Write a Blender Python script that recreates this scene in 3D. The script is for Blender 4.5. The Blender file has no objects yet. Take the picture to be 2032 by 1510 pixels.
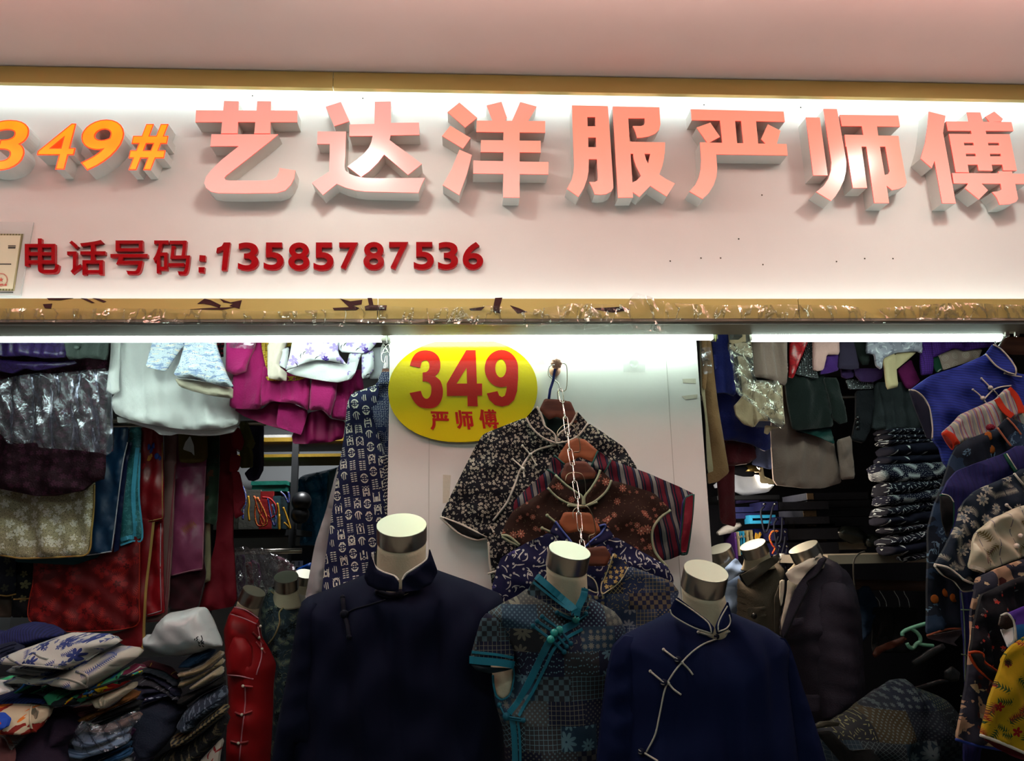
import bpy, bmesh, math, random
import numpy as np
from mathutils import Vector, Matrix
from mathutils.geometry import delaunay_2d_cdt
random.seed(7)
SC = bpy.context.scene
COL = SC.collection

# ------------------------------------------------------------------ camera
FPX, CX, CY = 1540.0, 1016.0, 755.0
_y, _p, _r = (math.radians(a) for a in (3.69, 12.45, -1.16))
FW = np.array([math.sin(_y) * math.cos(_p), math.cos(_y) * math.cos(_p), math.sin(_p)])
_rt = np.array([math.cos(_y), -math.sin(_y), 0.0]); _up = np.cross(_rt, FW)
RT = _rt * math.cos(_r) + _up * math.sin(_r); UP = -_rt * math.sin(_r) + _up * math.cos(_r)
EYE = np.array([0.0, 0.0, 1.5])
cam = bpy.data.cameras.new('camera'); cam_o = bpy.data.objects.new('camera', cam); COL.objects.link(cam_o)
cam.sensor_width = 36.0; cam.lens = FPX / 2032.0 * 36.0; cam.clip_start = 0.05; cam.clip_end = 60
M_ = Matrix.Identity(4)
for i in range(3):
    M_[i][0] = RT[i]; M_[i][1] = UP[i]; M_[i][2] = -FW[i]; M_[i][3] = EYE[i]
cam_o.matrix_world = M_
SC.camera = cam_o

# ------------------------------------------------------------------ world, exposure, big lights
SC.view_settings.view_transform = 'Standard'; SC.view_settings.look = 'None'
SC.view_settings.exposure = 0.0; SC.view_settings.gamma = 1.0; SC.view_settings.use_curve_mapping = False
wd = bpy.data.worlds.new('world'); SC.world = wd; wd.use_nodes = True
wd.node_tree.nodes['Background'].inputs[0].default_value = (0.9, 0.95, 1.0, 1)
wd.node_tree.nodes['Background'].inputs[1].default_value = 0.05

def area(name, loc, size, power, color=(1, 1, 1), aim=(0, 0, -1), spread=180):
    l = bpy.data.lights.new(name, 'AREA'); l.shape = 'RECTANGLE'; l.size, l.size_y = size
    l.energy = power; l.color = color; l.spread = math.radians(spread)
    o = bpy.data.objects.new(name, l); COL.objects.link(o); o.location = loc
    o.rotation_euler = Vector(aim).to_track_quat('-Z', 'Y').to_euler()
    return o
# round downlights of the market passage, in its ceiling just in front of the sign board
def downlight(x, y, power):
    l = bpy.data.lights.new('passage_downlight', 'AREA'); l.shape = 'DISK'; l.size = .15; l.energy = power; l.color = (.90, 1.0, .91)
    o = bpy.data.objects.new('passage_downlight', l); COL.objects.link(o); o.location = (x, y, 3.035)
for x in (-2.35, -.37, 1.62): downlight(x, 1.79, 5)
area('passage_lamp', (.2, -.6, 3.03), (3.2, .3), 26, (.85, 1.0, .93))
# added lights just above the view that tint and brighten the ceiling
area('red_ceiling_glow', (-1.5, 1.45, 2.80), (1.3, 0.08), 6, (1.0, 0.22, 0.18), (0, .35, 1), 110)
area('red_ceiling_glow', (1.75, 1.45, 2.80), (1.7, 0.08), 6, (1.0, 0.24, 0.18), (0, .35, 1), 110)
area('ceiling_fill_light', (.1, 1.35, 2.80), (4.6, 0.10), 30, (1.0, .93, .90), (0, .38, 1), 112)  # unseen white fill, added to lift the ceiling brightness
area('red_ceiling_glow', (.2, 1.45, 2.80), (1.3, 0.08), 6, (1.0, 0.45, 0.38), (0, .35, 1), 110)

# ------------------------------------------------------------------ pixel <-> place
def P(px, py, Y):
    d = FW + RT * (px - CX) / FPX - UP * (py - CY) / FPX
    return EYE + d * (Y / d[1])
def PV(pts, Y): return [Vector(P(x, y, Y)) for x, y in pts]

# ------------------------------------------------------------------ objects
def prop(o, label=None, cat=None, group=None, kind=None):
    for k, v in (('label', label), ('category', cat), ('group', group), ('kind', kind)):
        if v: o[k] = v
    return o
def empty(name, loc, label=None, cat=None, group=None):
    o = bpy.data.objects.new(name, None); o.empty_display_size = 0.05; COL.objects.link(o); o.location = Vector(loc)
    return prop(o, label, cat, group)
WORLD = {}
def origin_of(parent):
    v = Vector((0, 0, 0))
    while parent is not None: v = v + parent.location; parent = parent.parent
    return v
def link(name, verts, faces, mat, parent=None, smooth=True, origin=None, **kw):
    """verts in world coordinates; the object sits at its own centre (or origin)"""
    vs = [Vector(v) for v in verts]
    if origin is None:
        lo = Vector((min(v.x for v in vs), min(v.y for v in vs), min(v.z for v in vs)))
        hi = Vector((max(v.x for v in vs), max(v.y for v in vs), max(v.z for v in vs)))
        origin = (lo + hi) / 2
    origin = Vector(origin)
    me = bpy.data.meshes.new(name)
    me.from_pydata([tuple(v - origin) for v in vs], [], faces)
    me.validate()
    if mat: me.materials.append(mat)
    if smooth: me.polygons.foreach_set('use_smooth', [True] * len(me.polygons))
    me.update()
    o = bpy.data.objects.new(name, me); COL.objects.link(o)
    o.location = origin - origin_of(parent)
    if parent is not None: o.parent = parent
    return prop(o, **kw)
class MB:
    def __init__(s): s.v = []; s.f = []
    def add(s, v, f):
        n = len(s.v); s.v += [tuple(q) for q in v]; s.f += [tuple(i + n for i in g) for g in f]; return s
    def box(s, lo, hi):
        x0, y0, z0 = lo; x1, y1, z1 = hi
        return s.add([(x0, y0, z0), (x1, y0, z0), (x1, y1, z0), (x0, y1, z0), (x0, y0, z1), (x1, y0, z1), (x1, y1, z1), (x0, y1, z1)],
                     [(0, 3, 2, 1), (4, 5, 6, 7), (0, 1, 5, 4), (1, 2, 6, 5), (2, 3, 7, 6), (3, 0, 4, 7)])
    def tube(s, pts, r, n=8, flat=None, closed=False):
        """round tube; flat=(half width, half thickness) gives a ribbon lying in the xz plane"""
        pts = [Vector(p) for p in pts]; m = len(pts); rings = []
        prev = None
        for i, p in enumerate(pts):
            a = pts[i - 1] if i > 0 else (pts[-1] if closed else p); b = pts[i + 1] if i < m - 1 else (pts[0] if closed else p)
            t = (b - a)
            t = t.normalized() if t.length > 1e-9 else Vector((0, 0, 1))
            if flat:
                u = Vector((t.z, 0, -t.x)); u = u.normalized() if u.length > 1e-6 else Vector((1, 0, 0)); w = Vector((0, 1, 0))
                ra, rb = flat
            else:
                ref = prev if prev is not None else (Vector((0, 1, 0)) if abs(t.y) < .9 else Vector((1, 0, 0)))
                u = (ref - t * ref.dot(t)); u = u.normalized() if u.length > 1e-6 else t.orthogonal().normalized(); prev = u; w = t.cross(u)
                rr = r[i] if hasattr(r, '__len__') else r
                ra = rb = rr
            rings.append([p + u * (ra * sx) + w * (rb * sy) for sx, sy in ((1, -1), (1, 1), (-1, 1), (-1, -1))] if flat else [p + u * (ra * math.cos(2 * math.pi * k / n)) + w * (rb * math.sin(2 * math.pi * k / n)) for k in range(n)])
        if flat: n = 4
        v = [q for rg in rings for q in rg]; f = []
        for i in range(m if closed else m - 1):
            j = (i + 1) % m
            for k in range(n):
                l = (k + 1) % n; f.append((i * n + k, i * n + l, j * n + l, j * n + k))
        if not closed: f += [tuple(range(n - 1, -1, -1)), tuple(range((m - 1) * n, m * n))]
        return s.add(v, f)
    def ball(s, c, r, nu=10, nv=7, sq=(1, 1, 1)):
        v = []; f = []; c = Vector(c)
        for i in range(nv + 1):
            th = math.pi * i / nv
            for k in range(nu):
                ph = 2 * math.pi * k / nu
                v.append(c + Vector((r * sq[0] * math.sin(th) * math.cos(ph), r * sq[1] * math.sin(th) * math.sin(ph), r * sq[2] * math.cos(th))))
        for i in range(nv):
            for k in range(nu):
                l = (k + 1) % nu; f.append((i * nu + k, (i + 1) * nu + k, (i + 1) * nu + l, i * nu + l))
        return s.add(v, f)
    def loft(s, rings, cap=True):
        n = len(rings[0]); v = [q for rg in rings for q in rg]; f = []
        for i in range(len(rings) - 1):
            for k in range(n):
                l = (k + 1) % n; f.append((i * n + k, i * n + l, (i + 1) * n + l, (i + 1) * n + k))
        if cap: f += [tuple(range(n - 1, -1, -1)), tuple(range((len(rings) - 1) * n, len(rings) * n))]
        return s.add(v, f)
    def out_each(s, name, mat, parent=None, smooth=True, **kw):
        """one object for every separate piece (pieces that touch stay together)"""
        up = list(range(len(s.v)))
        def fi(i):
            while up[i] != i: up[i] = up[up[i]]; i = up[i]
            return i
        for f in s.f:
            for j in f[1:]: up[fi(f[0])] = fi(j)
        gr = {}
        for i in range(len(s.v)): gr.setdefault(fi(i), []).append(i)
        bl = [[ids, np.min([s.v[i] for i in ids], 0) - .0008, np.max([s.v[i] for i in ids], 0) + .0008] for ids in gr.values()]
        ch = True
        while ch:
            ch = False
            for i in range(len(bl)):
                for j in range(i + 1, len(bl)):
                    if (bl[i][1] <= bl[j][2]).all() and (bl[j][1] <= bl[i][2]).all():
                        bl[i] = [bl[i][0] + bl[j][0], np.minimum(bl[i][1], bl[j][1]), np.maximum(bl[i][2], bl[j][2])]; bl.pop(j); ch = True; break
                if ch: break
        o = None
        for ids, _, _ in bl:
            mp = {k: n for n, k in enumerate(ids)}; o = link(name, [s.v[k] for k in ids], [tuple(mp[k] for k in f) for f in s.f if f[0] in mp], mat, parent, smooth, **kw)
        return o
    def out(s, name, mat, parent=None, smooth=True, **kw): return link(name, s.v, s.f, mat, parent, smooth, **kw)
def box(name, lo, hi, mat, parent=None, **kw): return MB().box(lo, hi).out(name, mat, parent, False, **kw)
def ring(c, ax, rx, ry, n=28, front=None):
    ax = Vector(ax).normalized(); u = Vector((0, 0, 1)).cross(ax)
    u = u.normalized() if u.length > 1e-5 else Vector((1, 0, 0)); u = Vector((1, 0, 0)) - ax * ax.x; u.normalize(); w = ax.cross(u)
    return [Vector(c) + u * (rx * math.cos(2 * math.pi * k / n)) + w * (ry * math.sin(2 * math.pi * k / n)) for k in range(n)]
def spline(pts, n=6):
    pts = [np.array(p, float) for p in pts]
    if len(pts) < 3: return [pts[0] + (pts[-1] - pts[0]) * i / n for i in range(n + 1)]
    q = [2 * pts[0] - pts[1]] + pts + [2 * pts[-1] - pts[-2]]; o = []
    for i in range(1, len(q) - 2):
        for k in range(n):
            t = k / n; a, b, c, d = q[i - 1], q[i], q[i + 1], q[i + 2]
            o.append(.5 * (2 * b + (c - a) * t + (2 * a - 5 * b + 4 * c - d) * t * t + (3 * b - a - 3 * c + d) * t ** 3))
    o.append(pts[-1]); return o

# ------------------------------------------------------------------ flat shapes (signs, letters)
def union2d(polys):
    v = []; f = []
    for p in polys:
        n = len(v); v += [Vector(q) for q in p]; f.append(list(range(n, n + len(p))))
    r = delaunay_2d_cdt(v, [], f, 1, 1e-4)
    ce = np.array([np.mean([tuple(r[0][i]) for i in t], 0) for t in r[2]]); ok = np.zeros(len(ce), bool)
    for p in polys: ok |= inside(ce, np.array(p, float))
    return r[0], [t for t, k in zip(r[2], ok) if k]
def plate(name, polys, Yf, Yb, mat, parent, pre=None, smooth=False):
    """solid made of the union of flat outlines, front at Yf, back at Yb, straight sides"""
    v2, tri = pre or union2d(polys); n = len(v2)
    fr = [Vector(P(q[0], q[1], Yf)) for q in v2]; v = fr + [Vector((q.x, Yb, q.z)) for q in fr]; f = []
    cnt = {}
    for t in tri:
        for i in range(len(t)):
            e = (t[i], t[(i + 1) % len(t)]); cnt[e] = cnt.get(e, 0) + 1
    for t in tri:
        f.append(tuple(reversed(t))); f.append(tuple(i + n for i in t))
    for a, b in cnt:
        if (b, a) not in cnt: f.append((a, b, b + n, a + n))
    o = link(name, v, f, mat, parent, smooth)
    return o
def text_mesh(body, bold=0.0, shear=0.0, res=6):
    c = bpy.data.curves.new('t', 'FONT'); c.body = body; c.offset = bold; c.shear = shear; c.resolution_u = res; c.fill_mode = 'BOTH'
    o = bpy.data.objects.new('t', c); COL.objects.link(o)
    dg = bpy.context.evaluated_depsgraph_get(); dg.update()
    me = bpy.data.meshes.new_from_object(o.evaluated_get(dg))
    bm = bmesh.new(); bm.from_mesh(me); bmesh.ops.remove_doubles(bm, verts=bm.verts, dist=1e-5); bmesh.ops.triangulate(bm, faces=bm.faces)
    v = [q.co.xy.copy() for q in bm.verts]; f = []
    for t in bm.faces:
        ids = [q.index for q in t.verts]
        a, b, d = (v[i] for i in ids)
        if (b - a).cross(d - a) < 0: ids.reverse()
        f.append(ids)
    bm.free(); bpy.data.objects.remove(o); bpy.data.curves.remove(c); bpy.data.meshes.remove(me)
    return v, f
def text_fit(body, quad, bold=0.0, shear=0.0):
    """glyph triangles mapped into a pixel quad (left-top, right-top, right-bottom, left-bottom)"""
    v, f = text_mesh(body, bold, shear)
    x0 = min(q.x for q in v); x1 = max(q.x for q in v); y0 = min(q.y for q in v); y1 = max(q.y for q in v)
    A, B, C, D = (Vector(q) for q in quad); o = []
    for q in v:
        s = (q.x - x0) / (x1 - x0); t = (q.y - y0) / (y1 - y0)
        o.append((D * (1 - s) + C * s) * (1 - t) + (A * (1 - s) + B * s) * t)
    return o, [tuple(reversed(t)) for t in f]
def bx4(x0, y0, x1, y1, dy=0.0): return [(x0, y0), (x1, y0 + dy), (x1, y1 + dy), (x0, y1)]

# ------------------------------------------------------------------ cloth: a real, thick, folded shape from an outline at its own distance
def refine(poly, step, rnd=0.16):
    q = []
    n = len(poly)
    for i in range(n):
        a, b = np.array(poly[i], float), np.array(poly[(i + 1) % n], float)
        q += [a + (b - a) * rnd, b - (b - a) * rnd]
    o = []
    for i in range(len(q)):
        a, b = q[i], q[(i + 1) % len(q)]; k = max(1, int(np.ceil(np.linalg.norm(b - a) / step)))
        o += [a + (b - a) * j / k for j in range(k)]
    return np.array(o)
def edge_dist(pts, poly):
    a = poly; b = np.roll(poly, -1, 0); d = np.full(len(pts), 1e9)
    for i in range(len(a)):
        ab = b[i] - a[i]; L = ab @ ab + 1e-9
        t = np.clip(((pts - a[i]) @ ab) / L, 0, 1); pr = a[i] + t[:, None] * ab
        d = np.minimum(d, np.hypot(*(pts - pr).T))
    return d
def inside(pts, poly):
    x, y = pts.T; c = np.zeros(len(pts), bool); n = len(poly)
    for i in range(n):
        x0, y0 = poly[i]; x1, y1 = poly[(i + 1) % n]
        if y0 == y1: continue
        m = ((y0 > y) != (y1 > y)) & (x < (x1 - x0) * (y - y0) / (y1 - y0) + x0); c ^= m
    return c
class Surf:
    """front surface of a cloth: which distance lies under a pixel"""
    def __init__(s, v, tri):
        v = np.array(v); d = v - EYE; z = d @ FW
        s.q = np.stack([CX + FPX * (d @ RT) / z, CY - FPX * (d @ UP) / z], 1); s.y = v[:, 1]; s.t = np.array([t[:3] for t in tri])
        a, b, c = (s.q[s.t[:, i]] for i in range(3)); s.a = a; s.u = b - a; s.w = c - a
        s.det = s.u[:, 0] * s.w[:, 1] - s.u[:, 1] * s.w[:, 0]; s.det[np.abs(s.det) < 1e-9] = 1e-9
    def at(s, px, py, lift=0.0):
        p = np.array([px, py]) - s.a
        l1 = (p[:, 0] * s.w[:, 1] - p[:, 1] * s.w[:, 0]) / s.det; l2 = (s.u[:, 0] * p[:, 1] - s.u[:, 1] * p[:, 0]) / s.det
        m = np.minimum(np.minimum(l1, l2), 1 - l1 - l2); ok = np.where(m > -1e-6)[0]
        if len(ok):
            yy = [(1 - l1[k] - l2[k]) * s.y[s.t[k, 0]] + l1[k] * s.y[s.t[k, 1]] + l2[k] * s.y[s.t[k, 2]] for k in ok]; y = min(yy)
        else: y = s.y[np.argmin((s.q[:, 0] - px) ** 2 + (s.q[:, 1] - py) ** 2)]
        return Vector(P(px, py, float(y) - lift))
    def path(s, pts, lift=0.0, n=6): return [s.at(x, y, lift) for x, y in spline(pts, n)]
SURF = {}
def cloth(name, poly, Y, T, mat, parent=None, R=None, folds=(), wob=0.006, tilt=(0, 0), n=30, rnd=0.10, back=None, seed=None, n0_crisp=True, **kw):
    """poly: outline; Y: distance; T: thickness (m); R: edge roundness (m); folds: (amp m, wavelength m, angle deg, phase) ; tilt: metres of Y per 100 px"""
    back = back if back is not None else (.35 if T < .1 else .8); poly = np.array(poly, float); lo = poly.min(0); hi = poly.max(0); mid = (lo + hi) / 2
    step = max(4.0, max(hi - lo) / n); mpp = Y / FPX
    b = refine(poly, step, rnd)
    gx, gy = np.meshgrid(np.arange(lo[0], hi[0], step), np.arange(lo[1], hi[1], step * .87)); gx[1::2] += step / 2
    g = np.stack([gx.ravel(), gy.ravel()], 1); g = g[inside(g, b)]
    if len(g): g = g[edge_dist(g, b) > step * .45]
    q = np.concatenate([b, g]) if len(g) else b
    nb = len(b)
    r = delaunay_2d_cdt([Vector(p) for p in q], [], [list(range(nb))], 1, 1e-5)
    v2 = np.array([tuple(p) for p in r[0]]); tri = r[2]
    d = edge_dist(v2, b) * mpp
    R = R or (min(T * .4, .009) if T < .12 else T * .5)
    h = T / 2 * (.6 if T < .12 else 1) * np.sqrt(np.clip(1 - (1 - np.minimum(d / R, 1)) ** 2, 0, 1))
    thin = T < .12 and n0_crisp
    if thin: h = h * .6 + T * .3 * .4
    Yp = Y + tilt[0] * (v2[:, 0] - mid[0]) / 100 + tilt[1] * (v2[:, 1] - mid[1]) / 100
    base = np.array([P(x, y, yy) for (x, y), yy in zip(v2, Yp)])
    rs = random.Random(seed if seed is not None else int(poly.sum()) % 9973)
    off = np.zeros(len(v2)); X, Zc = base[:, 0], base[:, 2]
    for fo in folds:
        amp, wl, ang, ph = (list(fo) + [0, rs.uniform(0, 6)])[:4] if len(fo) == 2 else (list(fo) + [rs.uniform(0, 6)])[:4]
        a = math.radians(ang); s = X * math.cos(a) + Zc * math.sin(a); t = -X * math.sin(a) + Zc * math.cos(a)
        off += amp * (np.sin(2 * math.pi * s / wl + ph + .9 * np.sin(t * 5 + ph)) + .4 * np.sin(4.3 * math.pi * s / wl + 2 * ph + t * 4))
    for k in range(5):
        a = rs.uniform(0, math.pi); wl = rs.uniform(.05, .22)
        off += wob * .5 * np.sin(2 * math.pi * (X * math.cos(a) + Zc * math.sin(a)) / wl + rs.uniform(0, 6))
    off *= np.clip(d / (R * .5), .25, 1)
    n0 = len(v2); cnt = {}
    for t in tri:
        for i in range(3):
            cnt[(t[i], t[(i + 1) % 3])] = 1
    bd = set()
    for a, c in cnt:
        if (c, a) not in cnt: bd.add(a); bd.add(c)
    yf = base[:, 1] + off - h; yb = base[:, 1] + off + h * back + .0015
    V = [(base[i, 0], yf[i], base[i, 2]) for i in range(n0)]; idx = list(range(n0)); 
    for i in range(n0):
        V.append((base[i, 0], yb[i], base[i, 2]))
    F = []
    for t in tri:
        F.append(tuple(t)); F.append(tuple(i + n0 for i in reversed(t)))
    for a, c in cnt:
        if (c, a) not in cnt: F.append((c, a, a + n0, c + n0))
    o = link(name, V, F, mat, parent, True, **kw)
    if thin:
        rim = set()
        for a, c in cnt:
            if (c, a) not in cnt: rim.add((min(a, c), max(a, c))); rim.add((min(a, c) + n0, max(a, c) + n0))
        at = o.data.attributes.new('sharp_edge', 'BOOLEAN', 'EDGE'); ev = np.zeros(len(o.data.edges) * 2, int); o.data.edges.foreach_get('vertices', ev)
        at.data.foreach_set('value', [(min(a, c), max(a, c)) in rim for a, c in ev.reshape(-1, 2).tolist()])
    SURF[o.name] = Surf(V[:n0], tri)
    return o
def S(o): return SURF[o.name]
def trim(name, o, pts, r, mat, parent=None, lift=None, n=6, flat=None, **kw):
    """piping (round) or ribbon (flat = half width) laid on a cloth surface"""
    m = MB()
    for p in (pts if isinstance(pts[0][0], (list, tuple)) else [pts]):
        pp = S(o).path(p, r * .4 if lift is None else lift, n)
        m.tube(pp, r, 8, (flat, r) if flat else None)
    return m.out_each(name, mat, parent or o, not flat, **kw)

# ------------------------------------------------------------------ materials (all node based)
def lin(c):
    """sRGB 0-255 or '#rrggbb' -> linear"""
    if isinstance(c, str): c = tuple(int(c[i:i + 2], 16) for i in (1, 3, 5))
    return tuple((v / 255 / 12.92 if v / 255 <= .04045 else ((v / 255 + .055) / 1.055) ** 2.4) for v in c) + (1.0,)
class K:
    """a node socket with arithmetic"""
    def __init__(s, t, k): s.t = t; s.k = k
    def m(s, op, b=None, c=None):
        n = s.t.nodes.new('ShaderNodeMath'); n.operation = op
        s.t.links.new(s.k, n.inputs[0])
        for i, q in ((1, b), (2, c)):
            if q is None: continue
            if isinstance(q, K): s.t.links.new(q.k, n.inputs[i])
            else: n.inputs[i].default_value = q
        return K(s.t, n.outputs[0])
    def __add__(s, b): return s.m('ADD', b)
    def __sub__(s, b): return s.m('SUBTRACT', b)
    def __mul__(s, b): return s.m('MULTIPLY', b)
    def __truediv__(s, b): return s.m('DIVIDE', b)
    def lt(s, b): return s.m('LESS_THAN', b)
    def gt(s, b): return s.m('GREATER_THAN', b)
    def sin(s): return s.m('SINE')
    def abs(s): return s.m('ABSOLUTE')
    def floor(s): return s.m('FLOOR')
    def fr(s): return s.m('FRACT')
    def max(s, b): return s.m('MAXIMUM', b)
    def min(s, b): return s.m('MINIMUM', b)
    def inv(s): return s.m('MULTIPLY_ADD', -1.0, 1.0)
    def near(s, a, w): return (s - a).abs().lt(w)
    def step(s, a, b):
        n = s.t.nodes.new('ShaderNodeMapRange'); n.interpolation_type = 'SMOOTHSTEP'
        s.t.links.new(s.k, n.inputs[0]); n.inputs[1].default_value = a; n.inputs[2].default_value = b
        return K(s.t, n.outputs[0])
class Mt:
    def __init__(s, name):
        s.m = bpy.data.materials.new(name); s.m.use_nodes = True; s.t = s.m.node_tree; s.t.nodes.clear()
        s.o = s.t.nodes.new('ShaderNodeOutputMaterial'); s.b = s.t.nodes.new('ShaderNodeBsdfPrincipled')
        s.t.links.new(s.b.outputs[0], s.o.inputs[0]); s._c = None
    def set(s, **kw):
        for k, v in kw.items(): s.plug(s.b.inputs[k.replace('_', ' ')], v)
        return s
    def plug(s, i, v):
        if isinstance(v, K): s.t.links.new(v.k, i)
        else: i.default_value = v
    def co(s, rot=0.0, dist=0.0, sc=1.0):
        """object x,z (metres) as K,K ; rotated in degrees, optionally wobbled"""
        if s._c is None:
            n = s.t.nodes.new('ShaderNodeTexCoord'); s._c = n.outputs['Object']
            p = s.t.nodes.new('ShaderNodeSeparateXYZ'); s.t.links.new(s._c, p.inputs[0])
            s._x, s._yy, s._z = (K(s.t, p.outputs[i]) for i in range(3))
        x, z = s._x, s._z
        if rot:
            a = math.radians(rot); x, z = x * math.cos(a) + z * math.sin(a), z * math.cos(a) - x * math.sin(a)
        if dist:
            n = s.noise(14); x = x + (n - .5) * dist; z = z + (n - .5) * (dist * .7)
        return x, z
    def vec(s, x, z):
        n = s.t.nodes.new('ShaderNodeCombineXYZ'); s.plug(n.inputs[0], x); s.plug(n.inputs[1], z); return n.outputs[0]
    def noise(s, scale, detail=3.0, xz=None, vs=None):
        n = s.t.nodes.new('ShaderNodeTexNoise'); n.inputs['Scale'].default_value = scale; n.inputs['Detail'].default_value = detail
        if xz is None: s.co(); v = s._c
        else: v = s.vec(*xz)
        s.t.links.new(v, n.inputs['Vector']); return K(s.t, n.outputs[0])
    def white(s, x, z, k=0):
        n = s.t.nodes.new('ShaderNodeTexWhiteNoise'); n.noise_dimensions = '2D'
        s.t.links.new(s.vec(x + k * 7.3, z + k * 3.1), n.inputs['Vector']); return K(s.t, n.outputs[0])
    def cell(s, scale, xz, rnd=1.0, feat='F1', metric='EUCLIDEAN'):
        """voronoi: local x, local z (in cells), random a, random b, distance"""
        n = s.t.nodes.new('ShaderNodeTexVoronoi'); n.voronoi_dimensions = '2D'; n.feature = feat; n.distance = metric
        n.inputs['Scale'].default_value = scale; n.inputs['Randomness'].default_value = rnd
        x, z = xz; s.t.links.new(s.vec(x, z), n.inputs['Vector'])
        if feat == 'DISTANCE_TO_EDGE': return K(s.t, n.outputs['Distance'])
        p = s.t.nodes.new('ShaderNodeSeparateXYZ'); s.t.links.new(n.outputs['Position'], p.inputs[0])
        c = s.t.nodes.new('ShaderNodeSeparateColor'); s.t.links.new(n.outputs['Color'], c.inputs[0])
        return (x - K(s.t, p.outputs[0])) * scale, (z - K(s.t, p.outputs[1])) * scale, K(s.t, c.outputs[0]), K(s.t, c.outputs[1]), K(s.t, n.outputs['Distance'])
    def mix(s, f, a, b):
        n = s.t.nodes.new('ShaderNodeMix'); n.data_type = 'RGBA'; s.plug(n.inputs[0], f)
        for i, q in ((6, a), (7, b)):
            if isinstance(q, K): s.t.links.new(q.k, n.inputs[i])
            else: n.inputs[i].default_value = lin(q) if (isinstance(q, str) or len(q) == 3) else q
        return K(s.t, n.outputs[2])
    def rgb(s, c):
        n = s.t.nodes.new('ShaderNodeRGB'); n.outputs[0].default_value = lin(c); return K(s.t, n.outputs[0])
    def bump(s, h, st=.3, d=.01):
        n = s.t.nodes.new('ShaderNodeBump'); n.inputs['Strength'].default_value = st; n.inputs['Distance'].default_value = d
        s.t.links.new(h.k, n.inputs['Height']); s.t.links.new(n.outputs[0], s.b.inputs['Normal']); return s
    # --- motifs: each returns a 0/1 mask
    def flower(s, size, r0=.38, petals=5, rnd=.9, dens=1.0, xz=None, hole=.07):
        x, z, a, b, d = s.cell(1 / size, xz or s.co(), rnd)
        ang = z.m('ARCTAN2', x) + a * 6.28; k = ((ang * (petals / 2)).sin().abs() * .62 + .42) * r0 * (b * .5 + .6)
        m = d.lt(k)
        if hole: m = m * d.gt(hole * .5)
        if dens < 1: m = m * (a * 7.31).fr().lt(dens)
        return m, d.lt(k * .33) * (a * 7.31).fr().lt(dens)
    def dash(s, size, L=.36, w=.05, curve=.9, rnd=1.0, dens=1.0, xz=None, rot=None, tap=.5):
        x, z, a, b, d = s.cell(1 / size, xz or s.co(), rnd)
        if rot is None:
            th = a * 6.283; c, sn = th.m('COSINE'), th.sin(); u = x * c + z * sn; v = z * c - x * sn
        else: u, v = x, z
        v = v + u * u * ((b - .5) * 2 * curve)
        m = v.abs().lt((u.abs() / L).m('MULTIPLY_ADD', -tap * w, w)) * u.abs().lt(L)
        if dens < 1: m = m * (b * 5.77).fr().lt(dens)
        return m
    def sprig(s, size, L=.4, n=5, w=.1, rnd=.8, dens=1.0, xz=None):
        """a stem with paired leaves"""
        x, z, a, b, d = s.cell(1 / size, xz or s.co(), rnd)
        th = a * 6.283; c, sn = th.m('COSINE'), th.sin(); u = x * c + z * sn; v = z * c - x * sn; v = v + u * u * ((b - .5) * 1.6)
        p = (u / L * n - v.abs() * (n * 1.2)).fr()
        leaf = (p - .45).abs().lt(v.abs().m('MULTIPLY_ADD', -1.6, .40)) * v.abs().gt(.02) * v.abs().lt(w * 2)
        m = leaf.max(v.abs().lt(.018)) * u.abs().lt(L)
        if dens < 1: m = m * (b * 5.77).fr().lt(dens)
        return m
MATS = {}
def fin(M, col, rough=.85, bumps=(), sheen=0.0, spec=.25, metal=0.0):
    M.set(Base_Color=col if isinstance(col, K) else (lin(col) if (isinstance(col, str) or len(col) == 3) else col), Roughness=rough, Metallic=metal)
    M.b.inputs['Specular IOR Level'].default_value = spec
    if sheen: M.b.inputs['Sheen Weight'].default_value = sheen; M.b.inputs['Sheen Roughness'].default_value = .5
    if bumps:
        h = None
        for sc, am in bumps:
            q = M.noise(sc, 4) * am; h = q if h is None else h + q
        M.bump(h, .6, .006)
    return M.m
def plain(name, c, rough=.85, bumps=((40, .5), (300, .15)), sheen=0.0, var=.12, spec=.25):
    if name in MATS: return MATS[name]
    M = Mt(name); c = lin(c); n = M.noise(9, 4)
    col = M.mix(n, tuple(v * (1 - var) for v in c[:3]) + (1,), tuple(min(1, v * (1 + var)) for v in c[:3]) + (1,))
    MATS[name] = fin(M, col, rough, bumps, sheen, spec); return MATS[name]
def solid(name, c, rough=.5, metal=0.0, spec=.5, coat=0.0, bumps=()):
    if name in MATS: return MATS[name]
    M = Mt(name); fin(M, c, rough, bumps, 0, spec, metal)
    if coat: M.b.inputs['Coat Weight'].default_value = coat; M.b.inputs['Coat Roughness'].default_value = .1
    MATS[name] = M.m; return M.m
def glow(name, c, st, base=None, rough=.25, c2=None, edge=3.0):
    if name in MATS: return MATS[name]
    M = Mt(name); fin(M, base or c, rough, (), 0, .5)
    M.b.inputs['Emission Strength'].default_value = st
    M.plug(M.b.inputs['Emission Color'], M.mix(M.noise(edge, 1).step(.35, .65), c, c2) if c2 else lin(c))
    MATS[name] = M.m; return M.m
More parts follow.
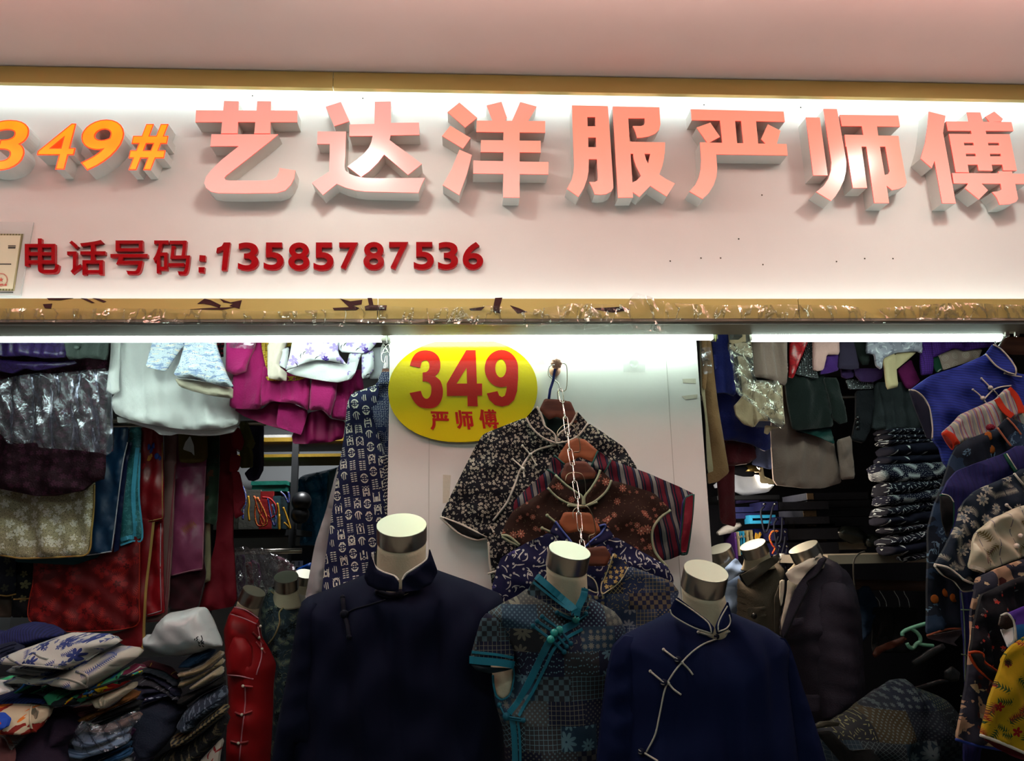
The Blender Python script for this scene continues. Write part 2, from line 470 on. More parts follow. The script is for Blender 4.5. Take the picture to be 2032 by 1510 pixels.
def film(name, tint=(255, 255, 255), op=.12, scale=30, rough=.12, bump=1.0, crease=.0, gloss=.6):
    """thin clear plastic: see-through, a faint milky veil, and glossy glints along its wrinkles"""
    if name in MATS: return MATS[name]
    M = Mt(name); t = M.t
    tr = t.nodes.new('ShaderNodeBsdfTransparent'); tr.inputs[0].default_value = (.97, .97, .97, 1)
    gl = t.nodes.new('ShaderNodeBsdfGlossy'); gl.inputs['Color'].default_value = lin(tint); gl.inputs['Roughness'].default_value = rough
    M.set(Base_Color=lin(tint), Roughness=.6); M.b.inputs['Specular IOR Level'].default_value = .2
    x, z = M.co(); w = (M.noise(6, 2) - .5) * .10; n1 = (M.noise(scale * .5, 3, (x * 1.6 + w, z * .7 + w)) - .5).abs(); n2 = (M.noise(scale * 1.3, 3, (x + w, z * .8 - w)) - .5).abs()
    h = (n1 * -2.0) + (n2 * -.9)
    bn = t.nodes.new('ShaderNodeBump'); bn.inputs['Strength'].default_value = min(1, bump); bn.inputs['Distance'].default_value = .011
    t.links.new(h.k, bn.inputs['Height']); t.links.new(bn.outputs[0], gl.inputs['Normal'])
    fr = t.nodes.new('ShaderNodeFresnel'); fr.inputs[0].default_value = 1.5; t.links.new(bn.outputs[0], fr.inputs['Normal'])
    m1 = t.nodes.new('ShaderNodeMixShader'); m1.inputs[0].default_value = op * .5; t.links.new(tr.outputs[0], m1.inputs[1]); t.links.new(M.b.outputs[0], m1.inputs[2])
    m2 = t.nodes.new('ShaderNodeMixShader'); f = ((K(t, fr.outputs[0]) * gloss) + n1.lt(.012) * crease).min(.9)
    t.links.new(f.k, m2.inputs[0]); t.links.new(m1.outputs[0], m2.inputs[1]); t.links.new(gl.outputs[0], m2.inputs[2]); t.links.new(m2.outputs[0], M.o.inputs[0])
    MATS[name] = M.m; return M.m
def prt(name, base, layers, rough=.85, bumps=((60, .4),), sheen=0.0, var=.1, spec=.25, wob=0.0):
    """printed cloth: layers = [(colour, function(M) -> mask)]"""
    if name in MATS: return MATS[name]
    M = Mt(name); c = lin(base); n = M.noise(7, 3)
    col = M.mix(n, tuple(v * (1 - var) for v in c[:3]) + (1,), tuple(v * (1 + var) for v in c[:3]) + (1,))
    for lc, fn in layers: col = M.mix(fn(M), col, lc)
    MATS[name] = fin(M, col, rough, bumps, sheen, spec); return MATS[name]
def stripes(name, period, bands, base, rot=0.0, rough=.85, weave=.12, xz=None):
    """bands: [(start, end, colour)] as fractions of the period (metres)"""
    if name in MATS: return MATS[name]
    M = Mt(name); x, z = M.co(rot); p = (x / period + 40).fr(); col = M.rgb(base)
    for a, b, c in bands: col = M.mix(p.gt(a) * p.lt(b), col, c)
    if weave: col = M.mix((M.noise(400, 1, (x, z * .08))).step(.4, .7) * weave * 2, col, '#101018')
    MATS[name] = fin(M, col, rough, ((80, .3),)); return MATS[name]
def patchwork(name, size, cols, light, seed=0, gain=1.0):
    """cloth of joined patches, each with its own colour and small print"""
    if name in MATS: return MATS[name]
    M = Mt(name); x, z = M.co(); row = (z / size[1] + 50).floor()
    xo = x / size[0] + 50 + row * .37 + (M.white(row, row * 0 + seed)) * .4; ci = xo.floor(); r = M.white(ci, row, seed + 1); r2 = M.white(ci, row, seed + 2)
    col = M.rgb(cols[0])
    for i in range(1, len(cols)): col = M.mix(r.gt(i / len(cols)), col, cols[i])
    fx, fz = M.flower(.017, .42, 8, .25, 1, None, .02)[0], M.flower(.05, .5, 9, .3, 1, None, .1)[0]
    dots = (((x * 520).sin() * (z * 520).sin()) > 0) if False else ((x * 520).sin() * (z * 520).sin()).gt(.45)
    grid = (x * 95).fr().abs().lt(.12).max((z * 95).fr().lt(.12)); tw = M.dash(.011, .36, .1, 1.2)
    xd, zd = M.co(45); dia = (xd * 110).fr().lt(.15).max((zd * 110).fr().lt(.15)); chk = ((x * 260).sin() * (z * 260).sin()).gt(0)
    stp = M.dash(.006, .3, .13, 0, .5, 1, (x, z * .4), 0)
    pats = [dots, fx, tw, grid, chk * .5, fz, dia, stp, dots * .6]; pm = None
    for i, p in enumerate(pats):
        q = p * r2.gt(i / len(pats)) * r2.lt((i + 1) / len(pats)); pm = q if pm is None else pm + q
    r3 = M.white(ci, row, seed + 5)
    col = M.mix(pm * (r3 * .45 + .4), col, M.mix(r3.gt(.6), light[0], light[1]))
    MATS[name] = fin(M, col, .85, ((90, .3),)); return MATS[name]
def script_print(name, base, ink, size=(.032, .042)):
    """columns of seal-like marks, mirrored blocky strokes and rings"""
    if name in MATS: return MATS[name]
    M = Mt(name); x, z = M.co(8, .004); cx = x / size[0] + 50; ci = cx.floor(); cz = z / size[1] + 50 + M.white(ci, ci) * .5; ri = cz.floor()
    u = cx.fr() - .5; v = cz.fr() - .5; r = M.white(ci, ri); ins = u.abs().lt(.36) * v.abs().lt(.38)
    d = (u * u + v * v).m('SQRT')
    bars = (v * 6 + r * 3).fr().lt(.42) * u.abs().lt(.30) * u.abs().gt(.045); bl = M.white((u.abs() * 9).floor() + ci * 3.1, (v * 9).floor() + ri * 5.3).gt(.52) * (u.abs() * 9).fr().lt(.7)
    ringm = d.near(.33, .045) * (v.abs().gt(.08)); vb = u.abs().near(.3, .04) * v.lt(.2); st = (u * 5 + .5).fr().lt(.38) * v.abs().lt(.3)
    m = bars * r.lt(.3) + bl * r.gt(.3) * r.lt(.62) + st * r.gt(.62) * r.lt(.8) * (d.lt(.28)) + (ringm + bars * u.abs().lt(.2)) * r.gt(.8) + vb * r.gt(.2) * r.lt(.62) + ringm * r.gt(.55) * r.lt(.7) * v.gt(0)
    m = m.min(1.0) * ins
    col = M.mix(m, base, ink); MATS[name] = fin(M, col, .85, ((60, .4),)); return MATS[name]

WHITEPAINT = plain('white_painted_panel', '#e6e5e1', .55, ((3, .4), (60, .08)), 0, .03)
STEEL = solid('brushed_steel', '#b8b0a4', .28, 1.0)
CHROME = solid('bright_wire', '#d8d6d0', .15, 1.0)
BRASSWIRE = solid('dull_brass_wire', '#a89c84', .3, 1.0)
def wood(name, a, b, sc=9):
    M = Mt(name); x, z = M.co(); n = M.noise(sc, 4, (x * .6, z * 6)); col = M.mix(n.step(.3, .7), a, b); MATS[name] = fin(M, col, .45, (), 0, .4); return M.m
WOOD = wood('dark_hanger_wood', '#4a2418', '#6b3a26')
WOODL = wood('light_hanger_wood', '#8a4a2a', '#9c5a36')
NECK = plain('cream_linen_neck', '#cdbfa4', .8, ((200, .2),), 0, .06)
BLACK = plain('black_cloth', '#0c0c0e', .9)
DARK = solid('dark_metal', '#17171a', .5)

# ------------------------------------------------------------------ the setting
YF, YP, ZC = 2.40, 2.55, 3.052          # fascia board, white pillar, ceiling height
def struct(name, lo, hi, m): return box(name, lo, hi, m, None, kind='structure')
CEIL = plain('ceiling_paint', '#e2d2cb', .7, ((2, .5),), 0, .03)
struct('ceiling', (-4, -3.6, ZC), (4.2, 2.62, ZC + .1), CEIL)
TILE = plain('floor_tile', '#8a8378', .35, ((5, .2),), 0, .1)
struct('floor', (-4, -3.6, -.05), (4.2, 5.0, 0), TILE)
struct('wall_fascia', (-4, YF, 2.204), (4.2, YF + .05, ZC), WHITEPAINT)
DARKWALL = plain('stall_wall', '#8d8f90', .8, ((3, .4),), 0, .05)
NIGHT = plain('shade_dark_wall', '#17151a', .8)  # gloom of the right bay put into the wall colour
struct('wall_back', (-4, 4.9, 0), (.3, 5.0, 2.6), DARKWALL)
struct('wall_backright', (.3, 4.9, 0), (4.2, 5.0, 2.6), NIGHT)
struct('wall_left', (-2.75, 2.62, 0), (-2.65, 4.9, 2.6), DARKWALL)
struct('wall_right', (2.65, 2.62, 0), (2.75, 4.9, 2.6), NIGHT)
struct('ceiling_stall', (-4, YF + .1, 2.6), (4.2, 5.0, 2.7), plain('stall_ceiling_paint', '#3a3838', .8))
struct('wall_pillar', (-.246, YP, 0), (.806, YP + .16, 2.6), WHITEPAINT)
# gilded trims framing the sign board
M = Mt('gilded_trim'); x, z = M.co(); n = M.noise(3, 3); M.set(Base_Color=M.mix(n, '#c8b264', '#d8c47c'), Metallic=.5, Roughness=.4)
M.bump(M.noise(1.4, 2) + M.noise(60, 2) * .02, .12, .05); GOLD = M.m
for n, (z0, z1) in enumerate(((2.992, 3.05), (2.205, 2.270))):
    for (x0, x1) in ((-4, -.262), (-.259, 1.065), (1.068, 4.2)) if n else ((-4, -.42), (-.418, 4.2)):
        struct('trim_%d' % (n + 1), (x0, 2.30, z0), (x1, 2.318, z1), GOLD)
GREIGE = plain('soffit_paint', '#8f8272', .5, (), 0, .03)
struct('trim_3', (-4, 2.300, 2.196), (4.2, YF + .055, 2.2035), GREIGE)
RAIL = solid('added_trough_aluminium', '#c9c9c4', .35, .8)
struct('trim_4', (-4, 2.318, 2.192), (4.2, 2.326, 2.196), plain('white_rail_paint', '#eeeeea', .4, (), 0, .02))
struct('trim_5', (-4, YP - .03, 2.235), (4.2, YP - .002, 2.6), WHITEPAINT)
# unseen trough and hanging rods, added to house the ceiling fill lights
struct('trim_8', (-2.3, 1.30, 2.772), (2.7, 1.50, 2.786), RAIL)
for x_ in (-2.2, .1, 2.6): struct('trim_9', (x_ - .006, 1.39, 2.786), (x_ + .006, 1.402, ZC), RAIL)
# light strips tucked behind the gilded trims
STRIP = glow('led_strip_light', '#e4f8ff', 7.5)
for z0, z1 in ((3.022, 3.04), (2.222, 2.236)):
    tt = empty('led_strip', (0, 2.345, z0)); prop(tt, 'white light strip tucked behind the %s gilded trim' % ('upper' if z0 > 2.5 else 'lower'), 'light strip')
    box('diffuser', (-3.6, 2.335, z0), (3.8, 2.355, z1), STRIP, tt)
    box('channel', (-3.6, 2.32, z0 - .004), (3.8, 2.334, z1 + .002), RAIL, tt)

# ------------------------------------------------------------------ the sign: raised characters, traced stroke by stroke
Z1 = lambda *p: [(q[0] * .30512, 180 + q[1] * .30512) for q in p]
Z2 = lambda *p: [(600 + q[0] * .25098, 180 + q[1] * .25098) for q in p]
Z3 = lambda *p: [(1100 + q[0] * .24606, 180 + q[1] * .24606) for q in p]
Z4 = lambda *p: [(1560 + q[0] * .23228, 190 + q[1] * .23228) for q in p]
CH = [
 [Z1((1275,127),(1933,129),(1932,203),(1270,203)), Z1((1457,66),(1552,68),(1550,127),(1545,278),(1437,278)), Z1((1673,68),(1762,68),(1757,278),(1653,278)),
  Z1((1375,283),(1808,283),(1760,325),(1640,420),(1470,552),(1459,566),(1468,580),(1490,584),(1730,584),(1772,578),(1800,560),(1815,525),(1818,502),(1920,518),(1912,570),(1890,612),(1855,648),(1800,664),(1600,667),(1420,665),(1370,655),(1340,630),(1328,600),(1340,560),(1370,520),(1440,450),(1553,360),(1368,360))],
 [Z2((184,126),(305,87),(372,240),(252,280)),
  Z2((120,322),(345,322),(338,520),(333,600),(340,630),(370,655),(420,675),(490,688),(580,692),(968,689),(945,735),(930,770),(918,806),(500,797),(420,787),(340,765),(272,735),(162,824),(75,727),(212,640),(217,420),(117,420)),
  Z2((372,266),(570,262),(572,86),(700,84),(700,254),(922,252),(926,348),(697,352),(690,390),(944,578),(835,665),(646,505),(600,565),(530,635),(465,682),(355,598),(430,545),(490,495),(525,450),(545,405),(555,357),(372,358))],
 [Z2((1242,92),(1382,213),(1287,290),(1148,168)), Z2((1170,276),(1330,373),(1270,457),(1105,357)), Z2((1242,465),(1340,508),(1300,660),(1240,825),(1110,745),(1180,620)),
  Z2((1457,115),(1575,86),(1617,212),(1600,245),(1507,245)), Z2((1722,88),(1853,124),(1780,245),(1655,245)),
  Z2((1378,236),(1920,240),(1920,331),(1376,325)), Z2((1412,390),(1885,396),(1885,488),(1410,484)), Z2((1352,552),(1946,564),(1944,661),(1350,653)), Z2((1590,238),(1718,240),(1718,844),(1588,842))],
 [Z3((142,117),(262,120),(270,300),(278,552),(276,650),(265,710),(240,780),(195,855),(102,790),(140,720),(155,660),(160,600)),
  Z3((326,121),(433,123),(477,780),(460,810),(420,832),(370,838),(325,834),(305,780),(282,735),(325,735),(348,725),(352,700),(338,455)),
  Z3((200,118),(400,122),(400,212),(200,212)), Z3((200,286),(400,286),(400,377),(200,377)), Z3((200,455),(400,455),(400,552),(200,552)),
  Z3((470,126),(590,128),(630,742),(634,860),(514,862)),
  Z3((500,126),(848,132),(856,270),(845,315),(815,345),(760,368),(700,378),(668,380),(655,335),(633,284),(700,284),(722,276),(730,255),(728,222),(500,222)),
  Z3((580,410),(893,417),(890,508),(600,508)), Z3((775,500),(892,440),(885,540),(870,610),(845,675),(800,740),(740,800),(687,855),(630,815),(625,742),(665,722),(700,685),(735,635),(757,588)),
  Z3((635,500),(725,500),(740,555),(757,588),(790,630),(845,675),(900,712),(972,748),(907,852),(783,773),(735,735),(700,690),(660,610),(640,550))],
 [Z3((1101,148),(1850,167),(1859,250),(1110,236)), Z3((1335,230),(1457,232),(1475,425),(1355,425)), Z3((1505,232),(1626,238),(1645,430),(1525,428)),
  Z3((1258,257),(1337,372),(1240,422),(1230,415),(1148,296)), Z3((1722,270),(1825,322),(1792,435),(1707,430),(1668,390)),
  Z3((1175,416),(1873,430),(1882,520),(1305,512),(1190,512)), Z3((1176,420),(1300,470),(1305,510),(1314,620),(1308,690),(1285,760),(1245,825),(1195,872),(1090,812),(1140,755),(1165,700),(1180,640),(1185,560))],
 [Z4((170,184),(287,185),(356,680),(232,680)), Z4((320,110),(435,112),(515,560),(512,640),(495,720),(460,795),(420,860),(385,897),(258,820),(320,770),(360,710),(382,640),(387,570)),
  Z4((460,162),(958,168),(973,263),(475,258)), Z4((645,250),(775,255),(800,430),(858,765),(880,915),(754,915),(685,432),(660,335)),
  Z4((500,332),(668,335),(680,434),(644,434),(693,787),(570,787)), Z4((500,332),(960,343),(972,434),(510,434)),
  Z4((846,425),(850,395),(965,395),(1030,740),(1015,772),(960,795),(905,805),(855,765),(843,676),(872,668),(884,645))],
 [Z4((1220,133),(1362,170),(1340,320),(1300,470),(1245,618),(1150,535),(1190,400),(1210,260)), Z4((1268,556),(1300,430),(1342,320),(1450,918),(1335,918)),
  Z4((1368,218),(1925,224),(1943,300),(1382,298)), Z4((1545,140),(1660,141),(1712,330),(1765,640),(1645,638),(1580,300)), Z4((1778,133),(1853,198),(1838,220),(1737,222),(1702,178)),
  Z4((1390,325),(1505,326),(1562,655),(1450,653)), Z4((1390,325),(1908,328),(1920,402),(1405,400)), Z4((1410,424),(1925,424),(1940,495),(1425,494)), Z4((1430,517),(1945,517),(1960,588),(1445,588)), Z4((1805,327),(1908,328),(1972,638),(1855,638)),
  Z4((1418,660),(1815,662),(1812,645),(1928,645),(1935,666),(2045,667),(2060,752),(1960,752),(1432,748)), Z4((1830,740),(1955,740),(1982,880),(1965,905),(1910,925),(1825,930),(1800,870),(1760,822),(1820,815),(1840,800)), Z4((1560,740),(1660,740),(1725,808),(1648,885),(1530,790))]]
RETURN = plain('white_letter_return', '#d9d8d2', .45, (), 0, .03)
LIP = glow('red_glowing_lip', '#ff2a18', 1.1)
CHCOL = [('#ea9a8c', '#e8a49c'), ('#e6a29a', '#e6b2ae'), ('#fa9a80', '#eaa498'), ('#ff9478', '#f89682'), ('#ff9478', '#f89680'), ('#fa947c', '#f09c8c'), ('#f89684', '#f09c90')]
CHN = ['with two posts over a hooked sweep beside the orange hash sign', 'with a star of strokes on a walking stroke, second of its row', 'with three drops and three crossbars on one post',
       'like a ladder beside a crossed figure, fourth of its row', 'with a flat top, two small dots and one long left leg', 'with two blades beside a square arch', 'with a leaning staff beside a barred box at the photo edge']
for k, polys in enumerate(CH):
    t = empty('raised_sign_character', P(*np.mean(sum(polys, []), 0), YF), 'pink-red lit character ' + CHN[k], 'sign character', 'large lit characters of the shop sign')
    pre = union2d(polys); d = .066
    plate('letter_return', None, YF - d + .004, YF, RETURN, t, pre)
    plate('glowing_lip', None, YF - d + .0008, YF - d + .0035, LIP, t, pre)
    g = glow('lit_face_%d' % k, CHCOL[k][0], .84, '#c07868', .22, CHCOL[k][1], 2.2)
    plate('lit_face', None, YF - d, YF - d + .0006, g, t, pre)
LIP2 = glow('orange_red_glowing_lip', '#ff3a10', 1.6)
ORANGE = glow('orange_lit_face', '#ff8e00', 1.0, '#c86a10', .3, '#ffa200', 12)
for ch, q, b, w in (('3', [(-34, 238), (57.5, 235), (53, 338), (-36, 338)], .026, 'numeral 3 cut off by the photo edge'), ('4', [(77, 245), (145, 245), (151, 336), (73, 336)], .010, 'numeral 4 between the orange 3 and 9'),
                ('9', [(165, 237), (246, 237), (244, 338), (160, 337)], .026, 'numeral 9 beside the orange hash sign'), ('#', [(262, 246), (334, 245), (328, 337), (255, 337)], .03, 'hash sign before the pink characters')):
    v, f = text_mesh(ch, b, .22 if ch != '3' else .2); v2_, f2_ = text_mesh(ch, b - .014, .22 if ch != '3' else .2)
    x0 = min(p.x for p in v); x1 = max(p.x for p in v); y0 = min(p.y for p in v); y1 = max(p.y for p in v)
    xa = min(p[0] for p in q); xb = max(p[0] for p in q); ya = q[0][1]; yb = q[2][1]
    pre2 = ([Vector((xa + (p.x - x0) / (x1 - x0) * (xb - xa), yb - (p.y - y0) / (y1 - y0) * (yb - ya))) for p in v2_], [tuple(reversed(g)) for g in f2_])
    pre = ([Vector((xa + (p.x - x0) / (x1 - x0) * (xb - xa), yb - (p.y - y0) / (y1 - y0) * (yb - ya))) for p in v], [tuple(reversed(g)) for g in f])
    t = empty('raised_sign_character', P((xa + xb) / 2, (ya + yb) / 2, YF), 'orange lit raised ' + w, 'sign character', 'orange lit stall number')
    d = .070
    plate('letter_return', None, YF - d + .004, YF, RETURN, t, pre); plate('glowing_lip', None, YF - d + .0008, YF - d + .0035, LIP2, t, pre); plate('lit_face', None, YF - d, YF - d + .0006, ORANGE, t, pre2)
# flat dark red acrylic letters of the telephone line
ACR = solid('dark_red_acrylic', '#a00c14', .1, 0, .4, 0)
ACRE = solid('acrylic_edge', '#c04048', .2)
px = [('电', 49, 473, 117, 542), ('话', 133, 476, 209, 545), ('号', 219, 477, 293, 544), ('码', 304, 477, 377, 545), (':', 394, 506, 408, 541), ('1', 428, 481, 457, 536), ('3', 472, 481, 513, 536), ('5', 523, 481, 563, 535),
      ('8', 572, 481, 614, 536), ('5', 622, 481, 662, 536), ('7', 673, 481, 710, 534), ('8', 721, 480, 762, 535), ('7', 772, 480, 810, 534), ('5', 821, 480, 861, 534), ('3', 869, 480, 909, 534), ('6', 918, 480, 959, 534)]
nm = ['dark red flat character with a barred box and a tail, first of the telephone line', 'dark red flat character with a speech stroke and a box, second of its line', 'dark red flat character with a box over a hooked stroke, third of the telephone line',
      'dark red flat character with a stone box and a horse stroke, before the colon', 'dark red colon of two square dots in the telephone line', 'dark red digit 1 with a white shine at its top, after the colon', 'dark red digit 3 between the 1 and the first 5',
      'dark red digit 5 between the first 3 and the first 8', 'dark red digit 8 between the first two digits 5', 'dark red digit 5 between the first 8 and the first 7', 'dark red digit 7 between the second 5 and the second 8', 'dark red digit 8 between the two digits 7',
      'dark red digit 7 between the second 8 and the last 5', 'dark red digit 5 between the last 7 and the last 3', 'dark red digit 3 between the last 5 and the 6', 'dark red digit 6 at the end of the telephone line']
for (ch, xa, ya, xb, yb), lb in zip(px, nm):
    cj = ord(ch) > 1000
    pre = text_fit(ch, bx4(xa, ya, xb, yb), .009 if cj else .019)
    if ch == '1': pre = union2d([[(457, 481), (450, 536), (439.5, 536), (443.5, 496), (429, 501), (430.5, 492), (440, 488), (444, 481)]])
    if ch == ':': pre = union2d([[(396, 506), (408, 507), (407, 518), (395, 517)]])
    o = plate('telephone_character', None, YF - .014, YF - .0005, ACR, None, pre)
    prop(o, lb, 'sign character', 'dark red telephone line')
    if ch == ':': plate('lower_dot', [[(394, 530), (406, 530), (405, 541), (394, 540)]], YF - .014, YF - .0005, ACR, o)
# licence certificate behind clear acrylic at the left edge
t = empty('certificate', P(10, 510, YF), 'framed cream licence certificate with red seal at left end of the sign board', 'certificate')
PAPER = plain('certificate_paper', '#dcd9bc', .6, (), 0, .04); KHAKI = prt('certificate_border', '#6e6a48', [('#a8a47c', lambda M: (M.co()[0] * 700).sin().gt(.2))], .6)
def prism(name, polys, y0, y1, m, p, **kw): return prop(plate(name, polys, y0, y1, m, p), **kw)
prism('acrylic_sheet', [[(-60, 439), (66, 441), (40, 587), (-60, 586)]], YF - .006, YF - .001, solid('grey_acrylic', '#c9ccc8', .15), t)
prism('border', [[(-60, 463), (46, 464), (28, 577), (-60, 574)]], YF - .0075, YF - .006, KHAKI, t)
prism('paper', [[(-60, 467), (41, 467), (25, 573), (-60, 571)]], YF - .0085, YF - .0075, PAPER, t)
INK = solid('black_ink', '#33332e', .7); SEAL = solid('red_seal_ink', '#c8584a', .7)
lines = [[(-30, 523), (22, 523), (22, 525), (-30, 525)], [(16, 487), (31, 487), (31, 489), (16, 489)], [(16, 490), (31, 490), (30, 493), (16, 493)], [(-30, 578.5), (26, 579), (26, 581), (-30, 580)]]
for l_ in lines: prism('printed_text', [l_], YF - .0092, YF - .0085, INK, t)
sc = (2, 555)
seg = [[(sc[0] + r * math.cos(a + e), sc[1] + r * math.sin(a + e)) for r, e in ((13.5, 0), (13.5, .1), (11, .1), (11, 0))] for a in [i * .2094 for i in range(30)]] + [[(sc[0] + (5 if i % 2 == 0 else 2) * math.sin(i * math.pi / 5), sc[1] - (5 if i % 2 == 0 else 2) * math.cos(i * math.pi / 5)) for i in range(10)]]
seg += [[(-6, 564), (6, 563), (6, 565), (-6, 566)], [(9, 564), (13, 564), (13, 567), (9, 567)]]
prism('red_seal', seg, YF - .0098, YF - .0092, SEAL, t)

# ------------------------------------------------------------------ tubes under the lintel
TUBE = glow('tube_light_glow', '#e8fff2', 16)
HOUS = solid('tube_housing', '#cfd8d6', .4)
def tube_light(xa, xb, ya, yb, lb, Y=2.50):
    a, b = Vector(P(xa, ya, Y)), Vector(P(xb, yb, Y)); t = empty('tube_light', (a + b) / 2, lb, 'tube light', 'tube lights under the lintel')
    m = MB().tube([a, b], .0172, 14); m.out('lit_tube', TUBE, t)
    u = Vector((0, 0, .022))
    h = MB(); h.box((a.x, Y - .014, a.z + .016), (b.x, Y + .02, a.z + .034 + max(0, b.z - a.z))); h.out('housing', HOUS, t, False)
    for q in (a, b):
        sg = 1 if q is b else -1
        MB().box((q.x - .004, Y - .017, q.z - .017), (q.x + .012 * sg, Y + .02, q.z + .03)).out('end_cap', RAIL, t, False)
tube_light(-60, 760, 669, 669, 'long lit white tube over the left-hand clothes rail')
tube_light(778, 1414, 668, 665, 'lit white tube above the yellow oval sign')
tube_light(1491, 1985, 668, 668, 'lit white tube over the right-hand clothes rail')

# ------------------------------------------------------------------ outline shorthand: crops of the view, (x offset, y offset, scale)
CR = dict(A=(0, 640, .21186), B=(400, 640, .21186), C=(740, 660, .18701), D=(0, 920, .21186), E=(380, 820, .27816), F=(0, 1190, .23622), G=(400, 1100, .27155), H=(860, 680, .26575),
          I=(860, 950, .26575), J=(540, 980, .35088), K=(900, 1050, .30473), L=(1180, 1080, .28483), M=(1370, 640, .21186), N=(1380, 900, .23841), O=(1680, 640, .21192), P=(1700, 900, .21187),
          Q=(1780, 1120, .2582), R=(1480, 1080, .28476), S=(1600, 1330, .15748), X=(0, 0, 1))
def q(c, s):
    ox, oy, k = CR[c]; o = []
    for w in s.split():
        if w in CR: ox, oy, k = CR[w]; continue
        a, b = w.split(','); o.append((ox + float(a) * k, oy + float(b) * k))
    return o
def G(name, label, cat, c, s, Y, T, mat, group=None, **kw):
    o = cloth(name, q(c, s), Y, T, mat, **kw); return prop(o, label, cat, group)
def part(o, name, c, s, Y, T, mat, **kw): return cloth(name, q(c, s), Y, T, mat, o, **kw)
def pipe(o, name, mat, r, *paths, **kw): return trim(name, kw.pop('host', None) or o, [q(c, s) for c, s in paths], r, mat, o if kw.get('host') is None else None, **kw)
def wire(name, mat, r, pts3, parent=None, n=6, **kw):
    m = MB(); m.tube(spline(pts3, n), r, 8); return m.out(name, mat, parent, **kw)
def rod(name, lab, cat, a, b, r, mat): 
    return MB().tube([a, b], r, 12).out(name, mat, None, label=lab, cat=cat)
VF = [(.008, .05, 0), (.012, .13, 4)]     # vertical folds
VFS = [(.004, .045, 0), (.007, .10, 4)]
ALB = 'clothes on the left-hand upper rail'; LLR = 'robes on the left-hand lower rail'

# ------------------------------------------------------------------ left bay: rails
rod('clothes_rail', 'steel clothes rail hidden over the left-hand jackets', 'rail', (-2.6, 2.80, 2.345), (-.26, 2.80, 2.345), .013, STEEL)
rod('clothes_rail', 'lower steel clothes rail behind the white skirt', 'rail', (-2.6, 3.0, 2.02), (-1.02, 3.0, 2.02), .013, STEEL)

PURPLE_CR = prt('purple_crackle_satin', '#2c1a4e', [('#191028', lambda M: M.cell(55, M.co(0, .02), 1, 'DISTANCE_TO_EDGE').lt(.05))], .4, ((30, .5),), 0, .25, .5)
o = G('jacket', 'purple crackled satin jacket hem at far left under the tube light', 'jacket', 'A', '-60,20 625,20 632,325 430,338 250,312 40,318 -60,300', 2.70, .05, PURPLE_CR, ALB, folds=VFS)
part(o, 'jacket_tail', 'A', '-40,325 190,368 230,370 700,358 730,385 450,440 330,452 240,430 120,480 -40,450', 2.76, .05, PURPLE_CR)
GREENGREY = plain('grey_green_wool', '#2e3533', .9, ((200, .5),))
o = G('coat', 'dark grey-green wool coat cuff with one covered button', 'coat', 'A', '612,20 1040,20 1005,290 988,352 820,332 637,352', 2.67, .05, GREENGREY, ALB, folds=VFS)
rod('clothes_rail', 'clothes rail behind the ruffled dress', 'rail', (-2.66, 3.34, P(500, 840, 3.34)[2]), (P(528, 840, 3.34)[0], 3.34, P(500, 840, 3.34)[2]), .012, STEEL)
c = S(o).at(*q('A', '716,232')[0], .004); MB().ball(c, .0105, 12, 8, (1, .5, .75)).out('button', plain('grey_green_button', '#3c4643', .5), o)
MAROON = prt('maroon_lace', '#30131f', [('#2a1020', lambda M: M.dash(.016, .42, .09, 3)), ('#4a2034', lambda M: M.flower(.03, .4, 6, .8)[0])], .8, ((150, 1),), 0, .2)
o = G('dress', 'dark maroon lace dress half covered by a clear plastic bag', 'dress', 'X', '-30,640 216,640 213,745 209,950 186,957 166,974 115,981 72,984 -30,962', 2.86, .09, MAROON, ALB, folds=[(.010, .075, 0), (.008, .14, 3)])
part(o, 'underskirt', 'D', '-60,190 340,200 780,180 700,268 540,300 340,306 -60,222', 2.875, .02, plain('maroon_lining', '#4a1c30', .6))
FILM = film('crumpled_clear_plastic', (225, 225, 240), .05, 11, .2, 1.0, .10)
G('garment_bag', 'crumpled clear plastic bag over the maroon lace dress', 'plastic bag', 'A', '-80,560 150,500 370,470 460,482 600,470 760,450 1010,430 1042,620 1065,1190 1000,1245 960,1222 740,1197 370,1172 350,1125 80,1140 20,1050 -60,1010', 2.775, .03, FILM, None, folds=[(.010, .07, 6), (.004, .04, 25)], n=46)
WCOT = plain('white_cotton', '#eeeef0', .85, ((30, .6), (400, .2)), 0, .04)
o = G('skirt', 'plain white flared skirt in the middle of the left-hand rail', 'skirt', 'X', '222,640 478,640 476,800 474,842 442,852 400,854 360,852 318,846 276,839 243,828 232,822 227,812 226,790 230,784 226,730', 2.84, .10, WCOT, ALB, folds=[(.012, .09, 8), (.014, .2, -10)])
part(o, 'underskirt', 'A', '1100,880 1300,935 1500,965 1890,1000 B 0,1000 300,960 340,980 300,1030 150,1058 0,1062 A 1890,1062 1660,1040 1600,1058 1500,1052 1440,1005 1200,935 1105,940', 2.87, .03, WCOT)
part(o, 'rolled_facing', 'A', '1048,20 1136,20 1112,570 1116,640 1060,676 1004,640 1010,580 1040,300', 2.79, .05, WCOT)
TWEED = prt('pale_blue_tweed', '#c2cbd8', [('#8f9fc4', lambda M: (M.noise(90, 3, (M.co()[0] * .25, M.co()[1])).gt(.56))), ('#e4d8cc', lambda M: (M.noise(110, 2, (M.co()[0] * .2 + 3, M.co()[1])).gt(.62))), ('#6f7fb0', lambda M: M.noise(240, 2).gt(.63))], .95, ((250, .8),))
o = G('jacket', 'pale blue tweed jacket with a notched hem beside the white skirt', 'jacket', 'X', '372,640 432,640 428,680 450,742 464,768 442,767 400,755 352,748 346,742 358,720 366,690', 2.69, .07, TWEED, ALB, folds=VFS)
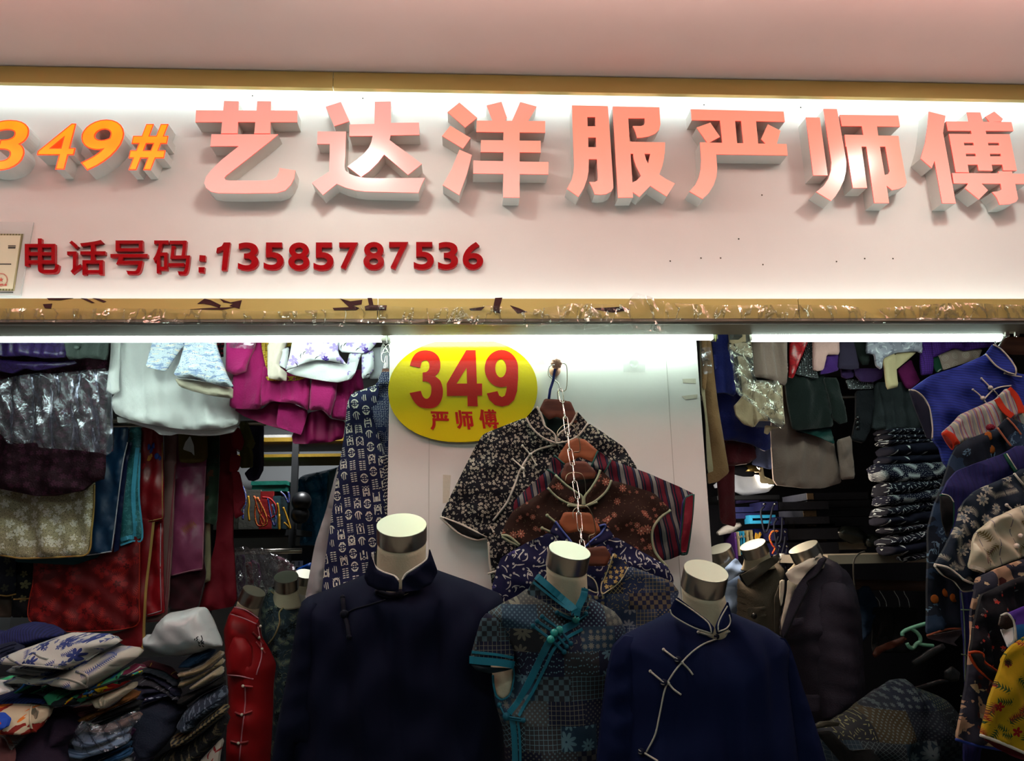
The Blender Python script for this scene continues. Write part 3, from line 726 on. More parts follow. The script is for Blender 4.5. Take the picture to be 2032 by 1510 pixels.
part(o, 'jacket_hem', 'A', '1465,20 1765,20 1740,200 1705,240 1640,330 1555,457 1365,416 1410,260', 2.71, .03, TWEED)
part(o, 'lining', 'X', '347,751 400,757 463,770 462,791 430,787 385,777 358,768', 2.725, .05, plain('cream_lining', '#c5bba8', .6))
PLAID = prt('red_black_plaid', '#1a1216', [('#8e1626', lambda M: (M.co()[1] * 60).fr().lt(.35)), ('#2a1016', lambda M: (M.co()[0] * 55).fr().lt(.4))])
G('shirt', 'black and red plaid cuff between tweed jacket and magenta coat', 'shirt', 'B', '100,20 255,20 245,300 200,320 105,326', 2.80, .03, PLAID, ALB)
MAG = plain('magenta_wool', '#a81c68', .92, ((150, .6), (30, .3)), .3, .1)
MAGD = plain('magenta_lining', '#8c1450', .5, ((20, .4),), 0, .15)
o = G('coat', 'magenta wool coat with open hem under the purple-flowered blouse', 'coat', 'B', '310,440 440,300 540,20 640,400 606,600 562,790 530,815 400,812 290,803 268,780', 2.78, .07, MAG, ALB, folds=VFS)
part(o, 'sleeve', 'B', '243,20 545,20 500,240 432,390 420,462 312,496 228,452', 2.74, .07, MAG)
part(o, 'coat_hem', 'B', '590,400 1015,480 1022,640 1000,825 930,785 860,757 660,737 562,790 560,650', 2.765, .07, MAG, folds=VFS)
part(o, 'sleeve', 'B', '1040,500 1270,560 1258,700 1205,885 1130,818 1012,822 1022,650', 2.75, .07, MAG)
part(o, 'coat_side', 'B', '1255,540 1500,430 1522,640 1430,632 1375,780 1352,922 1210,892', 2.79, .06, MAG, folds=VFS)
part(o, 'lining', 'B', '290,806 562,812 660,740 860,757 1000,828 960,980 860,1030 600,955 400,880', 2.82, .02, MAGD)
part(o, 'turned_hem', 'B', '725,752 870,765 1000,835 937,1052 850,1030 700,968', 2.80, .02, MAG)
part(o, 'turned_hem', 'B', '845,1058 995,850 1130,818 1210,900 1345,925 1330,1085 1200,1120 1000,1137 858,1135', 2.83, .03, MAGD, folds=VFS)
part(o, 'plastic_tag', 'B', '245,60 540,60 490,250 245,235', 2.695, .004, FILM)
o = cloth('paper_tag', q('A', '1780,1060 1815,1150 1818,1245 1790,1215 1712,1190 1735,1120'), 3.03, .006, plain('white_paper', '#c9c9c6', .7), None); prop(o, 'small torn white paper tag hanging under the white skirt', 'tag')
YLACE = prt('yellow_lace', '#c9a63e', [('#8a6a20', lambda M: (M.cell(120, M.co(), .6)[4]).gt(.5))], .9, ((180, 1),))
o = G('skirt', 'mustard yellow lace skirt peeping out above the cream sleeve', 'skirt', 'B', '560,60 980,60 960,215 720,235 640,300 640,520 600,400 565,245', 2.745, .02, YLACE, ALB)
part(o, 'lace_hem', 'B', '600,505 1020,500 900,545 620,545', 2.735, .02, YLACE)
G('blouse', 'cream blouse sleeve beside the purple-flowered blouse', 'blouse', 'B', '620,190 830,120 755,300 728,410 800,470 792,548 720,540 622,520', 2.70, .05, plain('cream_crepe', '#d9c9bd', .8), ALB, folds=VFS)
PFLOW = prt('purple_flowered_cotton', '#d8d8de', [('#a690cc', lambda M: M.flower(.042, .42, 5, .9, .6)[0]), ('#4a2c8a', lambda M: M.flower(.06, .26, 6, .9, .45, None, .02)[0]), ('#23202c', lambda M: M.dash(.03, .3, .05, 1.6, 1, .4))], .8, ((30, .4),), 0, .03)
o = G('blouse', 'white blouse with purple flowers bunched at the right end of the rail', 'blouse', 'B', '880,20 1270,20 1280,290 1362,397 1220,360 1080,350 960,382 793,452 810,380 832,290', 2.66, .05, PFLOW, ALB, folds=[(.006, .08, 40)])
part(o, 'front_edge', 'B', '825,230 722,258 728,405 770,425 800,445', 2.70, .02, PFLOW)
part(o, 'lining', 'B', '793,458 960,384 1080,352 1362,398 1385,290 1502,290 1480,340 1440,470 1400,530 1280,562 1180,552 1000,522 860,492', 2.70, .04, WCOT)
part(o, 'folded_peplum', 'B', '1255,20 1665,20 1640,190 1590,252 1530,287 1290,277', 2.68, .05, PFLOW)
part(o, 'sleeve', 'B', '1360,400 1390,292 1490,290 1476,350 1440,468 1370,540', 2.69, .02, PFLOW)
part(o, 'sleeve', 'B', '1500,290 1612,262 1617,430 1562,522 1503,527', 2.70, .04, PFLOW)
part(o, 'back_panel', 'B', '1590,240 1790,220 1790,490 1640,530 1570,527', 2.735, .03, plain('grey_white_cotton', '#b9bac2', .8))
# script-printed robe on a chained hanger beside the pillar
SCRIPT = script_print('indigo_script_print', '#15193c', '#cfcbbd')
DOTS = prt('indigo_dotted_swirls', '#141d42', [('#b9bcc0', lambda M: M.cell(170, M.co(0, .01), .25)[4].lt(.22) * M.noise(22, 1).fr().gt(.35))])
SCALES = prt('indigo_scale_print', '#12142e', [('#c9c4b4', lambda M: (lambda c: c[4].near(.30, .10) * c[1].gt(-.05))(M.cell(95, M.co(20), .1)))])
o = G('robe', 'indigo robe printed with white seal script, hung beside the pillar', 'robe', 'X', '757,752 747,765 715,776 697,784 690,801 686,852 677,905 669,950 672,922 664,990 652,1070 644,1134 638,1190 634,1330 720,1330 735,1120 752,1080 768,1020 760,900 745,820', 2.63, .09, SCRIPT, None, folds=VFS)
part(o, 'yoke', 'X', '745,764 757,752 782,745 782,910 768,915 758,880 745,850 728,790', 2.64, .08, DOTS)
part(o, 'side_panel', 'X', '750,912 760,900 782,905 782,1005 768,1025 752,1060 737,1100 732,1062 740,990 748,950', 2.635, .07, SCALES)
part(o, 'lining', 'X', '672,920 664,990 652,1070 644,1134 640,1180 604,1195 625,1080 645,1020', 2.69, .03, plain('pearl_grey_lining', '#9b9598', .6), folds=VFS)
c = part(o, 'collar', 'X', '752,750 758,738 782,738 782,762 748,768', 2.615, .03, DOTS)
h = empty('coat_hanger', P(766, 735, 2.65), 'wood hanger of the script robe, hooked on a wire loop beside the pillar', 'hanger')
MB().loft([[Vector(P(757 + a, 739 - b, 2.655 + d)) for a, b, d in ((0, 0, -.01), (16, 0, -.01), (16, 0, .01), (0, 0, .01))], [Vector(P(759 + a, 731, 2.655 + d)) for a, d in ((0, -.01), (13, -.01), (13, .01), (0, .01))]]).out('neck_block', WOOD, h, False)
wire('hook', CHROME, .0018, PV([(765, 733), (765, 720), (758, 716), (757, 690), (762, 684), (772, 700), (774, 708)], 2.65), h)
wire('hook', CHROME, .0018, PV([(762, 735), (764, 712), (768, 706), (768, 733)], 2.66), h)
wire('wire_loop', CHROME, .002, PV([(763, 660), (760, 690), (762, 700), (772, 690), (766, 660)], 2.64), h)

# ------------------------------------------------------------------ left bay: lower robes
GOLDP = plain('gold_piping', '#a8864a', .5)
LACE = prt('beige_sequin_lace', '#a89c7e', [('#d8d2c4', lambda M: M.flower(.036, .5, 5, .9, .8, None, .02)[0]), ('#b3a578', lambda M: M.dash(.02, .4, .06, 2, 1, .6)), ('#3a3024', lambda M: M.cell(110, M.co(), 1)[4].lt(.13)), ('#f4ecd2', lambda M: M.cell(70, M.co(), 1)[4].lt(.07))], .6, ((120, .6),))
o = G('qipao', 'beige lace qipao with sequins and gold edging at far left', 'dress', 'D', '-60,200 340,220 540,200 780,180 892,150 885,400 860,620 825,842 640,872 400,884 200,888 -60,852', 2.93, .05, LACE, LLR, folds=[(.008, .16, 20)])
pipe(o, 'gold_edging', GOLDP, .0035, ('D', '884,200 880,400 858,620 824,838 640,870 400,882 200,886 0,856'))
BLUES = plain('petrol_blue_silk', '#0f3355', .4, ((14, 1),), 0, .25, .5)
SILVERP = plain('pale_piping', '#b6b2bd', .5)
o = G('robe', 'petrol blue silk robe with pale piping behind the beige lace', 'robe', 'D', '892,100 1060,-340 1215,-340 1190,-150 1150,0 1100,400 1046,828 870,855 500,880 600,870 828,840', 2.97, .04, BLUES, LLR, folds=VFS)
pipe(o, 'piping', SILVERP, .0022, ('D', '1195,-200 1150,0 1098,400 1045,820'), ('D', '1044,822 860,852 640,878'))
part(o, 'back_layer', 'D', '1200,-200 1240,-200 1195,0 1160,300 1115,808 1062,832 1105,400 1155,0', 2.985, .02, plain('navy_silk', '#141d3f', .4))
TEALB = prt('teal_brocade', '#2f6f78', [('#5a97a0', lambda M: M.dash(.018, .4, .08, 2.4)), ('#3f858c', lambda M: M.flower(.03, .4, 5)[0])], .45, ((30, .6),), 0, .1, .5)
o = G('robe', 'teal brocade robe with bright blue double edging', 'robe', 'D', '1215,-340 1330,-340 1312,0 1302,300 1338,690 1250,725 1125,768 1145,500 1190,100', 3.01, .03, TEALB, LLR, folds=VFS)
SKYR = plain('sky_blue_ribbon', '#4aa3c4', .5)
pipe(o, 'edging', SKYR, .001, ('D', '1290,-150 1272,0 1248,300 1266,650 1200,690 1130,715'), flat=.0075, lift=.002)
pipe(o, 'edging', SKYR, .001, ('D', '1312,-100 1302,300 1334,690 1240,725 1128,764'), flat=.003, lift=.002)
o = G('robe', 'royal blue silk robe corner below the teal brocade', 'robe', 'D', '1110,640 1218,640 1212,876 1000,912 740,945 720,900 1050,800', 3.05, .02, plain('royal_blue_silk', '#1d1472', .4, ((14, .6),)), LLR)
pipe(o, 'piping', SILVERP, .0015, ('D', '1195,700 1192,852 1000,892 760,930'))
G('robe', 'dark teal robe hem under the beige lace', 'robe', 'D', '150,820 640,820 950,820 920,875 700,948 560,945 400,935 150,922', 3.0, .03, plain('dark_teal_silk', '#16474f', .5), LLR)
RED = plain('crimson_silk', '#7c0a14', .4, ((12, 1),), 0, .2, .5)
o = G('robe', 'crimson robe with embroidered blue and yellow flower', 'robe', 'D', '1318,-340 1525,-340 1538,200 1540,525 1440,545 1305,565 1300,300 1312,0', 3.04, .03, RED, LLR, folds=VFS)
pipe(o, 'gold_edging', GOLDP, .0015, ('D', '1520,-200 1520,200 1522,508'), ('D', '1522,510 1440,530 1310,552'))
m = MB()
for cx_, cy_, r_ in ((294, 887, 5), (300, 893, 5), (306, 884, 5), (311, 905, 5), (316, 909, 4)): m.ball(S(o).at(cx_, cy_, 0), r_ * .0019, 8, 6, (1, .25, 1.3))
m.out_each('embroidered_petal', plain('blue_embroidery', '#29418a', .5), o)
m = MB()
for cx_, cy_, r_ in ((295, 909, 6), (301, 904, 4)): m.ball(S(o).at(cx_, cy_, 0), r_ * .0019, 8, 6, (1, .25, 1))
m.out_each('embroidered_bloom', plain('yellow_embroidery', '#c07f34', .5), o)
MB().ball(S(o).at(284, 925, 0), .012, 10, 7, (1, .2, 1.2)).out('embroidered_rose', plain('rose_embroidery', '#a3202a', .6), o)
REDB = prt('red_rose_brocade', '#5e060c', [('#7c0e12', lambda M: M.flower(.075, .42, 6, .9, .7, None, .05)[0]), ('#8c1814', lambda M: M.sprig(.06, .42, 4, .13, .9, .8)), ('#50050a', lambda M: M.flower(.075, .16, 5, .9, .7)[0])], .6, ((70, .3),), 0, .12, .3)
o = G('robe', 'red rose-brocade robe hanging over the folded cloth', 'robe', 'X', '69,1060 161,1060 257,1060 280,1060 278,1190 276,1236 246,1249 194,1254 123,1254 57,1231 66,1150', 3.015, .03, REDB, LLR, folds=[(.004, .12, 0)])
pipe(o, 'red_edging', plain('red_edging', '#9a2a1c', .5), .002, ('X', '277,1075 276,1190 275,1235 246,1248 194,1252 123,1252 58,1230 66,1150'))
o = G('robe', 'deep red robe with a gold ribbon down its edge', 'robe', 'X', '262,1030 308,1030 300,1100 291,1166 287,1238 285,1284 270,1290 210,1262 262,1245', 3.045, .03, RED, LLR)
pipe(o, 'gold_ribbon', GOLDP, .001, ('X', '305,1034 298,1100 290,1166 286,1238 284,1282 270,1288'), flat=.0045, lift=.003)
CSCR = prt('cream_script_cotton', '#a39a80', [('#3c4640', lambda M: M.dash(.012, .36, .1, 1.5, .5, .7, (M.co()[0], M.co()[1])))], .8)
o = G('robe', 'cream script-printed robe strip with grey edging', 'robe', 'D', '1305,500 1390,500 1380,900 1366,1152 1305,1162 1296,900', 3.055, .02, CSCR, LLR)
pipe(o, 'edging', plain('grey_edging', '#71807a', .5), .0018, ('D', '1386,560 1376,900 1362,1146 1306,1158'))
o = G('robe', 'scarlet robe with silver piped corner before the dusty pink robe', 'robe', 'D', '1430,450 1534,450 1534,1100 1548,1392 1450,1420 1378,1435 1372,1200', 3.07, .03, plain('scarlet_silk', '#93101a', .4, ((12, 1),), 0, .2, .5), LLR, folds=VFS)
pipe(o, 'piping', SILVERP, .0012, ('D', '1506,560 1502,1000 1512,1375'), ('D', '1512,1377 1440,1400 1382,1415'), lift=.003)
DPINK = plain('dusty_pink_silk', '#8a6662', .5, ((14, .6),), 0, .1)
o = G('robe', 'long dusty pink robe with rose piping', 'robe', 'D', '1540,-360 1670,-360 1650,0 1610,900 1562,1472 1470,1482 1372,1488 1378,1430 1545,1380 1530,520', 3.10, .03, DPINK, LLR, folds=VFS)
pipe(o, 'piping', plain('rose_piping', '#8e3a48', .5), .0016, ('D', '1645,0 1615,400 1590,900 1552,1458'), ('D', '1640,20 1600,500 1570,900 1540,1400'), ('D', '1550,1462 1470,1470 1390,1478'))
PSAT = prt('mauve_pink_satin', '#8d3a5e', [('#8a4a2c', lambda M: M.sprig(.09, .3, 4, .1, .9, .4))], .35, ((9, 1.4),), 0, .25, .6)
o = G('robe', 'mauve pink satin robe with pale piping', 'robe', 'X', '350,830 408,830 410,920 406,1000 403,1130 380,1134 338,1144 343,1070 348,960', 3.13, .03, PSAT, LLR, folds=VFS)
pipe(o, 'piping', plain('pale_pink_piping', '#b07a86', .5), .0016, ('X', '408,925 405,1000 402,1128'), ('X', '402,1128 380,1132 340,1142'))
G('robe', 'dark wine red velvet robe below the mauve satin', 'robe', 'X', '339,1090 402,1090 410,1140 392,1208 333,1214', 3.16, .03, plain('wine_velvet', '#380414', .8, ((20, .5),), .3), LLR)
G('jacket', 'olive brown wool cuff beneath the white skirt', 'jacket', 'E', '-90,100 110,100 116,315 80,347 0,358 -80,350 -90,300', 3.09, .05, plain('olive_wool', '#5e4c24', .9), LLR)
GVEL = prt('green_brown_velvet', '#1e3020', [('#54301c', lambda M: M.noise(16, 4).gt(.58))], .8, ((40, .5),), .3)
G('robe', 'green velvet robe with rusty pattern beside the ruffled dress', 'robe', 'E', '95,60 200,60 198,400 182,802 90,775 100,400', 3.15, .04, GVEL, LLR, folds=VFS)
o = G('coat', 'beige coat strip below the green velvet robe', 'coat', 'E', '100,760 133,760 140,1192 72,1218 100,1000', 3.18, .03, plain('beige_wool', '#94866a', .9), LLR)
REDR = plain('cherry_crepe', '#7a0c1e', .75, ((20, .6),), 0, .15)
o = G('dress', 'long cherry red dress with a ruffled shoulder', 'dress', 'E', '185,60 300,60 330,330 320,640 300,740 300,900 328,1372 50,1425 110,1180 178,910 190,600', 3.21, .06, REDR, LLR, folds=[(.008, .07, 0), (.01, .16, 6)])
for s_ in ('270,60 345,110 378,200 355,270 290,240', '280,280 352,305 345,380 330,410 270,420', '285,400 345,420 388,632 330,660 300,600', '295,560 385,640 350,690 375,720 310,755'):
    part(o, 'ruffle', 'E', s_, 3.17, .035, REDR)
o = G('jacket', 'olive green jacket sleeve hanging behind the ruffled dress', 'jacket', 'E', '345,60 400,60 455,212 440,250 432,252 440,300 436,386 350,392 345,330', 3.30, .04, plain('olive_cotton', '#6e6a3c', .9), LLR, folds=VFS)
part(o, 'belt_tab', 'E', '385,200 440,180 455,215 430,250 390,240', 3.275, .015, plain('olive_cotton', '#6e6a3c', .9))
G('coat', 'slate purple coat edge hanging above the gift boxes', 'coat', 'E', '395,60 515,60 515,400 482,468 440,485 410,480 380,430 430,380', 3.35, .05, plain('slate_purple_wool', '#3f3a52', .9), LLR, folds=VFS)

# ------------------------------------------------------------------ pillar: oval sign, hook, chain of blouses
t = empty('oval_sign', P(919, 776, YP), 'glossy yellow oval sign with red 349 and three red characters', 'sign')
ov = []
for k in range(72):
    a = 2 * math.pi * k / 72; c_, s_ = math.cos(a), math.sin(a)
    u = 148 * math.copysign(abs(c_) ** .93, c_); v = 103 * math.copysign(abs(s_) ** .93, s_); ov.append((918.5 + u + .02 * v, 774 + v - .03 * u))
M = Mt('glossy_yellow_card'); fin(M, '#e3cc10', .16, (), 0, .5); M.bump(M.noise(120, 3), .05, .004); YEL = M.m
M = Mt('glossy_red_print'); fin(M, '#c4241a', .16, (), 0, .5); M.bump(M.noise(120, 3), .05, .004); REDPR = M.m
plate('board', [ov], YP - .016, YP - .002, YEL, t)
def ringq(cx, cy, rx, ry, jx, jy, ix, iy, n=40):
    o = []
    for k in range(n):
        a0, a1 = 2 * math.pi * k / n, 2 * math.pi * (k + 1) / n
        o.append([(cx + rx * math.cos(a0), cy + ry * math.sin(a0)), (cx + rx * math.cos(a1), cy + ry * math.sin(a1)), (jx + ix * math.cos(a1), jy + iy * math.sin(a1)), (jx + ix * math.cos(a0), jy + iy * math.sin(a0))])
    return o
ZC_ = lambda pts: [(740 + x * .18701, 660 + y * .18701) for x, y in pts]
def sm(pts): return [tuple(p_) for p_ in spline(pts, 5)]
n3 = [sm([(393, 350), (410, 290), (450, 225), (510, 192), (580, 188), (645, 207), (697, 258), (716, 330), (705, 410), (660, 462)]) + sm([(660, 462), (715, 512), (742, 600), (735, 690), (700, 760), (640, 797), (560, 802), (485, 780), (430, 722), (388, 640)]) + sm([(508, 617), (530, 675), (560, 700), (592, 692), (615, 650), (620, 580), (600, 535), (562, 517), (528, 517)]) + sm([(528, 423), (570, 415), (597, 380), (598, 330), (580, 300), (550, 293), (520, 312), (503, 373)])]
n4 = [[(990, 185), (1090, 185), (1112, 780), (1005, 780)], [(783, 540), (1158, 540), (1160, 667), (785, 672)], [(990, 185), (1050, 185), (1000, 362), (880, 552), (783, 575), (783, 540)]]
n9 = ringq(1364, 380, 177, 198, 1357, 377, 58, 98) + [[(1470, 250), (1539, 350), (1541, 480), (1530, 620), (1500, 712), (1440, 768), (1370, 784), (1295, 768), (1235, 712), (1208, 645), (1322, 620), (1340, 668), (1370, 684), (1400, 668), (1418, 610), (1423, 520)]]
for nm_, pl in (('3', n3), ('4', n4), ('9', n9)): plate('numeral', [ZC_(p_) for p_ in pl], YP - .0172, YP - .016, REDPR, t)
for k, (x0, y0, x1, y1) in ((4, (854, 816, 891, 853)), (5, (903, 814, 940, 852)), (6, (951, 812, 990, 851))):
    al = np.array(sum([list(p_) for p_ in CH[k]], [])); lo, hi = al.min(0), al.max(0)
    plate('character', [[(x0 + (x - lo[0]) / (hi[0] - lo[0]) * (x1 - x0), y0 + (y - lo[1]) / (hi[1] - lo[1]) * (y1 - y0)) for x, y in p_] for p_ in CH[k]], YP - .0172, YP - .016, REDPR, t)
COPPER = solid('rose_copper', '#dca890', .35, 0)
t = empty('wall_hook', P(1103, 730, YP), 'rose copper flower-shaped wall hook on the white pillar', 'hook')
c0 = Vector(P(1101, 736, YP - .004)); 
MB().loft([ring(c0 + Vector((0, y_, 0)), (0, -1, 0), r_, r_) for y_, r_ in ((.003, .019), (-.006, .019), (-.009, .014), (-.018, .013), (-.02, .008), (-.05, .007))]).out('base', COPPER, t)
c1 = Vector(P(1104, 722, YP - .06)); rg = []
for y_, r_ in ((.012, .008), (.006, .016), (-.004, .0185), (-.012, .014), (-.014, .004)):
    rg.append([c1 + Vector((r_ * (1 + .07 * math.cos(8 * 2 * math.pi * k / 48)) * math.cos(2 * math.pi * k / 48), y_, r_ * (1 + .07 * math.cos(8 * 2 * math.pi * k / 48)) * math.sin(2 * math.pi * k / 48))) for k in range(48)])
MB().loft(rg).out('knob', COPPER, t)
CLEAR = film('clear_adhesive_pad', (250, 250, 250), .10, 60, .3, .2, gloss=.15)
for a_, lb in ((q('C', '1685,195 1900,195 1900,335 1685,335'), 'clear adhesive hook pad left of the copper hook'), (q('H', '1420,110 1580,110 1580,218 1420,218'), 'clear adhesive hook pad right of the copper hook')):
    o = plate('adhesive_pad', [a_], YP - .003, YP - .0005, CLEAR, None); prop(o, lb, 'adhesive pad')
    m_ = np.mean(a_, 0); MB().loft([ring(P(m_[0], m_[1] - 3, YP - y_), (0, -1, 0), r_, r_, 10) for y_, r_ in ((.001, .016), (.007, .015), (.008, .01))]).out('button', CLEAR, o)
# marks on the pillar: old tape, a seam
TAPE = plain('yellowed_tape', '#cfc9b8', .6, ((90, .5),), 0, .05)
for k, s_ in enumerate(('72,985 130,990 118,1190 70,1200', '1855,398 1972,385 1970,415 1880,425', '1860,270 1960,268 1962,305 1865,300')):
    o = plate('tape_remnant', [q('H', s_)], YP - .0008, YP + .001, TAPE, None); prop(o, ['yellowed tape remnant left of the black flowered blouse', 'yellowed tape remnant at the right edge of the pillar, lower one', 'yellowed tape remnant at the right edge of the pillar, upper one'][k], 'tape')
box('trim_6', P(851, 860, YP)[:1].tolist() + [YP - .0012, 0], [P(851, 860, YP)[0] + .0015, YP, 2.0], plain('seam_grey', '#b9b7b0', .6), None, kind='structure')
box('trim_7', [P(1331, 860, YP)[0], YP - .0012, 0], [P(1331, 860, YP)[0] + .0015, YP, 2.18], plain('seam_grey', '#b9b7b0', .6), None, kind='structure')

# the chain and its hangers
HY = [2.47, 2.425, 2.385, 2.33, 2.28]
cp = [(948, 350), (962, 440), (985, 560), (1000, 680), (1018, 800), (1038, 910), (1055, 1040), (1076, 1160), (1085, 1275), (1097, 1400), (1108, 1480), (1120, 1560), (1132, 1640)]
ch = empty('chain', P(*q('H', '985,560')[0], 2.40), 'bright steel chain hanging from the copper hook through the hangers', 'chain')
for i in range(len(cp) - 1):
    a_, b_ = (Vector(P(*q('H', '%f,%f' % cp[j])[0], 2.44 - .02 * j)) for j in (i, i + 1)); d = (b_ - a_); L = d.length * .5 + .004; d.normalize(); m_ = (a_ + b_) / 2
    w = Vector((0, 1, 0)) if i % 2 else Vector((1, .25, 0)); w = (w - d * w.dot(d)).normalized() * .0072; pts = []
    for k in range(20):
        an = 2 * math.pi * k / 20; sx = math.cos(an); pts.append(m_ + d * (math.copysign(L - .006, sx) + .006 * sx if abs(sx) > .02 else 0) + w * math.sin(an))
    m = MB(); m.tube(pts, .0014, 6, None, True); m.out('link', CHROME, ch)
wire('hook_loop', CHROME, .0016, PV(q('H', '905,165 865,180 860,240 895,275 930,300 945,345 955,370'), 2.47), ch)
def hanger(label, block, Y, hook, mat=WOOD, T=.016, wm=BRASSWIRE, grp='wooden hangers on the chain'):
    h = cloth('coat_hanger', block, Y, T, mat, None, R=.006, wob=0, rnd=.1); prop(h, label, 'hanger', grp)
    wire('hook', wm, .0014, [P(x, y, Y - .004 * i) for i, (x, y) in enumerate(hook)], h, 4); return h
# 1 black blouse with white flowers
BFL = prt('black_flowered_cotton', '#0d0e18', [('#b5b1a0', lambda M: (lambda f, g: f.min(g.inv()))(*M.flower(.0125, .40, 5, .8, .62, None, .12))), ('#a8a494', lambda M: M.dash(.0095, .36, .10, 2.2, 1, .6))])
IVP = plain('ivory_piping', '#c9c3b6', .6, ((200, .2),), 0, .05)
hanger('walnut hanger of the black flowered blouse, topmost on the chain', q('H', '830,418 930,424 1025,440 1060,520 1080,600 1010,600 925,552 860,575 790,500'), 2.475, q('H', '930,425 930,360 990,350 998,200 985,160 965,155'))
o = G('blouse', 'black blouse with small white flowers and ivory piping on the pillar', 'blouse', 'H', '690,560 530,620 370,685 310,780 180,1040 50,1300 200,1420 405,1468 400,1500 430,1750 445,1950 1500,1950 1560,1300 1520,940 1420,780 1290,690 1155,600 1040,690 915,748 800,690', 2.512, .05, BFL, None, folds=[(.005, .09, 8)], n=44)
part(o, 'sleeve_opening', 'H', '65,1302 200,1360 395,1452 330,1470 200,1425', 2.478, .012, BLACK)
cl = part(o, 'collar', 'H', '770,475 690,560 760,662 830,710 912,748 908,690 850,640 820,590 800,520', 2.47, .012, BFL)
cr = part(o, 'collar', 'H', '1072,512 1155,600 1085,690 1000,730 925,745 932,690 1015,622 1060,560', 2.47, .012, BFL)
part(o, 'collar_back', 'H', '800,500 850,640 915,700 1010,620 1060,520 1000,560 900,545', 2.52, .01, plain('dark_green_lining', '#12221e', .7))
pipe(o, 'piping', IVP, .0030, ('H', '772,478 805,545 830,620 880,660 908,690 914,740'), host=cl); pipe(o, 'piping', IVP, .0030, ('H', '692,560 740,640 820,710 910,748'), host=cl)
pipe(o, 'piping', IVP, .0030, ('H', '1074,514 1050,570 1010,625 950,670 928,700'), host=cr); pipe(o, 'piping', IVP, .0030, ('H', '1154,602 1085,690 1000,735 915,750'), host=cr)
pipe(o, 'piping', IVP, .0036, ('H', '915,765 850,778 780,800 715,845 650,950 600,1080 545,1200 445,1330'), ('H', '52,1300 200,1355 400,1455'), ('H', '55,1306 180,1420 310,1474 400,1462'), ('I', '410,470 420,620 430,690'))
m = MB()
for a_ in ('665,768 720,832 768,912', '592,868 665,938 678,1000', '818,722 915,745 1000,735', '450,1412 430,1380'):
    p_ = q('H', a_); m.tube(S(o).path(p_, .010), .0023, 8)
    for e_ in p_: m.ball(S(o).at(*e_, .010), .004, 8, 6)
for a_ in ('725,835', '668,940', '914,747'): m.ball(S(o).at(*q('H', a_)[0], .013), .0062, 10, 7)
m.tube(S(o).path(q('I', '405,710 470,690'), .01), .0035, 8)
m.out_each('knot_button', IVP, o)
# 2 striped blouse
STR = stripes('crimson_grey_stripe', .047, [(.0, .30, '#5e1526'), (.30, .36, '#0e1020'), (.37, .40, '#2c3c60'), (.42, .46, '#0e1020'), (.48, .72, '#7c7c78'), (.76, .80, '#1a2038'), (.84, .88, '#7a2030'), (.90, .97, '#141628')], '#141628', 8)
TEALE = plain('teal_edging', '#1d4a44', .6); VIO = plain('violet_edging', '#463a7a', .6)
hanger('round-shouldered light wood hanger of the striped blouse', q('H', '925,880 940,830 1000,742 1060,712 1130,722 1235,812 1190,892 1090,852 980,912'), 2.44, q('H', '1050,890 1045,820 1095,805 1080,690 1040,620 980,612 930,660 925,700'), WOODL)
o = G('blouse', 'crimson and grey striped blouse with teal cuff edging', 'blouse', 'H', '900,842 980,905 1080,880 1190,898 1232,805 1330,880 1600,975 1820,1070 1945,1130 1930,1300 1900,1560 1850,1582 1760,1620 1500,1660 700,1560 585,1275 610,1170 850,950', 2.45, .045, STR, None, folds=[(.004, .08, 20)])
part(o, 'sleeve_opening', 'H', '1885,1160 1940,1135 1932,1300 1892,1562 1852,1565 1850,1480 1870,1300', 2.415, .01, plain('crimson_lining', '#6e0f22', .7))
pipe(o, 'teal_edging', TEALE, .0035, ('H', '1944,1132 1932,1300 1900,1545 1880,1578 1850,1580'), ('H', '1935,1135 1880,1170 1868,1300 1848,1480 1850,1570')); pipe(o, 'violet_edging', VIO, .002, ('H', '1918,1140 1866,1180 1852,1320 1838,1470'))
for s_, e1, e2 in (('900,842 850,950 920,1000 985,912', '900,842 980,908', '850,948 925,992'), ('1232,805 1330,880 1275,975 1178,925', '1228,808 1180,925', '1325,880 1275,970')):
    c_ = part(o, 'collar', 'H', s_, 2.415, .012, STR); pipe(o, 'teal_edging', TEALE, .003, ('H', e1), ('H', e2), host=c_)
# 3 brown blouse
BRN = prt('brown_flowered_cotton', '#2c1811', [('#9a6450', lambda M: M.flower(.034, .40, 8, .85, .40, None, .02)[0]), ('#6e382c', lambda M: M.flower(.034, .24, 6, .85, .40, None, .02)[0]), ('#c8a890', lambda M: M.flower(.034, .30, 8, .85, .40)[1]), ('#8a5646', lambda M: M.flower(.019, .34, 5, 1, .22)[0]), ('#5a4a34', lambda M: M.dash(.012, .22, .08, 1, 1, .4))])
SAGE = plain('sage_piping', '#99a083', .5, (), 0, .05)
hanger('dark wood hanger of the brown flowered blouse', q('H', '950,1000 985,900 1060,885 1140,887 1215,965 1200,1015 1090,1022 1000,1060'), 2.40, q('H', '1085,1240 1130,1190 1135,1060 1110,985 1050,970 1000,985 985,1030'))
o = G('blouse', 'dark brown sleeveless blouse with pink flowers and sage piping', 'blouse', 'H', '855,1085 600,1250 540,1340 508,1440 645,1512 700,1730 1500,1730 1752,1680 1655,1560 1630,1420 1680,1320 1772,1250 1640,1120 1330,1025 1240,1130 1125,1215 1000,1180', 2.395, .045, BRN, None, folds=[(.005, .10, 12)])
cl = part(o, 'collar', 'H', '910,985 852,1080 920,1150 1010,1205 1120,1225 1110,1150 1060,1110 980,1050', 2.372, .012, BRN); cr = part(o, 'collar', 'H', '1248,948 1332,1025 1290,1110 1210,1185 1130,1220 1130,1150 1175,1090 1225,1010', 2.372, .012, BRN)
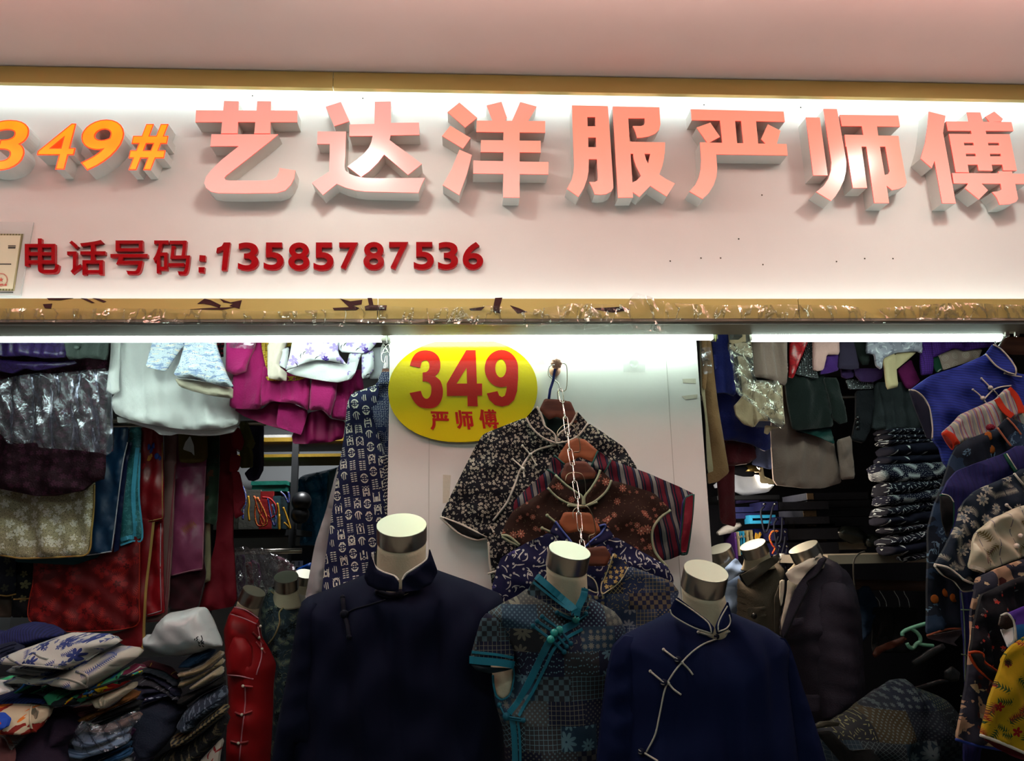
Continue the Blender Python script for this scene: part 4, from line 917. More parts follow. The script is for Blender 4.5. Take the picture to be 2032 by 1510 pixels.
part(o, 'collar_back', 'H', '950,1010 1060,1110 1115,1150 1175,1090 1230,980 1090,1020', 2.42, .008, plain('brown_lining', '#1c120e', .8))
pipe(o, 'piping', SAGE, .0036, ('H', '910,988 980,1055 1060,1112 1110,1150 1115,1215'), ('H', '853,1082 920,1150 1010,1200 1120,1222'), host=cl); pipe(o, 'piping', SAGE, .0036, ('H', '1246,950 1225,1010 1175,1090 1130,1150 1128,1215'), ('H', '1330,1027 1290,1110 1210,1182 1130,1220'), host=cr)
pipe(o, 'piping', SAGE, .0042, ('H', '1770,1250 1680,1322 1632,1420 1655,1560 1750,1680'), ('H', '508,1440 560,1445 645,1510'), ('H', '512,1448 580,1490 640,1515'))
m = MB()
for a_ in ('850,1290 930,1355', '812,1385 880,1415', '1010,1215 1120,1222 1225,1190'):
    p_ = q('H', a_); m.tube(S(o).path(p_, .02), .0035, 8); m.ball(S(o).at(*p_[0], .02), .0055, 8, 6)
m.out_each('knot_button', SAGE, o)
# 4 navy branch blouse
NBR = prt('navy_branch_print', '#12143a', [('#b9b9b4', lambda M: M.dash(.034, .42, .055, 1.6, 1, .75)), ('#c2c2bc', lambda M: M.dash(.024, .34, .075, 2.2, 1, .55)), ('#a9a9a6', lambda M: M.cell(38, M.co(), 1)[4].lt(.13)), ('#39356a', lambda M: M.flower(.10, .16, 5, .9, .35)[0])])
PERI = plain('periwinkle_piping', '#4f5fa8', .5)
hanger('orange-brown wood hanger of the navy branch blouse', q('I', '938,330 972,250 1080,248 1172,256 1258,390 1200,424 1080,392 1000,408'), 2.35, q('I', '1165,500 1160,430 1210,400 1190,280 1150,210 1090,205 1045,240 1045,300'), WOODL)
o = G('blouse', 'navy blouse with white branch print and periwinkle piping', 'blouse', 'I', '870,400 690,480 505,590 470,680 440,800 430,950 1800,950 1790,740 1740,650 1550,540 1350,430 1180,520 1030,520', 2.34, .045, NBR, None, folds=[(.005, .10, 10)])
cl = part(o, 'collar', 'I', '912,315 868,400 960,470 1045,500 1020,450 960,380', 2.315, .012, NBR); cr = part(o, 'collar', 'I', '1240,350 1290,345 1352,432 1260,480 1140,510 1190,450 1250,400', 2.315, .012, NBR)
pipe(o, 'piping', PERI, .0030, ('I', '912,318 960,385 1010,445 1045,495'), host=cl); pipe(o, 'piping', PERI, .0030, ('I', '1240,352 1285,345 1250,410 1190,455 1135,508'), host=cr)
# 5 patchwork blouse
PW = patchwork('blue_patchwork', (.062, .045), ['#141a34', '#1c2a4a', '#33405a', '#12182c', '#2a3a54'], ('#a8975c', '#8a8f94'), 3)
hanger('wood hanger of the patchwork blouse behind the steel-capped neck', q('I', '1090,560 1130,520 1280,500 1328,572 1292,652 1160,652'), 2.29, q('I', '1170,515 1162,470 1165,430'), WOOD)
o = G('blouse', 'blue patchwork blouse on the lowest hanger of the chain', 'blouse', 'I', '1462,650 1600,700 1770,762 1832,842 1800,950 1560,1300 1100,1300 1000,900 1150,860 1250,880', 2.285, .045, PW, None, folds=[(.004, .1, 0)])
PWC = prt('flowered_collar_cloth', '#1c2440', [('#b39a5c', lambda M: M.flower(.014, .45, 5, .5, .8, None, .1)[0])])
cl = part(o, 'collar', 'I', '1338,543 1465,650 1400,770 1260,868 1245,800 1290,680', 2.255, .012, PWC); cr = part(o, 'collar', 'I', '1145,705 1200,740 1232,800 1225,855 1140,810', 2.262, .012, plain('navy_collar', '#151a33', .8))
NAVP = plain('cream_thin_piping', '#b5ad90', .6)
pipe(o, 'piping', NAVP, .0018, ('I', '1345,560 1300,690 1255,790 1258,858 1300,840 1390,770 1455,660'), host=cl); pipe(o, 'piping', NAVP, .0018, ('I', '1150,720 1200,755 1224,810 1218,850 1145,825'), host=cr)
MB().ball(S(o).at(*q('I', '1245,882')[0], .03), .006).out('button', plain('navy_collar', '#151a33', .8), o)

# blue ribbon looped on the hook
o = MB().tube(PV(q('H', '908,195 895,280 872,350 862,420'), 2.455), .001, 8, (.0042, .0012)).out('ribbon_loop', plain('navy_ribbon', '#24367e', .5), None, label='short navy ribbon loop hanging from the copper hook', cat='ribbon')

CAPM = solid('brushed_cap_steel', '#c4c2b0', .42, .85)
# ------------------------------------------------------------------ mannequins in front
def neck(t, cap, rp, Y, axis, base, rb, ch=.046, back=.07, squash=1.0, mat=NECK, top=True, cm=None):
    ax = Vector(axis).normalized(); c = Vector(P(*cap, Y)); r = rp * Y / FPX
    mb_ = MB().loft([ring(c - ax * h, ax, r * k, r * k, 40) for h, k in ((ch, 1), (.002, 1))], False).loft([ring(c - ax * h, ax, r * k, r * k, 40) for h, k in ((.002, 1), (.0004, .985))], False)
    mb_.add(ring(c - ax * .0004, ax, r * .985, r * .985, 40), [tuple(range(40))]); cp_ = mb_.out('neck_cap', STEEL, t); cp_.data.materials.append(CAPM); cp_.data.polygons[-1].material_index = 1
    b = Vector(P(*base, Y + back)); a0 = c - ax * ch; rings = []
    for i in range(9):
        s_ = i / 8; p_ = a0.lerp(b, s_) ; av = ax.lerp(Vector((0, 0, 1)), s_ * .8); rr = r * .97 + (rb - r * .97) * (s_ ** 1.6)
        rings.append(ring(p_, av, rr, rr * (1 + .1 * s_), 36))
    MB().loft(rings[::-1]).out('neck', mat, t)
def stand(t, x, y, z1):
    MB().tube([(x, y, .02), (x, y, z1)], .014, 12).loft([ring((x, y, z_), (0, 0, 1), r_, r_) for z_, r_ in ((0, .16), (.012, .16), (.02, .03))]).out('stand', DARK, t)
NAVY = plain('midnight_wool', '#0d1126', .9, (), 0, .1, .12)
t = empty('mannequin', P(796, 1400, 2.18) * [1, 1, 0], 'headless mannequin in a plain midnight navy robe, leftmost of the front three', 'mannequin', 'mannequins in front of the pillar')
neck(t, (797, 1041), 48.5, 2.10, (.02, -.50, .86), (795, 1185), .068)
o = part(t, 'robe', 'X', '722,1141 660,1166 610,1184 597,1196 600,1230 590,1313 580,1454 575,1700 1005,1700 1003,1300 1002,1205 993,1178 940,1156 868,1131 840,1120 795,1160 750,1120', 2.18, .27, NAVY, R=.15, folds=[(.008, .12, 4, .4), (.012, .23, -5, 1.)], n=56)
part(o, 'sleeve', 'X', '604,1188 640,1184 648,1240 640,1313 642,1400 640,1474 622,1482 595,1480 560,1640 520,1640 547,1454 575,1313 592,1212', 2.14, .14, NAVY, R=.06, folds=[(.004, .07, 5)])
cl = part(o, 'collar', 'J', '560,345 520,470 540,515 600,545 715,555 718,500 690,465 640,450 590,425', 2.03, .022, NAVY, tilt=(-.03, 0)); cr = part(o, 'collar', 'J', '890,305 938,440 900,510 830,545 735,555 735,490 765,455 820,420 880,370', 2.03, .022, NAVY, tilt=(.03, 0))
WH = plain('white_inner_collar', '#c5c1b8', .7)
pipe(o, 'inner_collar', WH, .0032, ('J', '568,330 575,400 620,440 690,465 714,490'), host=cl, lift=-.004); pipe(o, 'inner_collar', WH, .0032, ('J', '890,312 888,350 860,385 800,425 755,455 736,490'), host=cr, lift=-.004)
m = MB()
for p_ in (q('J', '595,552 660,570 725,562 790,540 850,520'),): m.tube([S(o).at(x, y, .014) for x, y in spline(p_, 4)], .006, 8); m.ball(S(o).at(*p_[2], .022), .011); m.ball(S(o).at(*p_[0], .014), .007); m.ball(S(o).at(*p_[-1], .014), .007)
p_ = q('J', '398,585 405,650 408,680 425,740 435,808'); m.tube([S(o).at(x, y, .010) for x, y in spline(p_, 4)], .0055, 8); m.ball(S(o).at(*p_[2], .016), .011); m.ball(S(o).at(*p_[0], .010), .007); m.ball(S(o).at(*p_[-1], .010), .007)
m.tube([S(o).at(x, y, .002) for x, y in spline(q('J', '640,598 560,625 470,650 420,675'), 5)], .0022, 8)
m.out_each('knot_button', plain('midnight_cord', '#0b0d1c', .9), o); stand(t, P(800, 1400, 2.18)[0], 2.18, 1.0)

# the patchwork qipao
t = empty('mannequin', P(1100, 1400, 2.03) * [1, 1, 0], 'headless mannequin in a patchwork qipao edged with bright teal', 'mannequin', 'mannequins in front of the pillar')
neck(t, q('K', '757,135')[0], 41.5, 1.95, (.16, -.42, .88), q('K', '745,540')[0], .052)
PWQ = patchwork('grey_blue_patchwork', (.085, .055), ['#23262c', '#121428', '#3c3f40', '#161a30', '#1d3346', '#2c2c30'], ('#7c7c6c', '#5b7f8c'), 11)
o = part(t, 'qipao', 'K', '480,385 420,430 330,475 215,545 290,640 392,850 396,960 372,1070 322,1112 280,1092 258,1000 268,1120 322,1300 335,1510 325,1800 1010,1800 1000,1400 1010,1100 1135,700 1092,590 1042,530 880,440 800,520 620,440', 2.03, .19, PWQ, R=.13, folds=[(.003, .1, 0)], n=60)
part(o, 'cap_sleeve', 'K', '215,545 178,590 140,720 100,868 180,880 300,888 398,905 395,800 345,660 300,580', 2.00, .07, PWQ, R=.04)
TQ = plain('teal_satin', '#0f6f86', .5, ((20, .3),), 0, .1, .4); TQD = plain('teal_cord', '#0c5468', .7)
sl = part(o, 'sleeve_opening', 'K', '110,880 250,900 390,908 330,925 240,940 150,920', 1.985, .012, plain('dark_teal_inside', '#0a1a22', .8))
part(o, 'shoulder_form', 'K', '240,880 398,880 396,960 372,1070 322,1112 282,1085 262,1000', 2.055, .05, NECK)
cl = part(o, 'collar', 'K', '548,285 472,418 600,478 720,545 785,578 792,505 700,430 620,345', 1.905, .016, PWQ, tilt=(-.03, 0)); cr = part(o, 'collar', 'K', '853,370 882,440 872,500 838,560 798,578 802,510 840,440', 1.91, .016, PWQ)
pipe(o, 'satin_band', TQ, .0016, ('K', '540,305 610,365 700,445 780,515 790,560'), host=cl, flat=.008, lift=.003); pipe(o, 'satin_band', TQ, .0016, ('K', '520,345 600,410 690,480 760,530'), host=cl, flat=.003, lift=.003)
pipe(o, 'satin_band', TQ, .0016, ('K', '856,385 845,440 812,510 800,565'), host=cr, flat=.008, lift=.003)
pipe(o, 'satin_band', TQ, .0018, ('K', '815,600 690,670 620,740 560,860 480,1020 420,1130 365,1200'), flat=.0085, lift=.003)
pipe(o, 'satin_band', TQ, .0018, ('K', '840,650 740,705 660,770 600,890 520,1050 460,1150 425,1215'), flat=.0035, lift=.003)
pipe(o, 'satin_band', TQ, .0018, ('K', '385,1230 400,1350 405,1510 400,1700'), flat=.0085, lift=.003); pipe(o, 'satin_band', TQ, .0018, ('K', '418,1240 430,1350 435,1510 430,1700'), flat=.0028, lift=.003)
pipe(o, 'armhole_edging', TQ, .003, ('K', '392,905 396,960 372,1070 322,1110 282,1090 262,1020 256,950'))
slv = [c_ for c_ in o.children if c_.name.startswith('cap_sleeve')][-1]
pipe(o, 'satin_band', TQ, .0016, ('K', '103,850 180,858 300,868 395,885'), host=slv, flat=.0085, lift=.003); pipe(o, 'satin_band', TQ, .0016, ('K', '118,800 200,808 300,820 392,838'), host=slv, flat=.003, lift=.003)
m = MB(); beads = MB()
for pp, bd in (('578,570 690,655 762,745', '690,655'), ('545,600 655,675 735,765', '655,675'), ('518,630 632,718 720,800', '632,718'), ('680,500 790,545 865,510', '797,550'), ('675,545 790,588 862,550', '797,588'), ('300,1145 345,1220 455,1245', None)):
    p_ = q('K', pp)
    for dx in (-2.2, 2.2): m.tube([S(o).at(x + dx * .5, y + dx, .012) for x, y in spline(p_, 4)], .0024, 8)
    for e_ in (p_[0], p_[-1]): m.ball(S(o).at(*e_, .012), .0062, 8, 6)
    if bd: beads.ball(S(o).at(*q('K', bd)[0], .02), .0095, 14, 10)
    else: m.ball(S(o).at(*p_[1], .015), .0095, 12, 8)
m.out_each('knot_cord', TQD, o); beads.out_each('jade_bead', solid('jade_bead', '#2a9a94', .15, 0, .6), o); stand(t, P(1110, 1400, 2.03)[0], 2.03, 1.0)

# navy robe with white piping
NAVB = plain('navy_crepe', '#0c1538', .85, ((14, .5),), 0, .12, .12)
t = empty('mannequin', P(1400, 1400, 1.86) * [1, 1, 0], 'headless mannequin in a navy robe with white piping, rightmost of the front three', 'mannequin', 'mannequins in front of the pillar')
neck(t, q('L', '777,182')[0], 43.5, 1.80, (.10, -.48, .87), q('L', '800,640')[0], .056)
o = part(t, 'robe', 'L', '520,470 400,530 300,580 195,635 150,690 170,830 165,1000 180,1200 160,1510 150,2000 1430,2000 1400,1510 1350,1100 1330,900 1345,720 1310,652 1200,580 1060,520 950,475 880,500 830,590 680,540', 1.86, .20, NAVB, R=.14, folds=[(.004, .10, -6), (.004, .2, 10)], n=64)
part(o, 'sleeve', 'L', '200,632 270,640 330,760 300,1000 290,1250 300,1510 290,1800 10,1800 20,1510 45,1200 100,830 130,710', 1.84, .11, NAVB, R=.07, folds=[(.005, .07, 4)]); part(o, 'sleeve', 'L', '1250,640 1312,652 1352,720 1425,950 1505,1200 1565,1400 1600,1510 1660,1800 1400,1800 1370,1400 1330,1000 1300,760', 1.85, .11, NAVB, R=.07, folds=[(.005, .07, -4)])
cl = part(o, 'collar', 'L', '570,362 515,470 620,545 720,590 820,628 832,580 790,530 690,455', 1.755, .016, NAVB, tilt=(-.03, 0)); cr = part(o, 'collar', 'L', '930,395 958,510 935,590 850,628 838,572 880,480', 1.755, .016, NAVB)
WPI = plain('white_piping', '#b9b4a8', .6)
pipe(o, 'piping', WPI, .0016, ('L', '565,380 680,458 780,535 805,575 815,620'), ('L', '525,455 550,500 680,575 810,618'), host=cl); pipe(o, 'piping', WPI, .0016, ('L', '925,430 880,510 862,560 862,608'), ('L', '938,490 945,540 920,585 865,608'), host=cr)
pipe(o, 'piping', WPI, .0019, lift=.004, *[('L', '850,660 760,695 680,750 610,820 540,910 490,1010 450,1200 420,1330 360,1448')])
m = MB(); kn = MB()
for pp, bd in (('480,733 575,805', '580,803'), ('610,825 655,870 685,910', None), ('388,885 480,962', '483,964'), ('515,968 550,1010 602,1048', None), ('722,612 790,632 840,640', '847,640'), ('850,640 900,628 942,605', None), ('315,1435 340,1450 440,1510', '325,1445')):
    p_ = q('L', pp); m.tube([S(o).at(x, y, .006) for x, y in spline(p_, 4)], .0021, 8); m.ball(S(o).at(*p_[0], .006), .0036, 8, 6)
    if bd: kn.ball(S(o).at(*q('L', bd)[0], .008), .0075, 10, 8)
m.out_each('knot_cord', WPI, o)
kn.out_each('knot_button', prt('navy_white_knot', '#10142c', [('#b9b4a8', lambda M: M.dash(.008, .4, .1, 1.5))]), o); stand(t, P(1400, 1400, 1.86)[0], 1.86, .9)

# ------------------------------------------------------------------ left bay: folded cloth on the counter
TB = plain('counter_laminate', '#3a332c', .6)
t = empty('counter', (-1.25, 2.4, 0), 'low counter under the folded cloth at lower left', 'counter')
box('counter_top', (-1.75, 1.95, .77), (-.66, 2.50, .80), TB, t); box('counter_body', (-1.72, 1.98, 0), (-.69, 2.47, .77), TB, t)
FCG = 'folded cloth stacked on the left-hand counter'
def fold(label, s, Y, T, mat, cat='folded cloth', name='folded_cloth', seams=(), R=None, crop='F', folds=((.004, .06, 70),), **kw):
    o = G(name, label, cat, crop, s, Y, T, mat, FCG, R=R or .022, folds=list(folds), tilt=(0, -.14), **kw)
    for k in seams: trim('fold_edge', o, [q(crop, k)], .0028, mat, o, .002)
    return o
CORD = stripes('navy_corduroy', .006, [(.0, .5, '#11153c')], '#1a1f55', 35)
fold('navy corduroy bolt behind the blue-flowered white cloth', '-60,250 60,262 180,205 290,182 400,202 545,288 480,330 350,370 200,420 60,450 -60,440', 2.36, .14, CORD, 'fabric bolt', 'fabric_bolt')
fold('navy cloth roll end at the left photo edge', '-60,400 60,360 130,345 185,385 190,425 110,450 55,480 40,545 -60,520', 2.26, .10, plain('navy_twill', '#12162e', .9), seams=('-20,420 60,390 130,370', '-20,450 60,420 120,400'))
BLUEF = prt('blue_flowered_white', '#aaa9a4', [('#1f2c66', lambda M: M.flower(.042, .36, 6, .9, .7, None, .05)[0]), ('#2c3a70', lambda M: M.sprig(.030, .42, 4, .1, 1, .7)), ('#3c4876', lambda M: M.flower(.022, .3, 5, 1, .3)[0])], .8, ((30, .4),), 0, .03)
fold('white cotton with navy flowers, topmost of the folded stack', '50,470 160,425 270,388 450,322 620,270 900,285 1015,345 960,385 830,440 740,510 640,560 560,578 350,560 185,545 100,540', 2.12, .16, BLUEF, seams=('60,478 130,520 185,545 400,565 560,578 640,560 830,440', '190,540 270,450 340,480 400,500'))
fold('lower fold of the navy-flowered cloth over the landscape print', '100,560 190,548 400,572 545,570 480,640 350,640 200,615 130,605', 2.13, .12, BLUEF, seams=('110,575 300,600 470,620',))
LAND = prt('landscape_print_white', '#a5a198', [('#34467c', lambda M: M.sprig(.045, .38, 5, .14, 1, .9)), ('#5e3020', lambda M: M.sprig(.05, .26, 4, .12, 1, .3)), ('#8a8478', lambda M: M.dash(.05, .4, .02, 1.2, 1, .4))], .8, ((30, .4),), 0, .03)
fold('white cloth printed with blue bamboo and brown deer, second in its stack', '120,640 440,605 600,582 720,510 830,450 1010,387 1110,388 1168,430 1158,480 1060,545 960,612 740,742 700,750 600,722 430,695 345,738 360,692 120,692', 2.14, .17, LAND, seams=('360,692 520,660 650,690 730,735', '720,735 730,640 640,600', '125,650 300,690 500,660'))
MULTI = prt('painterly_multicolour', '#20262a', [('#38946a', lambda M: M.noise(22, 4, M.co(20, .02)).gt(.56)), ('#5a1030', lambda M: M.noise(17, 3, (M.co()[0] + 5, M.co()[1])).gt(.62)), ('#c09a10', lambda M: M.flower(.07, .32, 4, .9, .6)[0] * M.noise(30).gt(.45)), ('#a81c20', lambda M: M.flower(.09, .22, 5, .9, .6)[0]), ('#1c5a98', lambda M: M.cell(17, M.co(), 1)[4].lt(.2)), ('#8a8a86', lambda M: M.dash(.03, .4, .06, 2, 1, .4))])
fold('green, red and yellow painterly print cloth under the landscape cloth', '0,650 110,635 125,695 345,700 352,742 430,702 600,728 702,756 745,745 965,615 1130,532 1172,545 1202,622 1000,735 830,795 640,882 530,888 470,795 330,792 150,740 0,715', 2.16, .17, MULTI, seams=('530,885 650,800 840,730 1190,600',))
BCHK = stripes('blue_check_cloth', .008, [(.0, .45, '#1b2c66')], '#131c48', 0)
fold('blue checked cloth below the painterly print', '-60,755 60,762 330,797 462,798 472,872 340,856 290,884 100,878 -60,872', 2.12, .12, BCHK)
fold('white cloth corner at the left photo edge', '-60,672 72,676 62,708 120,762 0,802 -60,792', 2.05, .08, WCOT)
CRM = plain('ivory_cotton', '#b3a996', .85)
fold('rolled ivory cloth under the painterly print', '690,852 830,802 1000,742 1130,685 1132,740 1040,812 900,905 850,902 820,850 740,885', 2.17, .12, CRM, seams=('850,898 835,850 860,820', '870,900 880,840'))
fold('mauve folded cloth left of the rolled ivory cloth', '600,910 720,882 818,858 832,922 760,950 700,985 630,950', 2.19, .10, plain('mauve_cotton', '#6e3c3c', .85), seams=('640,930 740,905 810,880', '650,955 760,925'))
fold('rust brown folded cloth under the rolled ivory cloth', '680,985 760,945 850,915 905,912 1040,820 1112,752 1180,780 1150,832 980,902 860,962 740,1022 700,1015', 2.20, .12, plain('rust_cotton', '#6e4420', .85), seams=('720,1000 850,940 1000,880 1160,800', '735,1010 800,975'))
fold('black folded cloth beneath the rust brown one', '760,1032 850,966 985,905 1150,838 1192,875 1100,925 1000,962 870,1012', 2.21, .12, plain('black_cotton', '#0c0c10', .9))
fold('charcoal folded cloth above the plastic-wrapped pile', '800,1050 870,1016 1000,966 1150,895 1165,925 1080,970 960,1015 870,1045', 2.215, .10, plain('charcoal_cotton', '#23282a', .9))
fold('pinkish cloth in clear plastic on the pale blue shirts', '690,1022 760,1068 880,1050 1000,1012 1140,940 1185,985 1090,1062 900,1110 780,1105 700,1082', 2.20, .12, plain('pinkish_cotton', '#6e5754', .8), seams=('700,1030 800,1075 960,1040 1150,960',))
LB = plain('pale_blue_cotton', '#6e82a2', .85)
fold('pale blue folded shirt, upper one of the pair', '630,1182 700,1092 790,1112 900,1116 1082,1068 1070,1115 900,1192 780,1225 700,1210', 2.17, .12, LB, seams=('640,1175 780,1210 1060,1100',))
fold('pale blue folded shirt, lower one of the pair', '530,1262 625,1190 780,1232 910,1196 1062,1118 1076,1200 900,1272 740,1322 560,1292', 2.16, .13, LB, seams=('545,1268 700,1300 900,1250 1070,1180',))
G('garment_bag', 'clear plastic sleeve around the folded pale blue shirts', 'plastic bag', 'F', '600,1190 680,1010 860,1060 1130,930 1195,985 1100,1080 1085,1200 920,1270 760,1300 640,1270', 2.07, .02, film('crumpled_clear_wrap', (200, 205, 220), .07, 34, .16, 1.0, .10), None, folds=[(.006, .03, 30)])
fold('purple folded cloth corner beside the pale blue shirts', '1050,1085 1100,1068 1142,1090 1110,1140 1076,1160', 2.24, .08, plain('purple_cotton', '#371438', .85))
fold('steel blue folded cloth below the pale blue shirts', '690,1345 740,1326 905,1280 1102,1178 1104,1225 900,1315 800,1360 700,1372', 2.18, .12, plain('steel_blue_cotton', '#1c3a58', .85), seams=('720,1345 900,1300 1095,1205',))
fold('bright blue folded cloth at the bottom of the wrapped pile', '800,1372 900,1320 1092,1232 1104,1300 1000,1356 900,1400 800,1420', 2.17, .12, plain('mid_blue_cotton', '#1c4268', .85), seams=('850,1370 1000,1310 1090,1260',))
fold('white folded cloth at the bottom photo edge', '900,1405 1000,1362 1096,1318 1104,1735 880,1735', 2.16, .12, WCOT)
ORF = prt('orange_flowered_cream', '#b5a890', [('#7a1810', lambda M: M.noise(16, 4, M.co(0, .03)).gt(.53)), ('#3f8ab0', lambda M: M.sprig(.07, .4, 4, .14, 1, .6)), ('#c0641c', lambda M: M.noise(20, 3, (M.co()[0] + 3, M.co()[1])).gt(.58))], .8)
o = fold('cream cloth with orange and blue flowers, rolled at the left photo edge', '-60,882 60,866 250,880 422,905 392,990 300,1110 262,1120 100,1110 -60,1108', 2.02, .13, ORF, seams=('268,885 255,960 262,1080 300,1108',))
part(o, 'rolled_end', 'F', '268,920 300,905 318,940 300,1010 270,1035 258,980', 1.985, .03, plain('roll_shade_cotton', '#8d8272', .85))  # shade inside the roll put into the cloth colour
fold('bright blue and white cloth lump at the left photo edge', '-60,948 40,945 92,1000 72,1062 0,1098 -60,1110', 1.93, .08, prt('cobalt_splash', '#123a9a', [('#a02a2a', lambda M: M.noise(18, 2).gt(.6)), ('#b0b4c0', lambda M: M.flower(.06, .3, 5, .9, .5)[0])]))
fold('crumpled dark purple cloth over the front of the counter', '100,1370 130,1262 250,1130 380,1000 432,912 560,890 650,958 692,1040 680,1100 640,1140 500,1252 560,1735 110,1735', 2.04, .15, plain('dark_purple_wool', '#1e1226', .9), folds=((.010, .11, 60), (.006, .05, 20)))
fold('dusty pink cloth at the lower left photo corner', '-60,1142 0,1140 65,1165 110,1290 105,1735 -60,1735', 1.94, .10, plain('dusty_pink_cotton', '#8a5456', .85), folds=((.008, .05, 20),))
fold('pale grey wrapped cloth under the cream orange-flowered roll', '-40,1118 100,1125 240,1130 180,1190 110,1260 60,1160', 2.0, .06, film('grey_wrap', (150, 155, 150), .4, 40, .2, .6, .1))
fold('added dark backdrop filling the gaps behind the left-hand folded cloth', '-60,560 300,520 900,500 1300,480 1700,470 1880,560 1900,900 1880,1735 -60,1735', 2.56, .10, plain('dark_gap_backdrop', '#0a0b12', .95), R=.05)  # added backdrop that keeps the gaps between the folds dark
NVS = plain('navy_knit', '#0e1426', .9, ((220, .6),))
fold('navy jumper folded between the two stacks', '1165,895 1300,850 1420,800 1490,850 1555,930 1480,1030 1452,1130 1380,1230 1300,1312 1230,1318 1140,1185 1180,1000', 2.33, .16, NVS, 'jumper', 'jumper')
PR1 = prt('navy_speckled_print', '#10142a', [('#7d8494', lambda M: M.dash(.012, .4, .09, 1.5, 1, .6))]); PR2 = plain('slate_cotton', '#2b323c', .9); PR3 = prt('grey_speckled_print', '#23252e', [('#5b5f68', lambda M: M.dash(.010, .36, .12, 1))])
PR4 = prt('navy_dashed_print', '#10142e', [('#8a93ac', lambda M: M.dash(.016, .4, .12, .2, .3, 1, None, 0, .8))])
fold('dark red patterned cloth edge at the top of the printed stack', '1160,545 1250,508 1430,566 1515,660 1490,662 1380,592 1240,566 1180,570', 2.44, .10, prt('wine_print', '#3a0c18', [('#8a6a2c', lambda M: M.dash(.014, .36, .1, 1.4, 1, .4))]))
fold('slate cloth fold under the dark red patterned edge', '1190,562 1300,565 1400,595 1500,680 1512,740 1420,660 1320,618 1200,602', 2.42, .12, PR2)
fold('speckled navy cloth fold in the printed stack', '1195,604 1310,622 1420,668 1505,752 1515,820 1430,730 1330,668 1230,640 1190,640', 2.40, .12, PR1)
fold('grey speckled cloth fold in the printed stack', '1150,690 1225,645 1320,670 1430,738 1500,812 1510,870 1440,790 1300,722 1240,730', 2.38, .12, PR3)
fold('navy cloth with white flecks above the dashed fold', '1130,760 1160,700 1245,735 1310,728 1400,770 1250,790 1232,840 1150,845', 2.36, .12, PR1)
fold('navy cloth with a row of white dashes, above the navy jumper', '1225,835 1252,795 1410,772 1470,800 1420,802 1300,845 1200,872', 2.345, .10, PR4)
fold('navy fleck-print cloth below the navy jumper', '1100,1200 1145,1195 1232,1322 1290,1325 1280,1735 1110,1735', 2.34, .10, PR1)
BEI = plain('beige_cashmere', '#77694e', .95, ((120, .6),), .3)
fold('blue denim trousers folded under the white plastic bag', '1500,570 1560,500 1640,440 1760,410 1822,418 1760,490 1700,530 1620,572', 2.44, .12, plain('denim_blue', '#1f3a58', .9, ((200, .6),)), 'trousers', 'trousers', seams=('1640,520 1700,470 1800,425',))
fold('beige jumper, topmost of three', '1505,605 1600,582 1710,540 1850,420 1872,470 1765,572 1660,625 1550,652', 2.43, .13, BEI, 'jumper', 'jumper', seams=('1560,630 1700,580 1868,455',))
fold('beige jumper, middle of three', '1525,745 1535,665 1665,632 1770,580 1872,482 1872,540 1745,622 1640,690 1580,720', 2.42, .13, BEI, 'jumper', 'jumper')
fold('cream jumper, lowest of the three pale ones', '1592,735 1650,695 1750,628 1870,548 1874,622 1720,722 1640,752', 2.41, .13, plain('cream_cashmere', '#857a62', .95, ((120, .6),), .3), 'jumper', 'jumper')
fold('black jumper below the three pale ones', '1510,850 1540,800 1640,760 1760,705 1882,632 1884,705 1700,795 1560,895', 2.40, .13, plain('black_knit', '#08080a', .95, ((160, .6),)), 'jumper', 'jumper')
BGK = prt('blue_marl_knit', '#1c2433', [('#4f5a6a', lambda M: M.noise(160, 3, (M.co(30)[0], M.co(30)[1] * .3)).gt(.55))], .95, ((150, 1),))
TAK = prt('tan_chevron_knit', '#1a1c22', [('#6e6248', lambda M: (lambda u, v: ((u * 110).fr() - .5).abs().lt(((v * 110).fr() - .5).abs()))(*M.co(38)))], .95, ((150, 1),))
fold('blue marl jumper below the black one', '1510,1040 1575,915 1700,800 1885,712 1905,800 1880,872 1700,1002 1600,1112', 2.38, .14, BGK, 'jumper', 'jumper', seams=('1560,1040 1700,930 1890,810',))
fold('tan and black chevron jumper below the blue marl one', '1470,1120 1600,1122 1720,1002 1890,868 1918,930 1820,1015 1700,1105 1550,1215 1485,1222', 2.36, .14, TAK, 'jumper', 'jumper')
fold('dark tan striped jumper near the bottom of the knitwear stack', '1280,1345 1400,1270 1490,1228 1560,1215 1705,1112 1918,942 1922,1030 1850,1152 1720,1280 1650,1360 1640,1740 1290,1740', 2.34, .14, prt('dark_tan_knit', '#15161a', [('#4a4434', lambda M: M.noise(130, 3, (M.co(35)[0], M.co(35)[1] * .25)).gt(.55))], .95, ((150, 1),)), 'jumper', 'jumper')
fold('red and white patterned knit at the bottom of the knitwear stack', '1620,1420 1680,1355 1860,1165 1872,1195 1850,1270 1800,1740 1655,1740', 2.32, .10, prt('red_white_knit', '#8d8780', [('#6e1418', lambda M: M.dash(.018, .42, .14, 1.2))], .95), 'jumper', 'jumper')
BAG = Mt('white_carrier_plastic'); fin(BAG, '#aab4b8', .28, (), 0, .6); BAG.bump(BAG.noise(14, 4) + BAG.cell(16, BAG.co(0, .02), 1, 'DISTANCE_TO_EDGE') * .4, .3, .008)
o = G('carrier_bag', 'crumpled white carrier bag with black print on the knitwear stack', 'carrier bag', 'F', '1225,292 1290,290 1340,190 1420,110 1540,90 1650,62 1725,62 1780,160 1830,290 1872,390 1780,402 1690,440 1500,478 1370,462 1230,402', 2.42, .16, BAG.m, None, R=.05, wob=.002, folds=[(.003, .09, 50)], n=44)
m = MB()
